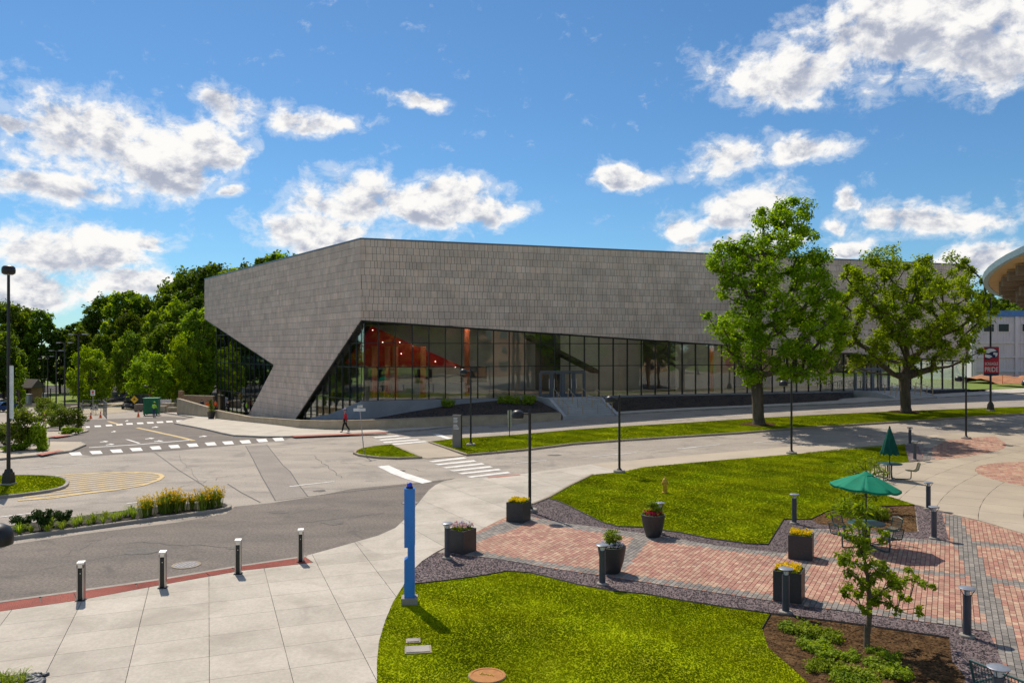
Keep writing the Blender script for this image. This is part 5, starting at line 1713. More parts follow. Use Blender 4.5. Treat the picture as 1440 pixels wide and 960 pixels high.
def silhouette_tree(name, label, group, base_px, sil, scale_off, per, leaf, m, seed, nclump=170, trunk_r=.42, crad=(.5, 1.0), bark='bark', lean=0.0, fork=None):
    rg = np.random.default_rng(seed)
    b = P(*base_px, 0.1)
    Yb = b.y
    k = Yb / F
    poly = [((x - base_px[0]) * k, (HZ - y) * k + CAMZ - b.z) for x, y in sil]     # (dx, height)
    hs = [p[1] for p in poly]; h0, h1 = min(hs), max(hs)
    cs, rs = [], []
    tries = 0
    while len(cs) < nclump and tries < 20000:
        tries += 1
        x = rg.uniform(min(p[0] for p in poly), max(p[0] for p in poly)); z = rg.uniform(h0, h1)
        if not inside((x, z), poly): continue
        # half depth of the crown at this height ~ half width
        xs = [q for q in np.linspace(min(p[0] for p in poly), max(p[0] for p in poly), 40) if inside((q, z), poly)]
        hw = (max(xs) - min(xs)) / 2 if len(xs) > 1 else .5
        xm = (max(xs) + min(xs)) / 2 if xs else x
        lim = hw * math.sqrt(max(0.02, 1 - ((x - xm) / (hw + .01)) ** 2))
        y = rg.uniform(-1, 1) * lim * .95
        c = np.array([x, y, z])
        r = rg.uniform(*crad)
        if any(np.linalg.norm(c - q) < .62 * (r + s) * .75 for q, s in zip(cs, rs)): continue
        cs.append(c); rs.append(r)
    # keep clumps inside the silhouette
    root = empty(name, b); tag(root, label, 'tree', group)
    top = h1 * .82
    tr = []
    for i in range(12):
        f = i / 11
        tr.append((lean * f + .12 * math.sin(f * 5 + seed), .1 * math.sin(f * 4), -0.1 + f * top))
    if fork: tr = tr[:fork]
    nodes, par, rad = skeleton(rg, tr, np.array(cs))
    rad = rad * (trunk_r / rad[0])
    rad = np.maximum(rad, .014)
    tk = limb_mesh(nodes, par, rad, 9, 1.45).build('trunk', M[bark], root, True)
    V, Q = leaf_cloud(rg, np.array(cs), np.array(rs) * 1.05, per, leaf)
    link('crown', np_mesh('crown', V, Q), m, root)
    return root


sil1 = ZZ(2.742, 940, 270, [(480, 20), (555, 60), (545, 130), (600, 180), (615, 250), (580, 310), (650, 370), (680, 450), (660, 560), (650, 640), (590, 710), (480, 730), (380, 700), (340, 745), (240, 720), (260, 650), (200, 590), (170, 540), (112, 500), (160, 460), (230, 450), (205, 380), (205, 320), (137, 262), (180, 215), (255, 168), (320, 222), (352, 180), (290, 140), (360, 75), (410, 60)])
sil2 = ZZ(2.742, 940, 270, [(870, 208), (955, 250), (965, 300), (1018, 213), (1105, 260), (1180, 290), (1185, 350), (1230, 430), (1250, 520), (1200, 600), (1140, 650), (1040, 680), (985, 728), (925, 660), (800, 640), (735, 685), (690, 640), (640, 560), (620, 480), (640, 400), (675, 290), (760, 238), (830, 232)])
TREE_G = None
silhouette_tree('shade_tree', 'tall shade tree with a straight trunk and pointed leafy crown on the grass median', None, (1067, 597.5), sil1, 0, 190, .118, M['leaf_big'], 3, 250, .42, (.4, .95))
silhouette_tree('shade_tree', 'broad spreading shade tree with a short forked trunk on the grass median', None, (1272, 580), sil2, 0, 175, .118, M['leaf_maple'], 8, 240, .40, (.38, .9), fork=4)
for (px, py, r_) in [(1067, 598.5, 1.25), (1272, 581, 1.2)]:
    c = P(px, py); w = [(c.x + r_ * math.cos(a) * (1 + .15 * math.sin(a * 3)), c.y + r_ * math.sin(a)) for a in np.linspace(0, 6.283, 25)[:-1]]
    cx_, cy_ = c.x, c.y
    o = sheet('mulch_ring', w, .11, M['mulch'], .4, zfun=lambda x, y: zg(x, y) + .16 * max(0, 1 - math.hypot(x - cx_, y - cy_) / (r_ * 1.1)))
    struct(o, 'mulch ring at the foot of a shade tree')

# ---- young tree in the mulch bed
rg = np.random.default_rng(21)
b = P(1219, 910, .01)
k = b.y / F
root = empty('young_tree', b); tag(root, 'slender young tree with sparse bright leaves in the mulch bed', 'tree')
trunk = [((x - 1219) * k, .02 * i, (910 - y) * k) for i, (x, y) in enumerate([(1219, 912), (1221, 890), (1224, 865), (1224, 838), (1222, 810), (1217, 780), (1213, 755), (1208, 730), (1203, 716)])]
blob = [(1195, 722, 22), (1188, 733, 20), (1208, 738, 22), (1213, 718, 12), (1186, 716, 14), (1222, 755, 16), (1215, 765, 14), (1203, 762, 12), (1238, 752, 10), (1192, 785, 14), (1205, 778, 15), (1228, 785, 16), (1242, 790, 12), (1195, 792, 12),
        (1192, 822, 14), (1200, 812, 15), (1213, 822, 12), (1188, 834, 9), (1240, 808, 18), (1258, 806, 15), (1275, 812, 15), (1292, 815, 12), (1300, 812, 8), (1255, 822, 14), (1240, 838, 16), (1252, 850, 15), (1230, 845, 12), (1268, 845, 9), (1285, 850, 8), (1212, 842, 12), (1207, 852, 10), (1226, 822, 10), (1218, 800, 12)]
cs = []; rs = []
for (x, y, r) in blob:
    for _ in range(3):
        cs.append(np.array([(x - 1219 + rg.normal() * r * .4) * k, rg.normal() * .22 + (x - 1219) * k * rg.choice([-.4, .4]) * .6, (910 - y + rg.normal() * r * .4) * k])); rs.append(r * k * .62)
nodes, par, rad = skeleton(rg, trunk, np.array(cs), step=.25)
rad = np.maximum(rad * (.055 / rad[0]), .006)
limb_mesh(nodes, par, rad, 8, 1.25).build('trunk', M['bark_young'], root, True)
V, Q = leaf_cloud(rg, np.array(cs), np.array(rs), 34, .062, asp=.42)
link('crown', np_mesh('crown', V, Q), M['leaf_sapling'], root)
# second, smaller sapling behind the open umbrella
b = P(1216, 716, .01); k = b.y / F
root = empty('young_tree', b); tag(root, 'small leafy sapling behind the open green umbrella', 'tree')
cs = [np.array([(x - 1216) * k + rg.normal() * .12, rg.normal() * .3, (716 - y) * k + rg.normal() * .1]) for (x, y) in [(1216, 662), (1205, 666), (1228, 660), (1240, 663), (1222, 655), (1210, 655), (1200, 690), (1212, 692), (1225, 693), (1238, 688), (1232, 697), (1206, 700), (1196, 682), (1221, 650)] for _ in range(2)]
trunk = [(0, 0, -.05), (.02, 0, .5), (0, .02, 1.0), (.03, 0, 1.5), (.02, 0, 1.9)]
nodes, par, rad = skeleton(rg, trunk, np.array(cs), step=.25)
rad = np.maximum(rad * (.045 / rad[0]), .006)
limb_mesh(nodes, par, rad, 7, 1.2).build('trunk', M['bark_young'], root, True)
V, Q = leaf_cloud(rg, np.array(cs), np.full(len(cs), .3), 45, .06, asp=.45)
link('crown', np_mesh('crown', V, Q), M['leaf_sapling'], root)


# ---- wood behind: prototypes reused
def proto_tree(seed, h, w, leaf, per, m, bark='bark', ncl=70, shape='round', skirt=.18):
    rg = np.random.default_rng(seed)
    cs, rs = [], []
    t = 0
    while len(cs) < ncl and t < 6000:
        t += 1
        z = rg.uniform(skirt, 1.0)
        f = (z - skirt) / (1 - skirt)
        prof = math.sqrt(max(0, 1 - (2 * f - .9) ** 2 / 1.25)) if shape == 'round' else (1 - f) ** .8 * (.35 + .65 * min(1, f * 6 + .3))
        a = rg.uniform(0, 6.283); r = w / 2 * prof * rg.uniform(.25, 1) ** .5
        c = np.array([r * math.cos(a), r * math.sin(a), z * h]); rr = rg.uniform(.09, .17) * w * (1 if shape == 'round' else .75)
        if any(np.linalg.norm(c - q) < .5 * (rr + s) * .8 for q, s in zip(cs, rs)): continue
        cs.append(c); rs.append(rr)
    root = empty('wood_tree', (0, 0, 0))
    tr = [(.1 * math.sin(i), .1 * math.cos(i * 2), h * .85 * i / 8 - .3) for i in range(9)]
    nodes, par, rad = skeleton(rg, tr, np.array(cs), step=2.2)
    rad = np.maximum(rad * (h * .02 / rad[0]), .03)
    limb_mesh(nodes, par, rad, 6, 1.3).build('trunk', M[bark], root, True)
    V, Q = leaf_cloud(rg, np.array(cs), np.array(rs), per, leaf)
    link('crown', np_mesh('crown', V, Q), M[m], root)
    return root


WL = 'tall dark green deciduous tree in the wood behind the building site'
WG = 'deciduous trees of the wood behind the building site'
protos = [proto_tree(40 + i, 20, w, .42, 120, 'leaf_wood', ncl=80) for i, w in enumerate((11, 12.5, 10, 13))]
used = [False] * 4
rw = random.Random(17)
LINE = [(-120, 415), (0, 420), (60, 430), (90, 441), (115, 440), (140, 428), (170, 412), (200, 404), (230, 396), (260, 382), (290, 372), (330, 380), (360, 372), (400, 356), (430, 372), (470, 390)]
def top_at(x):
    for (x0, y0), (x1, y1) in zip(LINE[:-1], LINE[1:]):
        if x0 <= x <= x1: return y0 + (y1 - y0) * (x - x0) / (x1 - x0)
    return 420
rows = [(172, 22, 0), (150, 33, 20), (132, 44, 44)]
for Y0, stp, low in rows:
    x = -110 + rw.uniform(0, 15)
    while x < (440 if Y0 > 160 else 318):
        Y = Y0 + rw.uniform(-7, 7)
        if 95 > x > 40 and Y0 < 160: x += stp; continue
        yt = top_at(x) + low + rw.uniform(-4, 26)
        X = (x - 720) / F * Y
        zb = zg(X, Y) - .2
        h = CAMZ + (HZ - yt) / F * Y - zb
        i = rw.randrange(4)
        o = protos[i] if not used[i] else dup(protos[i])
        used[i] = True
        o.location = (X, Y, zb); o.rotation_euler = (0, 0, rw.uniform(0, 6.28)); s_ = h / 20.3; o.scale = (s_ * rw.uniform(.66, .95), s_ * rw.uniform(.66, .95), s_)
        tag(o, {172: 'tall dark green tree in the back row of the wood', 150: 'tall dark green tree in the middle of the wood', 132: 'dark green tree at the front edge of the wood'}[Y0], 'tree', WG)
        x += stp * rw.uniform(.8, 1.25)
for i in range(12):
    o = dup(protos[i % 4]); X, Y = -78 - (i % 6) * 11 - rw.uniform(0, 4), 96 + (i % 6) * 6 + (i // 6) * 16 + rw.uniform(-3, 3)
    s_ = rw.uniform(.75, 1.0)
    o.location = (X, Y, zg(X, Y) - .2); o.rotation_euler = (0, 0, rw.uniform(0, 6)); o.scale = (s_, s_, s_)
    tag(o, 'wood tree far along the side street, mirrored in the hall corner glass', 'tree', 'trees along the side street')
# trees beyond the white building and beside it
for (x, yt, Y) in [(1385, 418, 185), (1402, 424, 190), (1420, 416, 195), (1440, 420, 190), (1462, 418, 185)]:
    i = rw.randrange(4); o = dup(protos[i]); X = (x - 720) / F * Y; zb = 1.4
    h = CAMZ + (HZ - yt) / F * Y - zb
    o.location = (X, Y, zb); o.rotation_euler = (0, 0, rw.uniform(0, 6)); s_ = h / 20.3; o.scale = (s_, s_, s_)
    tag(o, 'green tree standing behind the white metal building', 'tree', 'trees behind the white building')
# brighter, smaller trees before the wood
lime = proto_tree(61, 8, 7.2, .20, 170, 'leaf_lime', ncl=60, skirt=.12)
def put_lime(o, x, yb, yt, w, label, Y=None):
    Y = Y or 118
    X = (x - 720) / F * Y; zb = zg(X, Y) - .1
    h = CAMZ + (HZ - yt) / F * Y - zb
    o.location = (X, Y, zb); o.rotation_euler = (0, 0, rw.uniform(0, 6)); sw = (w * Y / F) / 7.2
    o.scale = (sw, sw, h / 8.1); o.name = 'round_tree'; tag(o, label, 'tree')
put_lime(lime, 211, 562, 498, 62, 'round bright green tree standing before the dark wood')
put_lime(dup(lime), 255, 562, 478, 42, 'taller lime green tree right beside the hall', 122)
put_lime(dup(lime), 279, 562, 486, 40, 'lime green tree touching the left glass of the hall', 126)
put_lime(dup(lime), 128, 562, 492, 56, 'loose bright green tree behind the double lamp posts', 125)
cyp = proto_tree(71, 7, 2.4, .12, 150, 'leaf_lime', ncl=70, shape='cone', skirt=.03)
cyp.name = 'conifer'; c = P(27, 566); Y = 100; X = (27 - 720) / F * Y; zb = zg(X, Y)
cyp.location = (X, Y, zb); cyp.scale = (.75, .75, (CAMZ + (HZ - 500) / F * Y - zb) / 7.0)
tag(cyp, 'narrow pointed yellow green conifer by the brick hut', 'tree')


# ---- shrubs
def shrub_proto(name, w, h, leaf, n, m, seed, stems=True, per=60):
    rg = np.random.default_rng(seed)
    cs = []; rs = []
    for _ in range(n):
        a = rg.uniform(0, 6.28); f = rg.random() ** .5; z = rg.uniform(.25, .85)
        cs.append([w / 2 * f * .75 * math.cos(a), w / 2 * f * .75 * math.sin(a), h * z]); rs.append(w * rg.uniform(.13, .2))
    root = empty(name)
    V, Q = leaf_cloud(rg, np.array(cs), np.array(rs), per, leaf)
    V[:, 2] = np.maximum(V[:, 2], .01)
    link('foliage', np_mesh('foliage', V, Q), M[m], root)
    if stems:
        mb = MB()
        for c in cs[:10]: mb.cone((c[0] * .15, c[1] * .15, -.05), c, .025 * w / 1.5, .008, 5)
        mb.build('stems', M['bark'], root)
    return root


big = shrub_proto('shrub', 2.6, 2.2, .10, 34, 'leaf_shrub', 81)
spots = [(33, 632, 108, 84, 'round leafy shrub on a short stem at the left pavement corner'), (8, 625, 60, 44, 'shrub half cut off at the pavement corner by the tall lamp post'),
         (84, 605, 62, 46, 'olive shrub beside the tall black double lamp post'), (105, 604, 62, 44, 'olive shrub right of the double lamp post base'), (62, 586, 58, 40, 'small brownish shrub behind the olive shrubs'), (75, 590, 54, 34, 'brownish shrub along the far left pavement')]
for i, (x, y, wpx, hpx, lab) in enumerate(spots):
    o = big if i == 0 else dup(big)
    p = P(x, y, .1); k = p.y / F
    o.location = p; o.rotation_euler = (0, 0, i * 1.3); o.scale = (wpx * k / 2.6 * .60, wpx * k / 2.6 * .60, hpx * k / 2.2 * .74); tag(o, lab, 'shrub')
low = shrub_proto('ground_shrub', 1.6, .7, .09, 30, 'leaf_lime', 83, False)
for i, (x, y, wpx, hpx, lab) in enumerate([(50, 632, 40, 34, 'bright leafy climber bush at the foot of the corner shrub'), (20, 634, 44, 10, 'low bright ground cover along the left pavement edge'), (60, 634, 26, 8, 'low bright ground cover below the climber bush'),
                                          (100, 610, 34, 9, 'low green planting around the lamp post island'), (80, 600, 24, 9, 'low green planting beneath the olive shrubs'), (5, 616, 34, 12, 'low green planting behind the left pavement')]):
    o = low if i == 0 else dup(low)
    p = P(x, y, .1); k = p.y / F
    o.location = p; o.rotation_euler = (0, 0, i * 1.1); o.scale = (wpx * k / 1.6, wpx * k / 1.6 * .7, hpx * k / .7); tag(o, lab, 'shrub')

# median planting: dark shrubs, pale lilies, tall yellow flowers
dk = shrub_proto('dark_shrub', 1.0, .75, .055, 26, 'leaf_dark', 85, per=70)
for i, (x, y, w_, h_, lab) in enumerate([(29, 744, 26, 16, 'wide dark green shrub at the left end of the median'), (58, 745, 23, 24, 'upright dark green shrub, darkest in the median'), (86, 738, 24, 17, 'dark green shrub nearest the pale lilies')]):
    o = dk if i == 0 else dup(dk)
    p = P(x, y, .1); k = p.y / F
    o.location = p; o.scale = (w_ * k * 1.25, w_ * k * 1.25, h_ * k / .75 * 1.25); tag(o, lab, 'shrub')


def blade_clump(name, n, l, w, m, seed, spread=.9, stems=None, heads=None):
    rg = random.Random(seed)
    root = empty(name)
    mb = MB()
    for _ in range(n):
        a = rg.uniform(0, 6.283); ln = l * rg.uniform(.6, 1.1); out = rg.uniform(.15, spread)
        d = Vector((math.cos(a), math.sin(a), 0)); s = Vector((-d.y, d.x, 0)) * w / 2
        b0 = d * rg.uniform(0, .06)
        pts = [b0, b0 + d * ln * out * .35 + Vector((0, 0, ln * .6)), b0 + d * ln * out * .75 + Vector((0, 0, ln * (.85 - .2 * out))), b0 + d * ln * out + Vector((0, 0, ln * (.8 - .5 * out)))]
        vs = []
        for q, p in enumerate(pts[:-1]): vs += [p - s * (1 - q * .2), p + s * (1 - q * .2)]
        vs.append(pts[-1])
        mb.add(vs, [(0, 1, 3, 2), (2, 3, 5, 4), (4, 5, 6)])
    mb.build('foliage', M[m], root)
    if heads:
        cnt, hm, hh, hs, sp = heads
        hb = MB(); sb = MB()
        for _ in range(cnt):
            a = rg.uniform(0, 6.283); r = sp * math.sqrt(rg.random()); x, y = r * math.cos(a), r * math.sin(a); z = hh * rg.uniform(.5, 1.1)
            sb.cone((x * .6, y * .6, 0), (x, y, z), .006, .004, 4)
            for q in range(5):
                p = Vector((x + rg.gauss(0, hs * .55), y + rg.gauss(0, hs * .55), z + rg.gauss(0, hs * .6)))
                d1 = Vector((rg.gauss(0, 1), rg.gauss(0, 1), rg.gauss(0, .6))).normalized() * hs * rg.uniform(.5, .9); d2 = d1.cross(Vector((rg.gauss(0, 1), rg.gauss(0, 1), 1))).normalized() * hs * .6
                hb.add([p - d1, p - d2, p + d1, p + d2], [(0, 1, 2, 3)])
        sb.build('stems', M['leaf_cover'], root); struct(hb.build('blossom_heads', M[hm], root), None, 'stuff')
    return root


lily = blade_clump('lily_clump', 60, .62, .035, 'leaf_lily', 91, 1.0)
LG = 'pale lily clumps in the median'
for i, (x, y) in enumerate([(27, 751), (44, 749), (67, 748), (72, 741), (87, 745), (106, 741), (113, 737), (125, 739), (132, 735), (145, 736), (149, 729), (160, 733), (168, 730), (176, 727), (188, 729), (184, 725)]):
    o = lily if i == 0 else dup(lily)
    p = P(x, y, .09); s_ = rw.uniform(.5, .8)
    o.location = p; o.rotation_euler = (0, 0, rw.uniform(0, 6)); o.scale = (s_,) * 3
    tag(o, 'pale lime lily clump with arching leaves in the planted median', 'plant', LG)
gold = blade_clump('yellow_flowers', 150, .85, .03, 'leaf_lily', 95, .42, heads=(46, 'petal_gold', .84, .05, .36))
YG = 'tall yellow flowers in the median'
for i, (x, y) in enumerate([(203, 727), (211, 724), (225, 720), (233, 722), (240, 719), (248, 720), (257, 717), (270, 716), (283, 718), (291, 715), (299, 714), (307, 712)]):
    o = gold if i == 0 else dup(gold)
    p = P(x, y, .09); s_ = rw.uniform(.68, .98) * (.8 if 255 < x < 275 else 1)
    o.location = p; o.rotation_euler = (0, 0, rw.uniform(0, 6)); o.scale = (s_ * .95, s_ * .95, s_)
    tag(o, 'tall clump of golden yellow flowers at the tip of the planted median', 'flowers', YG)
tuft = blade_clump('grass_tuft', 50, .55, .02, 'leaf_lily', 97, 1.1)
for i, (x, y) in enumerate([(16, 965), (30, 963), (4, 962)]):
    o = tuft if i == 0 else dup(tuft)
    o.location = P(x, y, .03); o.scale = (.7, .7, .6); o.rotation_euler = (0, 0, i * 2); tag(o, 'arching grass tuft in the pebble bed of the plaza', 'plant', 'grass tufts in the pebble bed')
# leafy ground cover in the mulch beds
cov = shrub_proto('ground_cover', .9, .16, .035, 26, 'leaf_cover', 99, False, per=40)
for i, (x, y, s_) in enumerate([(1118, 887, 1), (1135, 890, 1.05), (1150, 897, 1.1), (1170, 900, .95), (1146, 912, 1.0), (1160, 920, .95), (1148, 942, .9), (1180, 945, .9), (1195, 925, .8), (1205, 952, 1), (1185, 958, 1), (1240, 938, .95), (1260, 950, .9), (1232, 918, .7), (1220, 965, 1), (1255, 926, .7)]):
    o = cov if i == 0 else dup(cov)
    o.location = P(x, y, .0); o.rotation_euler = (0, 0, i * 1.7); o.scale = (s_ * rw.uniform(.7, 1.05), s_ * rw.uniform(.7, 1.05), s_ * rw.uniform(.6, 1.1))
    tag(o, 'low spreading green plant in the mulch bed around the young tree', 'plant', 'ground cover in the mulch bed')
for i, (x, y, s_) in enumerate([(1205, 722, 1.3), (1218, 728, 1.4), (1232, 730, 1.2), (1190, 724, 1.0)]):
    o = dup(cov); o.location = P(x, y, .0); o.rotation_euler = (0, 0, i * 1.1); o.scale = (s_, s_, s_ * 2)
    tag(o, 'low green plant in the mulch bed behind the umbrella table', 'plant', 'ground cover behind the table')
for i, (t, n) in enumerate([(7.5, .8), (13.2, 2.2), (14.2, 2.8), (14.8, 1.6), (12.4, 1.4)]):
    o = dup(cov); o.location = fr(t, n, 1.3 + (.15 if i else -.05)); o.scale = (1.6, 1.6, 3.5); o.rotation_euler = (0, 0, i)
    tag(o, 'dark leafy clump on the bed beside the main stairs', 'plant', 'plants on the hall bed')
# ------------------------------------------------------------------ street furniture and other things
def zpx(py, Y): return CAMZ - (py - HZ) / F * Y


# ---- small street lamps with a dome head on a short arm
def lamp(px, yb, ytop, label, side=-1, off=0.0, group=None, at=None, h=None, armrot=None, pad=True):
    p = at or P(px, yb, off)
    h = h or (zpx(ytop, p.y) - p.z)
    root = empty('street_lamp', p); tag(root, label, 'street lamp', group)
    if pad: MB().lathe([(0.30, -.05), (.30, .10), (.27, .13), (0, .13)], 20).build('footing', M['kerb_concrete'], root)
    MB().lathe([(.13, .10), (.13, .16), (.07, .22), (0, .22)], 16).build('base_plate', M['black_metal'], root)
    MB().cone((0, 0, .15), (0, 0, h - .02), .062, .055, 12).build('pole', M['black_metal'], root, 40)
    MB().cone((0, 0, h - .02), (0, 0, h + .09), .06, .012, 10).build('finial', M['black_metal'], root)
    a = armrot if armrot is not None else 0
    arm = MB().cone((0, 0, h - .12), (side * .30, 0, h - .12), .028, .028, 8).build('arm', M['black_metal'], root)
    R0 = .25
    hd = MB().lathe([(0, -.20), (.15, -.20), (.235, -.17), (.245, -.10), (.235, 0), (.19, .085), (.11, .13), (0, .145)], 24, (side * .47, 0, h - .12)).build('lamp_head', M['black_metal'], root, 50)
    MB().lathe([(0, -.204), (.14, -.204), (.14, -.21), (0, -.215)], 18, (side * .47, 0, h - .12)).build('lens', M['lens_white'], hd)
    if armrot is not None: root.rotation_euler = (0, 0, armrot)
    return root


lamp(745, 719.5, 577, 'black dome lamp beside the yellow flower planter')
lamp(871, 664, 557, 'black dome lamp at the corner of the plaza pavement', off=.02)
lamp(1113, 638, 535, 'black dome lamp on the lawn edge in front of the tall shade tree')
lamp(1358.5, 617, 529, 'black dome lamp beside the leaf-shaped brick field')
lamp(662, 626, 519, 'black dome lamp beside the grey directory sign on the median', off=.1)
lamp(0, 0, 0, 'dome lamp whose head reaches in beside the driveway', side=1, at=Vector((-8.07, 11.6, 0.02)), h=3.66)


# ---- tall lamps
def tall_lamp(px, yb, ytop, label, off, Y=None, banner=None):
    p = P(px, yb, off)
    if Y: p = Vector(((px - 720) / F * Y, Y, zg((px - 720) / F * Y, Y) + off))
    h = zpx(ytop, p.y) - p.z
    root = empty('tall_street_lamp', p); tag(root, label, 'street lamp')
    MB().hexa([(-.24, -.24, -.05), (.24, -.24, -.05), (.24, .24, -.05), (-.24, .24, -.05), (-.24, -.24, .08), (.24, -.24, .08), (.24, .24, .08), (-.24, .24, .08)]).build('footing', M['kerb_concrete'], root)
    b_ = MB()
    for z0, z1, r0, r1 in ((.08, .55, .20, .17), (.55, .72, .14, .10)):
        b_.hexa([(x * r, y * r, z) for z, r in ((z0, r0), (z1, r1)) for x, y in ((-1, -1), (1, -1), (1, 1), (-1, 1))])
    b_.build('base_shoe', M['black_metal'], root)
    MB().cone((0, 0, .7), (0, 0, h - .2), .085, .06, 14).build('pole', M['black_metal'], root, 40)
    hd = MB().lathe([(0, -.30), (.20, -.30), (.27, -.25), (.285, -.12), (.27, .02), (.20, .09), (0, .12)], 24, (0, 0, h - .12)).build('lamp_head', M['black_metal'], root, 50)
    MB().lathe([(0, -.305), (.18, -.305), (.18, -.315), (0, -.325)], 18, (0, 0, h - .12)).build('lens', M['lens_white'], hd)
    return root, p, h


lr, lp_, lh = tall_lamp(12, 681, 373, 'tall black lamp post with edge-on banners on the grass island', .10)
for s_, m_ in ((1, 'sign_white'), (-1, 'blue_trim')):
    z0, z1 = zpx(588, lp_.y) - lp_.z, zpx(514, lp_.y) - lp_.z
    bn = empty('banner', (0, 0, 0), parent=lr)
    a = Vector((.07, -.06, 0)) * s_; d = (Vector((.735, -.678, 0)) if s_ == 1 else Vector((-.585, .811, 0))) * .62
    MB().hexa([a + Vector((0, .012, z0)), a + d + Vector((0, .012, z0)), a + d + Vector((.02, -.012, z0)), a + Vector((.02, -.012, z0)), a + Vector((0, .012, z1)), a + d + Vector((0, .012, z1)), a + d + Vector((.02, -.012, z1)), a + Vector((.02, -.012, z1))]).build('cloth', M[m_], bn)
    MB().cone((0, 0, z1 + .02), a + d + Vector((0, 0, z1 + .02)), .015, .015, 6).build('bracket', M['black_metal'], bn)
    MB().cone((0, 0, z0 - .02), a + d + Vector((0, 0, z0 - .02)), .015, .015, 6).build('bracket', M['black_metal'], bn)

rr_, rp_, rh = tall_lamp(1393, 577, 411, 'tall black lamp post carrying the red and navy banner', .10)
kY = rp_.y / F
z0, z1 = zpx(527, rp_.y) - rp_.z, zpx(488, rp_.y) - rp_.z
bn = empty('banner', (0, -.10, 0), parent=rr_)
for s_ in (-1, 1):
    w_ = 10.6 * kY
    MB().box((s_ * (w_ / 2 + .01), 0, (z0 + z1) / 2), (w_, .015, z1 - z0)).build('cloth', M['banner_red'], bn)
    MB().cone((0, .03, z1 + .03), (s_ * w_, .03, z1 + .03), .02, .02, 6).build('bracket', M['black_metal'], bn)
    MB().cone((0, .03, z0 - .03), (s_ * w_, .03, z0 - .03), .02, .02, 6).build('bracket', M['black_metal'], bn)
MB().box((0, -.012, z0 + .06), (21 * kY, .006, .15)).build('navy_band', M['banner_navy'], bn)
for txt, zf, sz in (('SCREAGLE', .40, .34), ('PRIDE', .19, .56)):
    t_ = link('lettering', text_mesh(txt, sz, .003), M['sign_white'], bn)
    wd_ = max(v.co.x for v in t_.data.vertices) - min(v.co.x for v in t_.data.vertices); fx_ = 18.5 * kY / wd_
    t_.scale = (fx_, 1, 1); t_.rotation_euler = (R(90), 0, 0); t_.location = (0, -.014, z0 + (z1 - z0) * zf)
# eagle head emblem: navy and white shapes
def flat(pts, m_, name, dy):
    Hh = z1 - z0
    MB().slab3([Vector((x * kY, dy, z0 + Hh * z)) for x, z in pts], Vector((0, .004, 0))).build(name, M[m_], bn)
flat([(-9.5, .93), (-4, .985), (3, .97), (8, .90), (10, .80), (9.2, .68), (6, .60), (2, .62), (-3, .56), (-9.5, .56)], 'banner_navy', 'emblem', -.014)
flat([(-9, .90), (-3, .95), (3, .94), (7.5, .87), (5, .86), (0, .83), (-4, .78), (-9, .80)], 'sign_white', 'emblem', -.019)
flat([(3, .82), (8.8, .79), (8.2, .70), (6, .64), (5.4, .72), (2.5, .74)], 'sign_white', 'emblem', -.019)
flat([(-9, .74), (-2, .72), (1.5, .66), (-3, .60), (-9, .64)], 'sign_white', 'emblem', -.019)


# ---- double headed parking lamps
def double_lamp(px, ytop, Y, arm, label):
    X = (px - 720) / F * Y; zb = zg(X, Y) + .1
    h = zpx(ytop, Y) - zb
    root = empty('double_lamp', (X, Y, zb)); tag(root, label, 'street lamp')
    MB().lathe([(.28, -.1), (.28, .35), (.22, .4), (0, .4)], 14).build('footing', M['kerb_concrete'], root)
    MB().cone((0, 0, .3), (0, 0, h), .09, .075, 10).build('pole', M['black_metal'], root, 40)
    for s_ in (-1, 1):
        ar = MB().cone((0, 0, h - .03), (s_ * arm * .45, 0, h + .02), .03, .03, 6).build('arm', M['black_metal'], root)
        MB().box((s_ * arm * .75, 0, h + .02), (arm * .55, .3, .10)).build('lamp_head', M['sign_back'], root)
for i, (px, yt, Y, lab) in enumerate([(110.5, 470, 70, 'tall double lamp post on the small pavement island'), (91, 482, 83, 'double lamp post behind the olive shrubs, second of the row'), (79, 493, 97, 'double lamp post standing third in the row towards the wood'),
                                       (67, 501, 111, 'double lamp post standing fourth in the row towards the wood'), (61, 504.5, 125, 'double lamp post standing last in the row towards the wood')]):
    double_lamp(px, yt, Y, .8, lab)
double_lamp(71, 546, 128, .5, 'short double lamp with pale heads by the grass strip')
double_lamp(63, 533, 140, .5, 'short double lamp in front of the dark wood')


# ---- bollard lights
def bollard_proto():
    root = empty('bollard_light')
    MB().lathe([(.155, -.05), (.155, .035), (.14, .05), (0, .05)], 22).build('footing', M['kerb_concrete'], root)
    MB().cone((0, 0, .04), (0, 0, .90), .085, .085, 20).build('post', M['bollard_metal'], root, 40)
    MB().lathe([(.0, .905), (.06, .905), (.06, 1.00), (0, 1.00)], 16).build('lens', M['lens_white'], root)
    ribs = MB()
    for k in range(4):
        a = k * math.pi / 2 + .78
        ribs.cone((.075 * math.cos(a), .075 * math.sin(a), .89), (.15 * math.cos(a), .15 * math.sin(a), 1.03), .008, .008, 5)
    ribs.build('struts', M['black_metal'], root)
    MB().lathe([(.085, 1.0), (.17, 1.035), (.175, 1.05), (.16, 1.06), (0, 1.068)], 24).build('cap', M['bollard_cap'], root, 40)
    return root


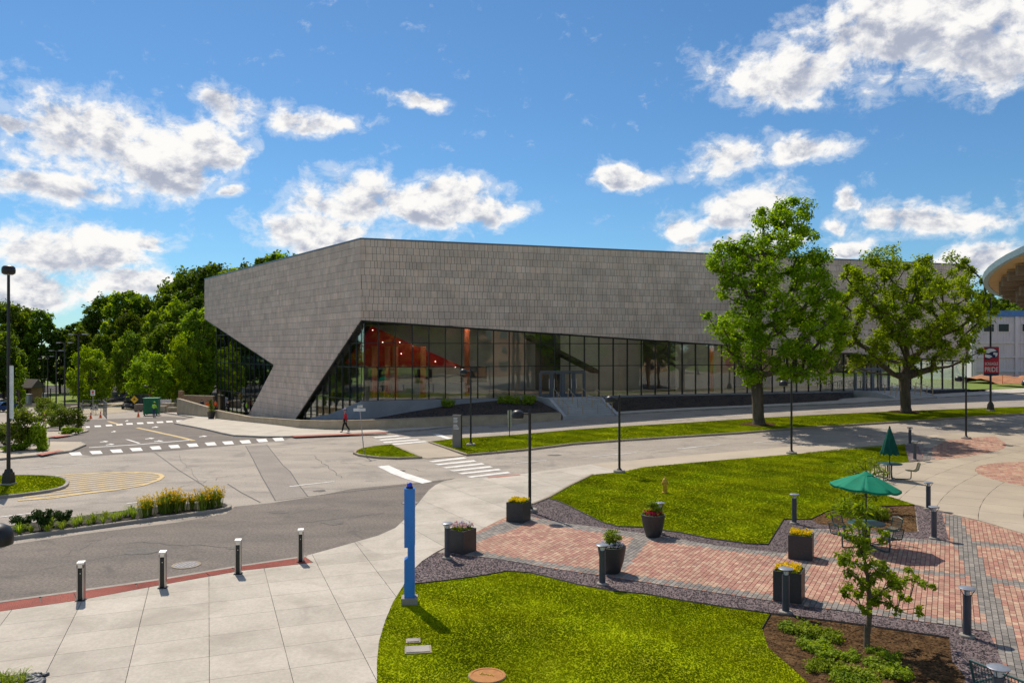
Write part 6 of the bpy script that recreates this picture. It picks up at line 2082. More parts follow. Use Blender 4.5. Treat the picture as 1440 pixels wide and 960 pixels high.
bp = bollard_proto()
BL = [(629, 784.5, 'grey bollard light beside the pink flower planter'), (847, 821, 'grey bollard light in front of the round planter with white flowers'), (1105, 861, 'grey bollard light before the box planter with yellow flowers'),
      (1360, 894, 'grey bollard light in the gravel corner by the grey paver band'), (1117, 735.5, 'grey bollard light at the gravel corner of the middle lawn'), (1305.5, 715.5, 'grey bollard light on the edge of the tan concrete circle plaza'),
      (1313.5, 757, 'grey bollard light in the gravel beside the umbrella table'), (1279.6, 624.5, 'grey bollard light at the road end of the middle lawn'), (1286.5, 646.5, 'grey bollard light on the small gravel patch by the closed umbrella'),
      (928, 750, 'grey bollard light behind the round planter with red flowers')]
for i, (x, y, lab) in enumerate(BL):
    o = bp if i == 0 else dup(bp)
    o.location = P(x, y, .02); tag(o, lab, 'bollard', 'bollard lights around the walkway')
o = dup(bp); o.location = (7.95, 12.9, .02); tag(o, 'grey bollard light beside the green mesh bench', 'bollard', 'bollard lights around the walkway')


# ---- steel bollards along the driveway
def steel_bollard():
    root = empty('steel_bollard')
    b_ = MB()
    b_.box((-.068, 0, .44), (.03, .14, .88)); b_.box((.068, 0, .44), (.03, .14, .88)); b_.box((0, .045, .44), (.104, .05, .88))
    b_.build('body', M['steel'], root)
    MB().box((0, -.022, .40), (.104, .06, .76)).build('dark_front', M['black_metal'], root)
    MB().hexa([(-.083, -.07, .80), (.083, -.07, .80), (.083, .07, .882), (-.083, .07, .882), (-.083, -.07, .93), (.083, -.07, .93), (.083, .07, .95), (-.083, .07, .95)]).build('top', M['steel_bright'], root)
    MB().box((0, 0, -.01), (.22, .19, .03)).build('base_plate', M['black_metal'], root)
    MB().cone((0, -.054, .66), (0, -.058, .66), .012, .012, 8).build('bolt', M['steel_bright'], root)
    return root
sb_ = steel_bollard()
for i, (x, y) in enumerate([(114, 842.5), (229, 825), (335, 805.5), (423, 788.5)]):
    o = sb_ if i == 0 else dup(sb_)
    o.location = P(x, y, .045); o.rotation_euler = (0, 0, R(8))
    tag(o, ['steel bollard with black front where the plaza meets a wide dark joint', 'steel bollard left of the manhole cover', 'steel bollard right of the manhole cover', 'steel bollard at the pointed end of the red tactile strip'][i], 'bollard', 'steel bollards on the tactile strip')

# ---- blue emergency phone tower
p = P(576, 848, .02)
root = empty('emergency_phone', p, R(6)); tag(root, 'tall blue emergency phone tower with a blue beacon on the front lawn', 'emergency phone')
def zz(py): return zpx(py, p.y) - p.z
MB().box((0, 0, .07), (.40, .34, .2)).build('footing', M['kerb_concrete'], root)
w_ = .255
body = MB().box((0, 0, (.17 + zz(785.5)) / 2), (w_, .25, zz(785.5) - .17))
body.hexa([(-w_ / 2, -.125, zz(785.5)), (w_ / 2, -.125, zz(785.5)), (w_ / 2, .125, zz(785.5)), (-w_ / 2, .125, zz(785.5)), (-w_ / 2 + .09, -.125, zz(782)), (w_ / 2, -.125, zz(782)), (w_ / 2, .125, zz(782)), (-w_ / 2 + .09, .125, zz(782))])
body.box((.045, 0, (zz(782) + zz(768)) / 2), (w_ - .09, .25, zz(768) - zz(782)))
body.box((0, 0, (zz(768) + zz(686)) / 2), (w_, .25, zz(686) - zz(768)))
body.build('column', M['blue_paint'], root)
MB().box((w_ / 2 + .004, 0, (zz(768) + zz(686)) / 2), (.008, .18, zz(690) - zz(766))).build('lit_edge', M['sign_white'], root)  # lit right edge of the tower put in as a white strip
MB().box((-w_ / 2 + .085, 0, (zz(781) + zz(769)) / 2), (.012, .16, .18)).build('call_panel', M['steel'], root)
MB().lathe([(.085, zz(686) - .002), (.085, zz(686) + .04), (0, zz(686) + .04)], 18).build('beacon_base', M['black_metal'], root)
MB().lathe([(.065, zz(686) + .038), (.072, zz(686) + .06), (.065, zz(679.5)), (.05, zz(678.5)), (0, zz(678))], 18).build('beacon', M['blue_lens'], root, 40)

# ---- hydrant
p = P(935, 692.5, .03)
root = empty('fire_hydrant', p); tag(root, 'small yellow fire hydrant on the middle lawn', 'hydrant')
MB().lathe([(.13, 0), (.13, .04), (.095, .05), (.095, .44), (.125, .45), (.125, .48), (.11, .50), (.10, .56), (.06, .62), (.03, .64), (.03, .70), (0, .71)], 18).build('barrel', M['hydrant_yellow'], root, 40)
for s_ in (-1, 1): MB().cone((s_ * .07, 0, .40), (s_ * .16, 0, .40), .045, .05, 10).build('outlet', M['hydrant_yellow'], root, 40)
MB().cone((0, -.07, .36), (0, -.17, .36), .062, .068, 12).build('outlet', M['hydrant_yellow'], root, 40)


# ---- planters and their flowers
def box_planter(a_px, b_px, htop, label):
    a, b_ = P(*a_px, .03), P(*b_px, .03)
    d = (b_ - a); d.z = 0; w = .67; d.normalize(); nn = Vector((-d.y, d.x, 0))
    if nn.y < 0: nn = -nn
    c = b_ - d * (w / 2) + nn * (w / 2)
    h = htop
    root = empty('box_planter', (c.x, c.y, zg(c.x, c.y) + .03), math.atan2(d.y, d.x)); tag(root, label, 'planter')
    t = .035; b2 = MB()
    for (x, y, sx, sy) in ((0, -w / 2 + t / 2, w, t), (0, w / 2 - t / 2, w, t), (-w / 2 + t / 2, 0, t, w - 2 * t), (w / 2 - t / 2, 0, t, w - 2 * t)):
        b2.box((x, y, h / 2), (sx, sy, h))
    b2.box((0, 0, .03), (w - 2 * t, w - 2 * t, .06))
    b2.build('body', M['planter_metal'], root)
    MB().box((0, 0, h - .10), (w - 2 * t - .004, w - 2 * t - .004, .06)).build('soil', M['planter_soil'], root)
    return root, h, w


def posy(loc, rz, w, m_, hgt, n, label, green='leaf_cover', roundish=False, gtop=0, seed=1, petal=.035, m2=None):
    r_ = random.Random(seed)
    root = empty('planter_flowers', loc, rz); tag(root, label, 'flowers')
    gb = MB(); pbs = [MB(), MB()]
    def spot():
        if roundish:
            a = r_.uniform(0, 6.283); q = w / 2 * math.sqrt(r_.random()); return q * math.cos(a), q * math.sin(a)
        return r_.uniform(-w / 2, w / 2), r_.uniform(-w / 2, w / 2)
    def leafq(mb, p, s):
        d1 = Vector((r_.gauss(0, 1), r_.gauss(0, 1), r_.gauss(0, .8))).normalized() * s; d2 = d1.cross(Vector((r_.gauss(0, 1), r_.gauss(0, 1), 1))).normalized() * s * .7
        mb.add([p - d1, p - d2, p + d1, p + d2], [(0, 1, 2, 3)])
    for _ in range(n * 3):
        x, y = spot(); leafq(gb, Vector((x * .97, y * .97, r_.uniform(-.05, hgt * .85))), petal * 1.1)
    for i in range(n):
        x, y = spot(); z = hgt * r_.uniform(.7, 1.1); k = 1 if (m2 and r_.random() < .45) else 0
        for _q in range(4): leafq(pbs[k], Vector((x + r_.gauss(0, petal * .6), y + r_.gauss(0, petal * .6), z + r_.gauss(0, petal * .5))), petal * r_.uniform(.7, 1.1))
    gb.build('foliage', M[green], root); pbs[0].build('blossoms', M[m_], root)
    if m2: pbs[1].build('blossoms', M[m2], root)
    if gtop:
        rg_ = np.random.default_rng(seed); cs = [[rg_.normal() * .12, rg_.normal() * .12 + .05, hgt + gtop * q] for q in rg_.uniform(-.1, .9, 22)]
        V, Q = leaf_cloud(rg_, np.array(cs), np.full(22, .12), 60, .03); link('centre_shrub', np_mesh('centre_shrub', V, Q), M['leaf_cover'], root)
    return root


for (a, b_, h, lab, fl_) in [((711.5, 733), (735.5, 735.5), .70, 'charcoal box planter full of yellow flowers beside the dome lamp', ('petal_yellow', .15, 210, 'dense cushion of yellow flowers beside the dome lamp', None)),
                              ((629, 776), (651.7, 780), .70, 'charcoal box planter with pink and white flowers at the walkway entrance', ('petal_pink', .2, 90, 'loose pink and white flowers at the walkway entrance', 'petal_white')),
                              ((1109, 785.5), (1142, 789), .71, 'charcoal box planter with mixed yellow flowers near the open umbrella', ('petal_yellow', .15, 120, 'mixed yellow and pale flowers near the open umbrella', 'petal_gold')),
                              ((1088, 844), (1127, 849.5), .74, 'charcoal box planter half hidden behind a bollard light', ('petal_yellow', .14, 90, 'yellow flowers in the planter behind the bollard light', None))]:
    r0, h, w = box_planter(a, b_, h, lab)
    m_, hg, n, lab2, m2 = fl_
    posy(r0.location + Vector((0, 0, h - .06)), r0.rotation_euler.z, w - .1, m_, hg, n, lab2, seed=n, m2=m2, petal=.036)
for (x, y, lab, m_, lab2, m2) in [(861.5, 807, 'round tapered charcoal planter with white flowers and a green shrub', 'petal_white', 'white and violet flowers around a green shrub', None), (920, 756, 'round tapered charcoal planter with red flowers and a green shrub', 'petal_red', 'dark red flowers around a green shrub', None)]:
    p = P(x, y, .03); c = Vector((p.x, p.y + .2, p.z))
    root = empty('round_planter', c); tag(root, lab, 'planter')
    MB().lathe([(0, 0), (.21, 0), (.25, .05), (.335, .34), (.385, .62), (.40, .74), (.365, .745), (.34, .64), (0, .64)], 36).build('body', M['planter_metal'], root, 50)
    MB().lathe([(0, .66), (.345, .65), (.34, .60)], 24).build('soil', M['planter_soil'], root)
    posy(c + Vector((0, 0, .66)), 0, .66, m_, .16, 70, lab2, roundish=True, gtop=.36, seed=int(x), petal=.034)


# ---- umbrella tables
def umbrella_table(x, y, label, seats, rz):
    p = P(x, y, .03)
    root = empty('picnic_table', p, rz); tag(root, label, 'table')
    MB().lathe([(.03, .725), (.56, .725), (.575, .74), (.56, .755), (.03, .755)], 32).build('table_top', M['table_green'], root, 40)
    for k in range(4):
        a = k * math.pi / 2 + .4; c, s_ = math.cos(a), math.sin(a)
        MB().tube([(.12 * c, .12 * s_, .72), (.10 * c, .10 * s_, .35), (.13 * c, .13 * s_, .08), (.28 * c, .28 * s_, .03)], .028, 8).build('leg', M['table_green'], root)
    for k in range(seats):
        a = k * 2 * math.pi / seats; c, s_ = math.cos(a), math.sin(a)
        st = empty('seat', (0, 0, 0), a, root)
        MB().tube([(.25, 0, .035), (.80, 0, .03), (.93, 0, .06), (.95, 0, .18), (.95, 0, .43)], .024, 8).build('seat_bracket', M['table_green'], st)
        fr_ = MB().tube([(.74, -.2, .45), (1.10, -.2, .43), (1.22, -.2, .50), (1.30, -.2, .80), (1.32, 0, .84), (1.30, .2, .80), (1.22, .2, .50), (1.10, .2, .43), (.74, .2, .45), (.72, 0, .45), (.74, -.2, .45)], .017, 6)
        for q in range(-4, 5): fr_.tube([(.74, q * .045, .452), (1.10, q * .045, .435), (1.22, q * .045, .505), (1.30, q * .045, .80)], .006, 4)
        for q in range(6): fr_.cone((.78 + q * .065, -.2, .45), (.78 + q * .065, .2, .45), .006, .006, 4)
        for q in range(4): fr_.cone((1.235 + q * .018, -.2, .56 + q * .07), (1.235 + q * .018, .2, .56 + q * .07), .006, .006, 4)
        fr_.build('seat_mesh', M['chair_olive'] if seats == 3 else M['table_green'], st)
    return root, p


r1, p1 = umbrella_table(1218, 768, 'green metal picnic table with attached mesh seats under the open umbrella', 4, R(20))
um = empty('open_umbrella', p1, R(8)); tag(um, 'open green umbrella with eight panels over the picnic table', 'umbrella')
MB().cone((0, 0, .05), (0, 0, 2.36), .022, .022, 10).build('pole', M['black_metal'], um)
tilt = Matrix.Rotation(R(4.5), 4, 'Y')
apex = Vector((0, 0, 2.33)); RR = 1.05; DZ = .43
def up(a, f): 
    z = -DZ * f ** 1.25
    v = Vector((RR * f * math.cos(a), RR * f * math.sin(a), z))
    return apex + tilt @ v
for k in range(8):
    a0, a1 = k * math.pi / 4 + .2, (k + 1) * math.pi / 4 + .2
    mb = MB(); vs = []; fs = []
    nf, na = 6, 5
    for i in range(nf + 1):
        f = i / nf
        for j in range(na + 1):
            q = j / na
            pt = up(a0, f).lerp(up(a1, f), q); pt.z -= .05 * f * math.sin(math.pi * q)
            vs.append(pt)
    for i in range(nf):
        for j in range(na): fs.append((i * (na + 1) + j, (i + 1) * (na + 1) + j, (i + 1) * (na + 1) + j + 1, i * (na + 1) + j + 1))
    n0 = len(vs)
    for j in range(na + 1): vs.append(vs[nf * (na + 1) + j] + Vector((0, 0, -.07)))
    for j in range(na): fs.append((nf * (na + 1) + j, n0 + j, n0 + j + 1, nf * (na + 1) + j + 1))
    o = mb.add(vs, fs).build('canopy_panel', M['umbrella_green'], um, 40)
    sm_ = o.modifiers.new('cloth', 'SOLIDIFY'); sm_.thickness = .004
    MB().tube([up(a0, .02) - Vector((0, 0, .012)), up(a0, .5) - Vector((0, 0, .015)), up(a0, .98) - Vector((0, 0, .015))], .009, 5).build('rib', M['black_metal'], um)
MB().lathe([(.22, -.055), (.12, .0), (.05, .045), (0, .055)], 16, apex).build('vent_cap', M['umbrella_green'], um, 50)
MB().lathe([(.03, .03), (.02, .08), (0, .10)], 10, apex).build('finial', M['black_metal'], um)
r2, p2 = umbrella_table(1251, 673.5, 'green picnic table with olive mesh seats below the closed umbrella', 3, R(-12))
um = empty('closed_umbrella', p2); tag(um, 'closed dark green umbrella over the far picnic table', 'umbrella')
MB().cone((0, 0, .05), (0, 0, 2.4), .022, .022, 10).build('pole', M['black_metal'], um)
vs = []; fs = []; NP = 32
prof = [(.03, 2.46), (.07, 2.38), (.16, 2.1), (.27, 1.75), (.37, 1.42), (.43, 1.22), (.41, 1.19)]
for (r_, z) in prof:
    for i in range(NP):
        a = 2 * math.pi * i / NP; q = r_ * (1 - .28 * (.5 + .5 * math.cos(a * 8)) * min(1, (2.5 - z)))
        vs.append((q * math.cos(a), q * math.sin(a), z + .04 * math.cos(a * 8) * (z < 1.3)))
for j in range(len(prof) - 1):
    for i in range(NP): fs.append((j * NP + i, (j + 1) * NP + i, (j + 1) * NP + (i + 1) % NP, j * NP + (i + 1) % NP))
MB().add(vs, fs).build('folded_canopy', M['umbrella_dark'], um, True)
MB().lathe([(.05, 2.44), (.03, 2.52), (0, 2.55)], 10).build('finial', M['black_metal'], um)
# mesh bench at the edge of the gravel
a, b_ = Vector((8.02, 13.75, 0)), Vector((8.42, 12.75, 0))
d = (b_ - a).normalized()
root = empty('mesh_bench', (a + b_ + d * .5) * .5 + Vector((0, 0, .03)), math.atan2(d.y, d.x)); tag(root, 'green metal mesh bench at the edge of the gravel', 'bench')
L = 1.5
bk = MB().tube([(-L / 2, 0, .45), (-L / 2 - .02, -.08, .84), (L / 2 + .02, -.08, .84), (L / 2, 0, .45)], .022, 8)
for q in range(26): bk.cone((-L / 2 + L * q / 25, 0, .46), (-L / 2 + L * q / 25, -.078, .84), .006, .006, 4)
for q in range(6): bk.cone((-L / 2, -.013 * q, .50 + .063 * q), (L / 2, -.013 * q, .50 + .063 * q), .006, .006, 4)
bk.build('backrest', M['table_green'], root)
se = MB().tube([(-L / 2, 0, .45), (-L / 2, .42, .45), (L / 2, .42, .45), (L / 2, 0, .45), (-L / 2, 0, .45)], .02, 8)
for q in range(26): se.cone((-L / 2 + L * q / 25, 0, .45), (-L / 2 + L * q / 25, .42, .45), .006, .006, 4)
se.build('seat', M['table_green'], root)
for s_ in (-1, 1): MB().tube([(s_ * .6, 0, .45), (s_ * .6, .02, .02), (s_ * .6, .40, .02), (s_ * .6, .42, .45)], .022, 8).build('leg', M['table_green'], root)

# ---- signs
p = P(643, 629, .1)
root = empty('directory_sign', p, R(-28)); tag(root, 'grey slab directory sign with pale text lines on the median', 'sign')
h = zpx(583, p.y) - p.z
MB().box((0, 0, h / 2), (.62, .14, h)).build('panel', M['sign_grey'], root)
MB().box((.316, 0, h / 2), (.012, .15, h + .01)).build('edge', M['black_metal'], root)
r_ = random.Random(4)
for k in range(9):
    if k == 4: continue
    l = r_.uniform(.26, .42)
    MB().box((-.24 + l / 2, -.073, h * .90 - k * .085), (l, .006, .035)).build('text_line', M['sign_white'], root)
p = P(716.5, 613.5, .1)
root = empty('parking_sign', p, R(12)); tag(root, 'pair of small plates on a thin post on the median', 'sign')
MB().cone((0, 0, -.1), (0, 0, zpx(577, p.y) - p.z), .03, .03, 8).build('post', M['black_metal'], root)
for (yt, yb, w_) in ((576.5, 588.3, .32), (589.6, 600, .27)):
    za, zb = zpx(yb, p.y) - p.z, zpx(yt, p.y) - p.z
    MB().box((0, -.04, (za + zb) / 2), (w_, .012, zb - za)).build('plate', M['sign_back'], root)
    MB().box((0, -.05, (za + zb) / 2), (.07, .01, zb - za - .01)).build('channel', M['black_metal'], root)
p = P(512.3, 638.5, .1)
root = empty('street_sign', p); tag(root, 'leaning thin pole with two white street name blades on the median tip', 'sign')
h = zpx(573, p.y) - p.z; lean = Vector((-.27, 0, h))
MB().cone((0, 0, -.1), lean, .03, .028, 8).build('post', M['sign_back'], root)
c = lean * .955
bl = MB().box(c + Vector((-.02, -.035, 0)), (.70, .012, .17), R(6)).build('name_blade', M['sign_white'], root)
MB().box(c + Vector((0, 0, .19)), (.012, .6, .15), R(-20)).build('name_blade', M['sign_white'], root)
t_ = link('lettering', text_mesh('HO', .17, .003), M['blue_trim'], root); t_.rotation_euler = (R(90), 0, R(6)); t_.location = c + Vector((-.22, -.047, 0))
for (px, py, ps, sz, lab, m_) in [(130.8, 566, 552, .62, 'small white parking sign on a post before the wood', 'sign_white')]:
    Y = 108; X = (px - 720) / F * Y; zb = zg(X, Y)
    root = empty('parking_sign', (X, Y, zb)); tag(root, lab, 'sign')
    zc = zpx(ps, Y) - zb
    MB().cone((0, 0, -.1), (0, 0, zc + .3), .04, .04, 8).build('post', M['sign_back'], root)
    MB().box((0, -.05, zc), (sz, .02, sz * 1.2)).build('plate', M[m_], root)
    MB().lathe([(0, 0), (.16, 0), (.16, .006), (0, .006)], 16, (0, 0, 0)).build('symbol', M['barrier_red'], root).matrix_local = Matrix.Translation((0, -.066, zc + .1)) @ Matrix.Rotation(R(90), 4, 'X')
    MB().box((0, -.064, zc - .2), (.4, .006, .06)).build('text_line', M['cloth_black'], root)
# ------------------------------------------------------------------ people
def skinmesh(name, pts, edges, m, parent, root_i=0, sub=1):
    me = bpy.data.meshes.new(name)
    me.from_pydata([p[:3] for p in pts], edges, [])
    o = link(name, me, m, parent)
    sk = o.modifiers.new('skin', 'SKIN'); sk.use_smooth_shade = True; sk.branch_smoothing = .6
    lay = me.skin_vertices[0] if me.skin_vertices else me.attributes and None
    if not me.skin_vertices:
        bm = bmesh.new(); bm.from_mesh(me); bm.verts.layers.skin.verify(); bm.to_mesh(me); bm.free()
    for i, v in enumerate(me.skin_vertices[0].data):
        r_ = pts[i][3]; v.radius = r_ if isinstance(r_, tuple) else (r_, r_); v.use_root = (i == root_i)
    ss = o.modifiers.new('smooth', 'SUBSURF'); ss.levels = sub; ss.render_levels = sub
    return o


def person(loc, rz, label, top, legs, hair='hair_dark', cap=None, stride=0.0, bend=0.0, armsw=0.25, group=None, vest=None, H=1.75, arms='down'):
    k = H / 1.75
    root = empty('person', loc, rz); tag(root, label, 'person', group)
    root.scale = (k, k, k)
    fx = lambda z: bend * max(0, z - .95)            # forward lean along -y
    J = {}
    def j(n, x, y, z): J[n] = (x, y - fx(z), z)
    j('pel', 0, 0, .95); j('wst', 0, 0, 1.08); j('chs', 0, 0, 1.30); j('nkb', 0, 0, 1.47); j('nck', 0, -.01, 1.54)
    for s_, n in ((-1, 'l'), (1, 'r')):
        f = stride * s_
        j('hip' + n, .09 * s_, 0, .92); J['kne' + n] = (.10 * s_, -.26 * f - .03, .50); J['ank' + n] = (.10 * s_, -.48 * f + (.10 if f < 0 else 0), .09 + (.05 if f < 0 else 0)); J['toe' + n] = (.11 * s_, -.48 * f - .15 + (.10 if f < 0 else 0), .035)
        j('shd' + n, .19 * s_, 0, 1.43)
        a = -armsw * s_ * (1 if stride else 0)
        if arms == 'down':
            j('elb' + n, .25 * s_, -.10 * a + .03, 1.15); j('wri' + n, .25 * s_, -.32 * a - .06, .90)
        else:
            j('elb' + n, .26 * s_, -.05, 1.15); j('wri' + n, .16 * s_, -.28, 1.08)
    pts = []; idx = {}
    def v(n, r_): idx[n] = len(pts); pts.append((*J[n], r_))
    v('pel', (.125, .10)); v('wst', (.12, .09)); v('chs', (.15, .105)); v('nkb', .07); v('nck', .052)
    for n in 'lr':
        v('hip' + n, .088); v('kne' + n, .058); v('ank' + n, .042); v('toe' + n, .035); v('shd' + n, .062); v('elb' + n, .043); v('wri' + n, .03)
    E = [('pel', 'wst'), ('wst', 'chs'), ('chs', 'nkb'), ('nkb', 'nck')]
    for n in 'lr': E += [('pel', 'hip' + n), ('hip' + n, 'kne' + n), ('kne' + n, 'ank' + n), ('ank' + n, 'toe' + n), ('chs', 'shd' + n), ('shd' + n, 'elb' + n), ('elb' + n, 'wri' + n)]
    # head: cranium, jaw and nose as points of the same skin
    hx, hy, hz = J['nck']
    for nm, c, r_ in (('hd1', (0, -.015, .07), .070), ('hd2', (0, -.01, .135), .083), ('hd3', (0, .005, .20), .062), ('nose', (0, -.105, .115), .014), ('chin', (0, -.075, .045), .032)):
        J[nm] = (hx + c[0], hy + c[1], hz + c[2]); v(nm, r_)
    E += [('nck', 'hd1'), ('hd1', 'hd2'), ('hd2', 'hd3'), ('hd2', 'nose'), ('hd1', 'chin')]
    # hands: palm and five fingers
    for n, s_ in (('l', -1), ('r', 1)):
        w = Vector(J['wri' + n]); e = Vector(J['elb' + n]); d = (w - e).normalized(); sd = Vector((0, -1, 0)); sd = (sd - d * sd.dot(d)).normalized(); inn = Vector((-s_, 0, 0))
        J['plm' + n] = tuple(w + d * .06); v('plm' + n, (.032, .02)); E.append(('wri' + n, 'plm' + n))
        for q, (o_, ln) in enumerate(((-.03, .06), (-.01, .075), (.01, .07), (.03, .055))):
            m1 = w + d * (.09 + ln * .4) + sd * o_; m2 = w + d * (.09 + ln * .85) + sd * o_ + inn * .02
            J['f%d%s' % (q, n)] = tuple(m1); J['g%d%s' % (q, n)] = tuple(m2)
            v('f%d%s' % (q, n), .009); v('g%d%s' % (q, n), .008); E += [('plm' + n, 'f%d%s' % (q, n)), ('f%d%s' % (q, n), 'g%d%s' % (q, n))]
        J['th' + n] = tuple(w + d * .075 + sd * .05); v('th' + n, .011); E.append(('plm' + n, 'th' + n))
    body = skinmesh('body', pts, [(idx[a], idx[b]) for a, b in E], M['skin'], root)
    # clothing
    def garment(nm, names, edges, m):
        pp = [(*J[n], r_) for n, r_ in names]; ii = {n: i for i, (n, _) in enumerate(names)}
        return skinmesh(nm, pp, [(ii[a], ii[b]) for a, b in edges], m, root)
    garment('jacket', [('pel', (.155, .125)), ('wst', (.15, .115)), ('chs', (.18, .13)), ('nkb', .085), ('shdl', .08), ('shdr', .08), ('elbl', .06), ('elbr', .06), ('wril', .046), ('wrir', .046)],
            [('pel', 'wst'), ('wst', 'chs'), ('chs', 'nkb'), ('chs', 'shdl'), ('chs', 'shdr'), ('shdl', 'elbl'), ('shdr', 'elbr'), ('elbl', 'wril'), ('elbr', 'wrir')], M[top])
    garment('trousers', [('pel', (.135, .115)), ('hipl', .105), ('hipr', .105), ('knel', .075), ('kner', .075), ('ankl', .06), ('ankr', .06)],
            [('pel', 'hipl'), ('pel', 'hipr'), ('hipl', 'knel'), ('hipr', 'kner'), ('knel', 'ankl'), ('kner', 'ankr')], M[legs])
    for n in 'lr':
        a, t = Vector(J['ank' + n]), Vector(J['toe' + n])
        sh = MB().ball((0, 0, 0), .05, 10, 6, .75).build('shoe', M['cloth_black'], root, True); sh.location = a.lerp(t, .45) + Vector((0, 0, -.02)); sh.scale = (1, 2.4, 1)
    hd = Vector((hx, hy, hz + .135))
    hr_ = MB().lathe([(.098, -.03), (.105, .03), (.09, .085), (.05, .115), (0, .122)], 14, (0, 0, 0)).build('hair', M[hair], root, True); hr_.location = hd + Vector((0, .022, 0))
    if cap:
        cp = MB().lathe([(.112, .03), (.112, .07), (.09, .115), (.04, .135), (0, .138)], 14).box((0, -.14, .035), (.14, .12, .014)).build('cap', M[cap], root); cp.location = hd
    for s_ in (-1, 1):
        MB().ball((.033 * s_, -.082, .005), .011, 8, 5).build('eye', M['cloth_black'], root).location = hd
        MB().ball((.088 * s_, .0, 0), .022, 8, 5).build('ear', M['skin'], root).location = hd
    MB().box((0, -.086, -.055), (.045, .012, .010)).build('mouth', M['cloth_red'], root).location = hd
    return root


p = P(485.5, 607.3, .125); person(p, R(-70), 'walking person in a red jacket, dark trousers and pale cap on the hall pavement', 'cloth_red', 'cloth_black', cap='cap_lilac', stride=.5, H=1.74)
p = P(216.5, 586.5, .03); person(p, R(170), 'worker in a lime green vest and blue jeans beside the green steel box', 'hivis_lime', 'cloth_denim', cap='hivis_lime', arms='bent', bend=.15)
def behind(px, py_head, Y, **kw):
    X = (px - 720) / F * Y
    z = zpx(py_head, Y) - 1.78
    return Vector((X, Y, z))
base_y = 84
pad_pts = []
for (px, yh, Y, rz, lab, top, legs, cp_n) in [(292.5, 562.5, 97, R(20), 'worker in an orange vest holding tools, left of a pair behind the tan wall', 'hivis_orange', 'cloth_navy', 'hair_dark'), (303.5, 562, 98, R(-30), 'worker in an orange vest, right of a pair behind the tan wall', 'hivis_orange', 'cloth_navy', 'hair_dark'),
                                         (321, 561.5, 94, R(160), 'person dressed in black standing by the left glass', 'cloth_black', 'cloth_black', 'hair_dark'), (284, 564, 101, R(60), 'person in dark navy behind the tan wall', 'cloth_navy', 'cloth_navy', 'hair_dark'),
                                         (347, 563, 91.5, R(100), 'worker in a bright green vest by the stone leg of the hall', 'hivis_lime', 'cloth_black', 'hair_dark')]:
    q = behind(px, yh, Y)
    q.z = max(q.z, zg(q.x, q.y))
    pad_pts.append((q.x, q.y, q.z))
    person(q, rz, lab, top, legs, cap=None)
zt_ = sum(p_[2] for p_ in pad_pts) / len(pad_pts)
# paved terrace behind the tan wall that they stand on
tp = []
for (x, y) in [(250, 583), (292, 587), (349, 594), (415, 601)]:
    q = P(x, y, .1); tp.append((q.x, q.y + .5))
inner = [(fl(t, 1.0, 0).x, fl(t, 1.0, 0).y) for t in (14, 22, 32, 42, 50)]
terr = tp + inner
for i, (x, y, z) in enumerate(pad_pts): pass
def zt_fun(x, y):
    ws = [(1.0 / (.05 + (x - a) ** 2 + (y - b) ** 2), c) for a, b, c in pad_pts]
    s_ = sum(w for w, _ in ws); return sum(w * c for w, c in ws) / s_
struct(sheet('terrace', terr, -.005, M['concrete'], 1.0, zfun=lambda x, y: max(zg(x, y) + .02, zt_fun(x, y))), 'pale terrace behind the tan wall')

# plant pot against the tan wall
p = P(297, 588.5, .12)
root = empty('plant_pot', p); tag(root, 'black plant pot with a small conifer at the gap in the tan wall', 'planter')
MB().lathe([(0, 0), (.28, 0), (.36, .3), (.42, .72), (.46, .76), (.40, .76), (.38, .65), (0, .65)], 22).build('pot', M['planter_metal'], root, 50)
rg = np.random.default_rng(5); cs = [[rg.normal() * .1, rg.normal() * .1, .7 + 1.3 * q] for q in rg.random(26)]
V, Q = leaf_cloud(rg, np.array(cs), np.array([.26 * (1 - (c[2] - .7) / 1.9) for c in cs]), 40, .06); link('foliage', np_mesh('foliage', V, Q), M['leaf_shrub'], root)

# ---- building site on the left
def cone(px, py, lab, h=.72):
    p = P(px, py, .03); root = empty('traffic_cone', p); tag(root, lab, 'traffic cone', 'traffic cones at the building site')
    MB().box((0, 0, .02), (.36, .36, .04)).build('foot', M['orange_plastic'], root)
    MB().cone((0, 0, .04), (0, 0, h), .14, .03, 14).build('body', M['orange_plastic'], root)
    MB().cone((0, 0, h * .55), (0, 0, h * .72), .094, .07, 14).build('white_band', M['sign_white'], root)
for (x, y, lab) in [(127.5, 588.3, 'orange traffic cone before the barrier signs'), (141.3, 587.2, 'orange traffic cone beside the thin barrier frame'), (194.5, 585.8, 'orange traffic cone left of the green steel box'), (239, 580.3, 'orange traffic cone beside the tan wall end')]: cone(x, y, lab)
p = P(213.5, 583.5, .05)
root = empty('job_box', p, R(12)); tag(root, 'green steel container box on feet at the building site', 'container')
MB().box((0, 0, 1.12), (1.65, 1.5, 1.9)).build('body', M['green_steel'], root)
MB().box((0, 0, 2.10), (1.8, 1.65, .07)).build('lid', M['green_steel'], root)
for i in range(7): MB().box((-.7 + i * .233, -.77, 1.1), (.06, .05, 1.8)).build('rib', M['green_steel'], root)
for sx in (-1, 1):
    for sy in (-1, 1): MB().box((sx * .7, sy * .6, .09), (.14, .14, .18)).build('foot', M['black_metal'], root)
